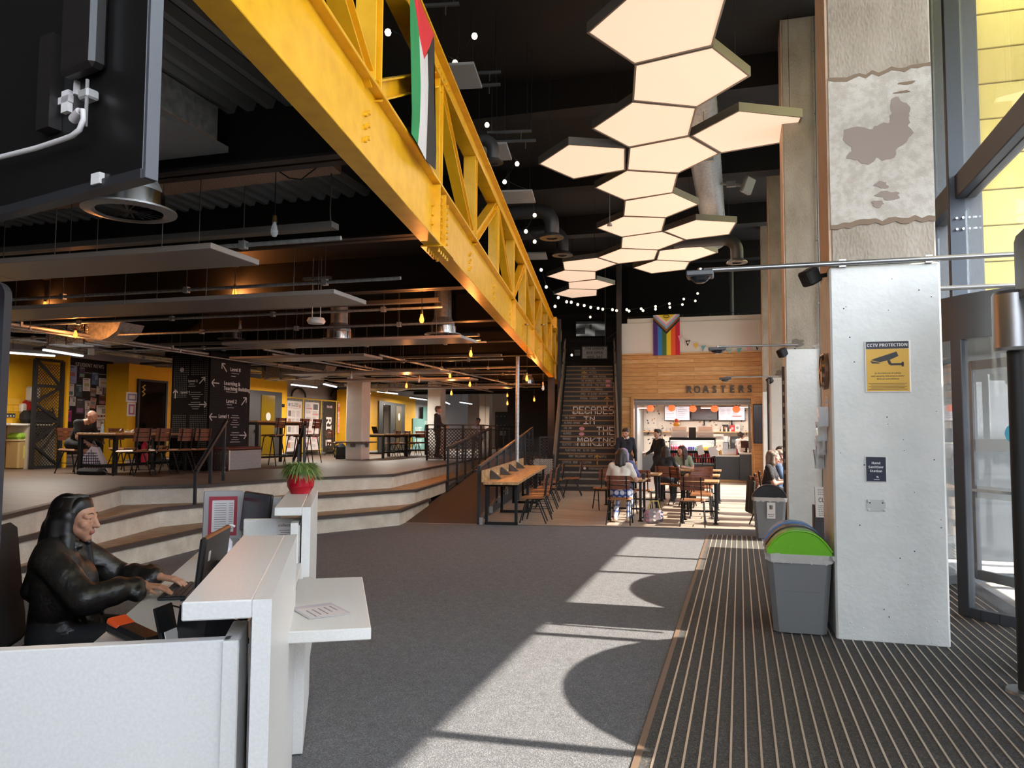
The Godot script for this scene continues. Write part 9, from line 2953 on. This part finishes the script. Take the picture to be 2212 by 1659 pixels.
func hair_bones(c: Vector3, B: Basis, style: String, f: float = 1.0) -> Array:
	var L := func(x: float, y: float, z: float) -> Vector3: return c + B * W3(x, y, z) * f
	var b := []
	if style == "bald": return b
	b.append([L.call(0, 0.05, -0.045), L.call(0, 0.062, 0.018), 0.082 * f, 0.068 * f, "hair"])
	b.append([L.call(0, 0.01, -0.06), L.call(0, -0.035, -0.055), 0.068 * f, 0.055 * f, "hair"])
	for s in [-1.0, 1.0]: b.append([L.call(s * 0.05, 0.06, -0.02), L.call(s * 0.062, 0.045, 0.025), 0.048 * f, 0.028 * f, "hair"])
	if style == "short": b.append([L.call(-0.03, 0.095, 0.045), L.call(0.04, 0.1, 0.04), 0.036 * f, 0.034 * f, "hair"])
	if style == "bun":
		b.append([L.call(0, 0.1, -0.1), L.call(0, 0.11, -0.1), 0.045 * f, 0.04 * f, "hair"])
	if style in ["long", "bob"]:
		var e := -0.34 if style == "long" else -0.16
		for s in [-1.0, 1.0]:
			b.append([L.call(s * 0.066, 0.03, 0.0), L.call(s * 0.085, -0.1, 0.0), 0.034 * f, 0.036 * f, "hair"])
			b.append([L.call(s * 0.085, -0.1, 0.0), L.call(s * 0.08, e, -0.01), 0.036 * f, 0.02 * f, "hair"])
			b.append([L.call(s * 0.05, 0.0, -0.07), L.call(s * 0.06, e, -0.09), 0.055 * f, 0.036 * f, "hair"])
		b.append([L.call(0, 0.0, -0.08), L.call(0, e - 0.02, -0.1), 0.06 * f, 0.04 * f, "hair"])
	return b

func person(label: String, at: Vector3, turn: float, o: Dictionary) -> Node3D:
	var t := thing("person", label, "person", at, turn, o.get("group", ""))
	var f: float = o.get("size", 1.0)
	var fem: bool = o.get("fem", false)
	var sit: bool = o.get("sit", false)
	var lean: float = o.get("lean", 0.0)
	var LB := Basis(VR, lean)
	var hipy = (o.get("seat", 0.46) + 0.10) if sit else 0.95 * f
	var hip := W3(0, hipy, o.get("back", 0.0))
	var T := func(x: float, y: float, z: float) -> Vector3: return hip + LB * W3(x, y, z) * f
	var sw := 0.165 if fem else 0.185
	var top: String = "top"
	var bn2 := []
	bn2.append([T.call(-0.075, 0, 0), T.call(0.075, 0, 0), 0.115 * f, 0.115 * f, "trousers"])
	bn2.append([T.call(0, 0.06, 0), T.call(0, 0.24, 0.0), 0.118 * f, 0.115 * f, top])
	bn2.append([T.call(-0.055, 0.2, 0), T.call(-0.075, 0.38, 0.0), 0.1 * f, 0.098 * f, top])
	bn2.append([T.call(0.055, 0.2, 0), T.call(0.075, 0.38, 0.0), 0.1 * f, 0.098 * f, top])
	bn2.append([T.call(-sw + 0.02, 0.465, -0.01), T.call(sw - 0.02, 0.465, -0.01), 0.06 * f, 0.06 * f, top])
	if fem:
		for s in [-1.0, 1.0]: bn2.append([T.call(s * 0.07, 0.33, 0.075), T.call(s * 0.065, 0.32, 0.085), 0.055 * f, 0.05 * f, top])
	var nk: Vector3 = T.call(0, 0.49, -0.005)
	var HB: Basis = Basis(VU, o.get("yaw", 0.0)) * Basis(VR, o.get("nod", 0.0))
	var hc: Vector3 = nk + LB * W3(0, 0.155, 0.015) * f + HB * W3(0, 0, 0.02) + W3(0, -0.03 * sin(absf(o.get("nod", 0.0))), 0.05 * sin(o.get("nod", 0.0)))
	bn2.append([nk, hc + W3(0, -0.06, -0.015) * f, 0.052 * f, 0.05 * f, "skin"])
	if o.has("collar"): bn2.append([nk + W3(-0.03, 0.025, 0), nk + W3(0.03, 0.025, 0), 0.052 * f, 0.052 * f, "collar"])
	var long: bool = o.get("long", true)
	var hl := []
	for s in [-1.0, 1.0]:
		var sh: Vector3 = T.call(s * sw, 0.455, -0.01)
		var h: Vector3 = o.get("hand_r" if s < 0 else "hand_l", W3(s * 0.25, hipy - 0.12, 0.08))
		var e := elbow(sh, h, 0.285 * f, 0.255 * f, W3(s * 0.5, -0.6, -0.55))
		var hd := (h - e).normalized()
		h = e + hd * 0.255 * f
		var cut := e.lerp(h, 0.0) if not long else h
		bn2.append([sh, sh.lerp(e, 0.62 if not long else 1.0), 0.056 * f, (0.05 if not long else 0.044) * f, top])
		bn2.append([sh.lerp(e, 0.5), e, 0.042 * f, 0.038 * f, "skin" if not long else top])
		bn2.append([e, h, (0.039 if not long else 0.045) * f, (0.024 if not long else 0.034) * f, "skin" if not long else top])
		var hb := []
		hb.append([h - hd * 0.03, h + hd * 0.01, 0.024 * f, 0.022 * f, "skin"])
		hand(hb, h, hd + o.get("wrist", VZ), o.get("palm", W3(-s * 0.8, -0.5, 0.2)), -s, o.get("curl", 0.5), 0.95 * f)
		hl.append(hb)
	for s in [-1.0, 1.0]:
		var hp: Vector3 = hip + W3(s * 0.09, -0.01, 0) * f
		var kn: Vector3
		var an2: Vector3
		if sit:
			kn = hip + W3(s * 0.11, -0.03, 0.43 * f)
			an2 = W3(s * 0.12, 0.09, kn.z + o.get("tuck", 0.0))
		else:
			kn = W3(s * 0.1, 0.5 * f, 0.03)
			an2 = W3(s * 0.1 + o.get("stance", 0.0) * s, 0.085, -0.01)
		var sk: bool = o.get("shorts", false)
		bn2.append([hp, kn, 0.088 * f, (0.07 if sk else 0.06) * f, "trousers"])
		bn2.append([kn, an2, (0.058 if not sk else 0.055) * f, (0.045 if not sk else 0.036) * f, "trousers" if not sk else "skin"])
		bn2.append([kn.lerp(an2, 0.3), kn.lerp(an2, 0.5), 0.056 * f, 0.048 * f, "trousers" if not sk else "skin"])
		bn2.append([an2 + W3(0, -0.035, -0.035), an2 + W3(s * 0.02, -0.05, 0.14 * f), 0.042 * f, 0.032 * f, "shoe"])
	var cellb: float = o.get("cell", 0.02)
	var mats := {"skin": hx(o.get("skin", "c49a82"), 0.55), "top": hx(o.get("top", "222226"), o.get("gloss", 0.85)), "trousers": hx(o.get("trousers", "23242a"), 0.85), "shoe": hx(o.get("shoe", "1d1b1a"), 0.6), "hair": hx(o.get("hair", "2b211b"), 0.5), "beard": hx(o.get("beard", "4a3226"), 0.8), "brow": hx(o.get("browc", o.get("hair", "3b2c22")), 0.7), "eye": hx("2a211c", 0.3), "lip": hx(o.get("lip", "a06258"), 0.5), "collar": hx(o.get("collar", "cfcbc6"), 0.8)}
	if o.has("trouser_tex"): mats["trousers"] = o["trouser_tex"]
	if o.has("top_tex"): mats["top"] = o["top_tex"]
	for d in [blobby(bn2, cellb, 0.035), blobby(hl[0], o.get("cellh", 0.0075), 0.006), blobby(hl[1], o.get("cellh", 0.0075), 0.006), blobby(head_bones(hc, HB, o.has("beard"), f), o.get("cellf", 0.009), 0.014)]:
		for p in d: put(d[p], {"skin": "body", "top": "shirt", "shoe": "shoes"}.get(p, p), mats[p], t)
	var hb2 := hair_bones(hc, HB, o.get("style", "short"), f)
	if not hb2.is_empty():
		var d := blobby(hb2, o.get("cellf", 0.009) * 1.3, 0.02)
		for p in d: put(d[p], p, mats["hair"], t)
	t.set_meta("head_at", hc)
	return t

func spot_mat(base: String, dot: String, k: int, r: float, scale: float) -> StandardMaterial3D:
	var im := Image.create(128, 128, false, Image.FORMAT_RGB8)
	im.fill(CH(base))
	var c := CH(dot)
	var q := 128.0 / k
	for y in 128:
		for x in 128:
			var row := int(y / q)
			var ox := fposmod(x + (q / 2 if row % 2 else 0.0), q) - q / 2
			var oy := fmod(y, q) - q / 2
			if ox * ox + oy * oy < r * r * q * q: im.set_pixel(x, y, c)
	return tex_mat(ImageTexture.create_from_image(im), Vector3.ONE * scale, 0.85)

func build_people() -> void:
	receptionist()
	var spots := spot_mat("2f4d9a", "d9dce0", 2, 0.42, 5.0)
	var tiny := spot_mat("17161a", "8d8a8c", 8, 0.16, 6.0)
	var knit := spot_mat("d6cfc4", "b5a894", 6, 0.1, 5.0)
	var PI2 := PI / 2
	var a := ah(175, 1024, PY)
	var b := ah(242, 1027, PY)
	var tx := (a.x + b.x) / 2
	var tz := (a.z + b.z) / 2
	person("bald person in black shirt and shorts bent over a table", W3(tx - 0.80, PY, tz - 0.25), PI2, {"sit": true, "lean": 0.55, "nod": 0.75, "style": "bald", "top": "161517", "long": false, "trousers": "161517", "shorts": true, "skin": "a97c66", "shoe": "171514", "tuck": -0.05, "hand_l": W3(0.14, 0.62, 0.52), "hand_r": W3(-0.12, 0.55, 0.5), "cell": 0.018, "beard": "8a6a5a"})
	person("standing person in dark suit and open shirt beside railing", ah(944, 989, PY), PI2 + 0.15, {"top": "232229", "trousers": "1c1b20", "skin": "b08a78", "hair": "55483e", "collar": "c9cad2", "hand_l": W3(0.12, 1.02, 0.26), "hand_r": W3(-0.12, 1.0, 0.27), "size": 0.97})
	var gm := person("seated person with glasses and light shirt behind mesh rail", ah(1003, 982, PY) + W3(0.2, 0, -1.0), 0.2, {"sit": true, "seat": 0.5, "lean": 0.15, "top": "9aa0ae", "skin": "6e5142", "hair": "1d1816", "hand_r": W3(-0.05, 1.02, 0.2), "trousers": "23242a", "size": 1.02})
	person("standing bearded person in navy sweatshirt holding a paper cup", W3(-2.86, 0, -20.2), 0.35, {"top": "1d1f2b", "trousers": "25262c", "skin": "bf9682", "hair": "3a2a22", "beard": "6a4636", "hand_r": W3(-0.16, 1.12, 0.3), "hand_l": W3(0.26, 0.85, 0.06), "yaw": -0.5, "nod": 0.25, "size": 1.02, "collar": "d8d3cf"})
	person("standing person in black jumper over pale collar by counter", W3(-2.1, 0, -21.0), -0.9, {"top": "17171a", "trousers": "2b3038", "skin": "c09a84", "hair": "2f2622", "collar": "cfcbc4", "hand_r": W3(-0.18, 1.05, 0.28), "hand_l": W3(0.34, 0.92, 0.1), "yaw": 0.1, "size": 1.0})
	person("seated woman seen from behind in pale blouse and spotted trousers", W3(-2.06, 0, -13.85), PI, {"sit": true, "fem": true, "top": "d6cfc4", "long": false, "trousers": "c9ccd6", "shoe": "c9b7a0", "skin": "b98f7c", "hair": "2b2220", "style": "bob", "lean": 0.12, "nod": 0.25, "hand_l": W3(0.18, 0.78, 0.4), "hand_r": W3(-0.18, 0.78, 0.4), "tuck": -0.25, "cell": 0.018, "trouser_tex": spots, "top_tex": knit})
	person("seated woman with purple tipped grey hair resting her chin", W3(-2.22, 0, -15.3), 0.15, {"sit": true, "fem": true, "top": "5b5f92", "skin": "c79a88", "hair": "8f7fa0", "browc": "6d5a58", "style": "bob", "lean": 0.2, "yaw": -0.3, "hand_l": W3(0.14, 0.98, 0.3), "hand_r": W3(-0.15, 0.8, 0.38), "trousers": "33364a", "cell": 0.018})
	person("seated woman seen from behind with long dark hair, black top", W3(-1.67, 0, -18.2), PI, {"sit": true, "fem": true, "top": "1b1b1f", "trousers": "202126", "skin": "b98f7c", "hair": "2a1f1a", "style": "long", "lean": 0.25, "hand_l": W3(0.22, 0.78, 0.36), "hand_r": W3(-0.22, 0.78, 0.36)})
	person("seated woman in sage green top with brown hair facing us", W3(-1.33, 0, -19.62), -0.25, {"sit": true, "fem": true, "top": "8a9a86", "long": false, "trousers": "23242a", "skin": "c79a86", "hair": "3b2620", "style": "long", "lean": 0.22, "yaw": -0.6, "hand_l": W3(0.16, 0.79, 0.36), "hand_r": W3(-0.16, 0.79, 0.36)})
	person("cafe server in white shirt with tied hair behind counter", W3(az(1602, 960, KZ - 1.3).x, 0, KZ - 1.35), 2.6, {"fem": true, "top": "d8d4cf", "long": false, "trousers": "1b1b1e", "skin": "c49a86", "hair": "3a2a22", "style": "bun", "hand_l": W3(0.2, 1.0, 0.3), "hand_r": W3(-0.2, 1.0, 0.3), "size": 0.98})
	person("seated woman with grey hair and black spotted top by window", W3(0.46, 0, -14.35), PI2 - 0.2, {"sit": true, "fem": true, "top": "1d1c20", "long": false, "trousers": "1b1b1f", "skin": "c79a88", "hair": "77685e", "style": "bob", "lean": 0.12, "hand_l": W3(0.12, 0.82, 0.36), "hand_r": W3(-0.1, 0.8, 0.36), "cell": 0.018, "browc": "6d5a50", "top_tex": tiny})
	person("seated person in blue top resting chin at the window", W3(0.62, 0, -15.25), PI2 - 0.1, {"sit": true, "top": "41546e", "trousers": "23242a", "skin": "c09484", "hair": "8d7a6c", "lean": 0.15, "hand_r": W3(-0.05, 0.95, 0.26), "size": 1.0})
	person("farthest seated person in dark top at the window bar", W3(0.78, 0, -16.25), PI2, {"sit": true, "top": "23232a", "trousers": "23242a", "skin": "b08a78", "hair": "2b2220", "size": 1.05})

func receptionist() -> void:
	var t := thing("person", "seated woman in black leather jacket with long dark hair", "person", dk(-1.36, 0, -4.45), DT + PI / 2)
	var hip := W3(0, 0.56, -0.02)
	var bn2 := []
	var J := "jacket"
	bn2.append([hip + W3(-0.08, 0, 0), hip + W3(0.08, 0, 0), 0.12, 0.12, "trousers"])
	bn2.append([hip + W3(0, 0.05, 0.01), hip + W3(0, 0.25, 0.03), 0.15, 0.15, J])
	for s in [-1.0, 1.0]:
		bn2.append([hip + W3(s * 0.07, 0.16, 0.02), hip + W3(s * 0.09, 0.36, 0.0), 0.125, 0.118, J])
		bn2.append([hip + W3(s * 0.06, 0.3, 0.07), hip + W3(s * 0.06, 0.28, 0.08), 0.07, 0.06, J])
		bn2.append([hip + W3(s * 0.1, 0.04, 0.06), hip + W3(-s * 0.02, 0.04, 0.1), 0.08, 0.09, J])
	bn2.append([hip + W3(-0.15, 0.43, -0.005), hip + W3(0.15, 0.43, -0.005), 0.072, 0.072, J])
	bn2.append([hip + W3(-0.05, 0.47, 0.0), hip + W3(0.05, 0.47, 0.0), 0.062, 0.062, J])
	var nk := hip + W3(0, 0.5, 0.03)
	var hc := W3(0, 1.135, 0.045)
	var hands := []
	for s in [-1.0, 1.0]:
		var sh := hip + W3(s * 0.185, 0.405, 0.0)
		var h := W3(-0.13, 0.81, 0.40)
		if s > 0: h = W3(0.10, 0.81, 0.43)
		var e := elbow(sh, h, 0.29, 0.27, W3(s * 0.9, -0.8, -0.1))
		var hd := (h - e).normalized()
		h = e + hd * 0.27
		bn2.append([sh, sh.lerp(e, 0.5), 0.078, 0.078, J])
		bn2.append([sh.lerp(e, 0.45), e, 0.076, 0.074, J])
		bn2.append([e, e.lerp(h, 0.5), 0.074, 0.064, J])
		bn2.append([e.lerp(h, 0.5), h - hd * 0.03, 0.062, 0.046, J])
		bn2.append([h - hd * 0.055, h - hd * 0.03, 0.05, 0.05, J])
		for k in 5:
			var c := e.lerp(h, -0.1 + k * 0.19)
			var pr := W3(sin(k * 2.1), cos(k * 1.7), sin(k * 3.1 + s)).normalized() * 0.03
			bn2.append([c + pr * 1.5, c - pr * 1.5 + hd * 0.05, 0.04, 0.044, J])
		var hb := []
		hb.append([h - hd * 0.05, h + hd * 0.012, 0.025, 0.023, "skin"])
		var fd := W3(-s * 0.12, -0.16, 1.0)
		hand(hb, h, fd, W3(0, -1, -0.15), s, 0.28, 0.98)
		hands.append(hb)
		var kn := hip + W3(s * 0.1, -0.03, 0.42)
		bn2.append([hip + W3(s * 0.09, 0, 0), kn, 0.09, 0.065, "trousers"])
		bn2.append([kn, W3(s * 0.11, 0.1, 0.36), 0.06, 0.046, "trousers"])
		bn2.append([W3(s * 0.11, 0.06, 0.33), W3(s * 0.12, 0.045, 0.5), 0.042, 0.034, "shoe"])
	bn2.append([nk + W3(0, -0.03, 0), hc + W3(0, -0.06, -0.02), 0.05, 0.048, "skin"])
	for s in [-1.0, 1.0]: bn2.append([nk + W3(s * 0.075, 0.0, -0.03), nk + W3(s * 0.07, -0.05, 0.075), 0.03, 0.02, J])
	var lw := StandardMaterial3D.new()
	lw.albedo_color = CH("1f1b19")
	lw.roughness = 0.4
	var nimg := noise_img(91, 0.05, 4, 256)
	lw.normal_enabled = true
	lw.normal_texture = bump_of(nimg, 6.0)
	lw.normal_scale = 0.35
	lw.uv1_triplanar = true
	lw.uv1_scale = W3(1.6, 1.6, 1.6)
	var mats := {"skin": hx("b07f66", 0.5), J: lw, "trousers": hx("17171a", 0.8), "shoe": hx("151414", 0.5), "hair": hx("100c0b", 0.42), "brow": hx("1d1411", 0.7), "eye": hx("17110e", 0.2), "lip": hx("9a5a54", 0.4)}
	var HB := Basis(VU, -0.12) * Basis(VR, 0.06)
	var sets := [blobby(bn2, 0.0105, 0.014), blobby(hands[0], 0.004, 0.005), blobby(hands[1], 0.004, 0.005)]
	var fb := head_bones(hc, HB, false, 0.98)
	var L := func(x: float, y: float, z: float) -> Vector3: return hc + HB * W3(x, y, z) * 0.98
	fb = fb.filter(func(e): return e[4] != "brow" and e[4] != "eye" and e[4] != "lip")
	fb.append([L.call(-0.016, -0.0555, 0.0875), L.call(0.016, -0.0555, 0.0875), 0.0058, 0.0058, "lip"])
	fb.append([L.call(-0.013, -0.0655, 0.087), L.call(0.013, -0.0655, 0.087), 0.0062, 0.0062, "lip"])
	fb.append([L.call(0, 0.012, 0.094), L.call(0, -0.026, 0.113), 0.0088, 0.0105, "skin"])
	for s in [-1.0, 1.0]:
		fb.append([L.call(s * 0.012, 0.03, 0.084), L.call(s * 0.052, 0.026, 0.064), 0.012, 0.010, "skin"])
		fb.append([L.call(s * 0.022, 0.0185, 0.0845), L.call(s * 0.046, 0.0165, 0.0755), 0.0062, 0.0055, "skin"])
		fb.append([L.call(s * 0.024, 0.0, 0.083), L.call(s * 0.044, 0.001, 0.075), 0.0062, 0.0055, "skin"])
	sets.append(blobby(fb, 0.0036, 0.009))
	for d in sets:
		for p in d: put(d[p], {"skin": "body", "shoe": "shoes"}.get(p, p), mats[p], t)
	for s in [-1.0, 1.0]:
		put(mb().ring([L.call(s * 0.013, 0.033, 0.0945), L.call(s * 0.03, 0.041, 0.0895), L.call(s * 0.05, 0.036, 0.0745)], [0.0016, 0.0028, 0.0012], 6), "eyebrow", hx("1d1310", 0.8), t)
		var ec: Vector3 = L.call(s * 0.033, 0.0095, 0.0745)
		var eb := MB.new()
		eb.xf = Transform3D(HB, ec)
		var pr := []
		for k in 9: pr.append(W2(sin(PI * k / 8.0), -cos(PI * k / 8.0)) * 0.0105)
		eb.lathe(pr, 14)
		put(eb, "eye", hx("c9bdb4", 0.25), t)
		put(cy(ec + HB * W3(0, 0, 0.0085), ec + HB * W3(0, 0, 0.0108), 0.0052, 0.004, 12), "iris", hx("1d120d", 0.2), t)
		put(mb().ring([L.call(s * 0.02, 0.0115, 0.0850), L.call(s * 0.033, 0.0165, 0.0870), L.call(s * 0.047, 0.0105, 0.0770)], [0.0012, 0.0018, 0.0012], 6), "eyelash", hx("140d0b", 0.8), t)
	var h := []
	h.append([L.call(0, 0.05, -0.045), L.call(0, 0.06, 0.005), 0.088, 0.072, "hair"])
	h.append([L.call(0, 0.01, -0.06), L.call(0, -0.06, -0.06), 0.082, 0.07, "hair"])
	for s in [-1.0, 1.0]:
		h.append([L.call(s * 0.04, 0.09, 0.025), L.call(s * 0.078, 0.02, -0.008), 0.03, 0.028, "hair"])
		h.append([L.call(s * 0.076, 0.03, -0.02), L.call(s * 0.09, -0.11, -0.005), 0.034, 0.034, "hair"])
		h.append([L.call(s * 0.06, -0.02, -0.06), L.call(s * 0.1, -0.2, -0.05), 0.06, 0.045, "hair"])
		h.append([L.call(s * 0.094, -0.1, 0.0), L.call(s * 0.13, -0.27, 0.02), 0.036, 0.034, "hair"])
		h.append([L.call(s * 0.13, -0.27, 0.02), L.call(s * 0.12, -0.42, 0.09), 0.034, 0.026, "hair"])
		h.append([L.call(s * 0.12, -0.42, 0.09), L.call(s * 0.1, -0.52, 0.15), 0.026, 0.008, "hair"])
		h.append([L.call(s * 0.08, -0.15, -0.09), L.call(s * 0.1, -0.36, -0.14), 0.055, 0.05, "hair"])
	h.append([L.call(0, -0.05, -0.09), L.call(0, -0.4, -0.16), 0.075, 0.05, "hair"])
	rng.seed = 77
	for k in 26:
		var s := -1.0 if k % 2 else 1.0
		var x := s * rng.randf_range(0.07, 0.13)
		h.append([L.call(x * 0.9, -0.06 - rng.randf() * 0.08, rng.randf_range(-0.03, 0.03)), L.call(x * 1.1, -0.36 - rng.randf() * 0.14, rng.randf_range(0.03, 0.13)), 0.012, 0.005, "hair"])
	var d := blobby(h, 0.0085, 0.014)
	for p in d: put(d[p], p, mats["hair"], t)
	var sb := MB.new()
	sb.colored = true
	for k in 1100:
		var sd := -1.0 if k % 2 else 1.0
		var ph := lerpf(0.95, 3.1, pow(rng.randf(), 0.85)) * sd
		var dx := sin(ph)
		var dz := cos(ph)
		var rr := rng.randf_range(0.0, 0.012)
		var zt := rng.randf_range(-0.09, 0.055)
		var front := clampf(1.0 - absf(absf(ph) - 1.0) / 0.9, 0.0, 1.0)
		var end := -0.26 - 0.24 * rng.randf()
		var P := [L.call(sd * 0.006, 0.135 - absf(zt) * 0.12, zt), L.call(dx * 0.062, 0.118, dz * 0.07 - 0.02), L.call(dx * (0.094 + rr), 0.045, dz * 0.092 - 0.024), L.call(dx * (0.1 + rr), -0.06, dz * 0.085 - 0.028), L.call(dx * (0.118 + rr), -0.17, dz * 0.09 - 0.02 + front * 0.02), L.call(dx * (0.138 + rr), (-0.17 + end) * 0.5 - 0.04, dz * 0.09 - 0.04 + front * 0.06), L.call(dx * (0.128 + rr * 2), end, dz * 0.1 - 0.06 + front * 0.13)]
		sb.col = Color(0.004, 0.003, 0.0025).lerp(Color(0.022, 0.013, 0.009), rng.randf())
		for j in P.size() - 1:
			var a: Vector3 = P[j]
			var b: Vector3 = P[j + 1]
			var w := (b - a).cross(HB * W3(dx, 0.1, dz)).normalized() * 0.0022
			sb.quad(a - w, a + w, b + w, b - w)
	put(sb, "hair_strands", vmat(0.45), t).set_meta("kind", "stuff")
	var coat := thing("hung_jacket", "black jacket with lime lining hung over the office chair", "jacket", dk(-1.70, 0, -4.40), DT + PI / 2)
	var cb := []
	for k in 7:
		var x := -0.24 + k * 0.08
		cb.append([W3(x, 0.98 - absf(x) * 0.25, -0.0), W3(x * 1.1, 0.5, -0.05 + 0.02 * sin(k * 2.0)), 0.05, 0.055, "cloth"])
		cb.append([W3(x * 1.1, 0.5, -0.05), W3(x * 1.15, 0.32, -0.03), 0.055, 0.045, "cloth"])
	cb.append([W3(-0.22, 0.95, -0.02), W3(-0.3, 0.6, 0.02), 0.06, 0.06, "cloth"])
	cb.append([W3(0.22, 0.95, -0.02), W3(0.3, 0.6, 0.02), 0.06, 0.06, "cloth"])
	var cd := blobby(cb, 0.016, 0.02)
	for p in cd: put(cd[p], p, hx("1c1d21", 0.75), coat)
	put(mb().tube([W3(-0.28, 1.0, 0.0), W3(-0.33, 0.93, 0.02), W3(-0.35, 0.84, 0.03), W3(-0.35, 0.76, 0.03)], 0.014, 8), "lining", hx("c6cf2a", 0.5), coat)
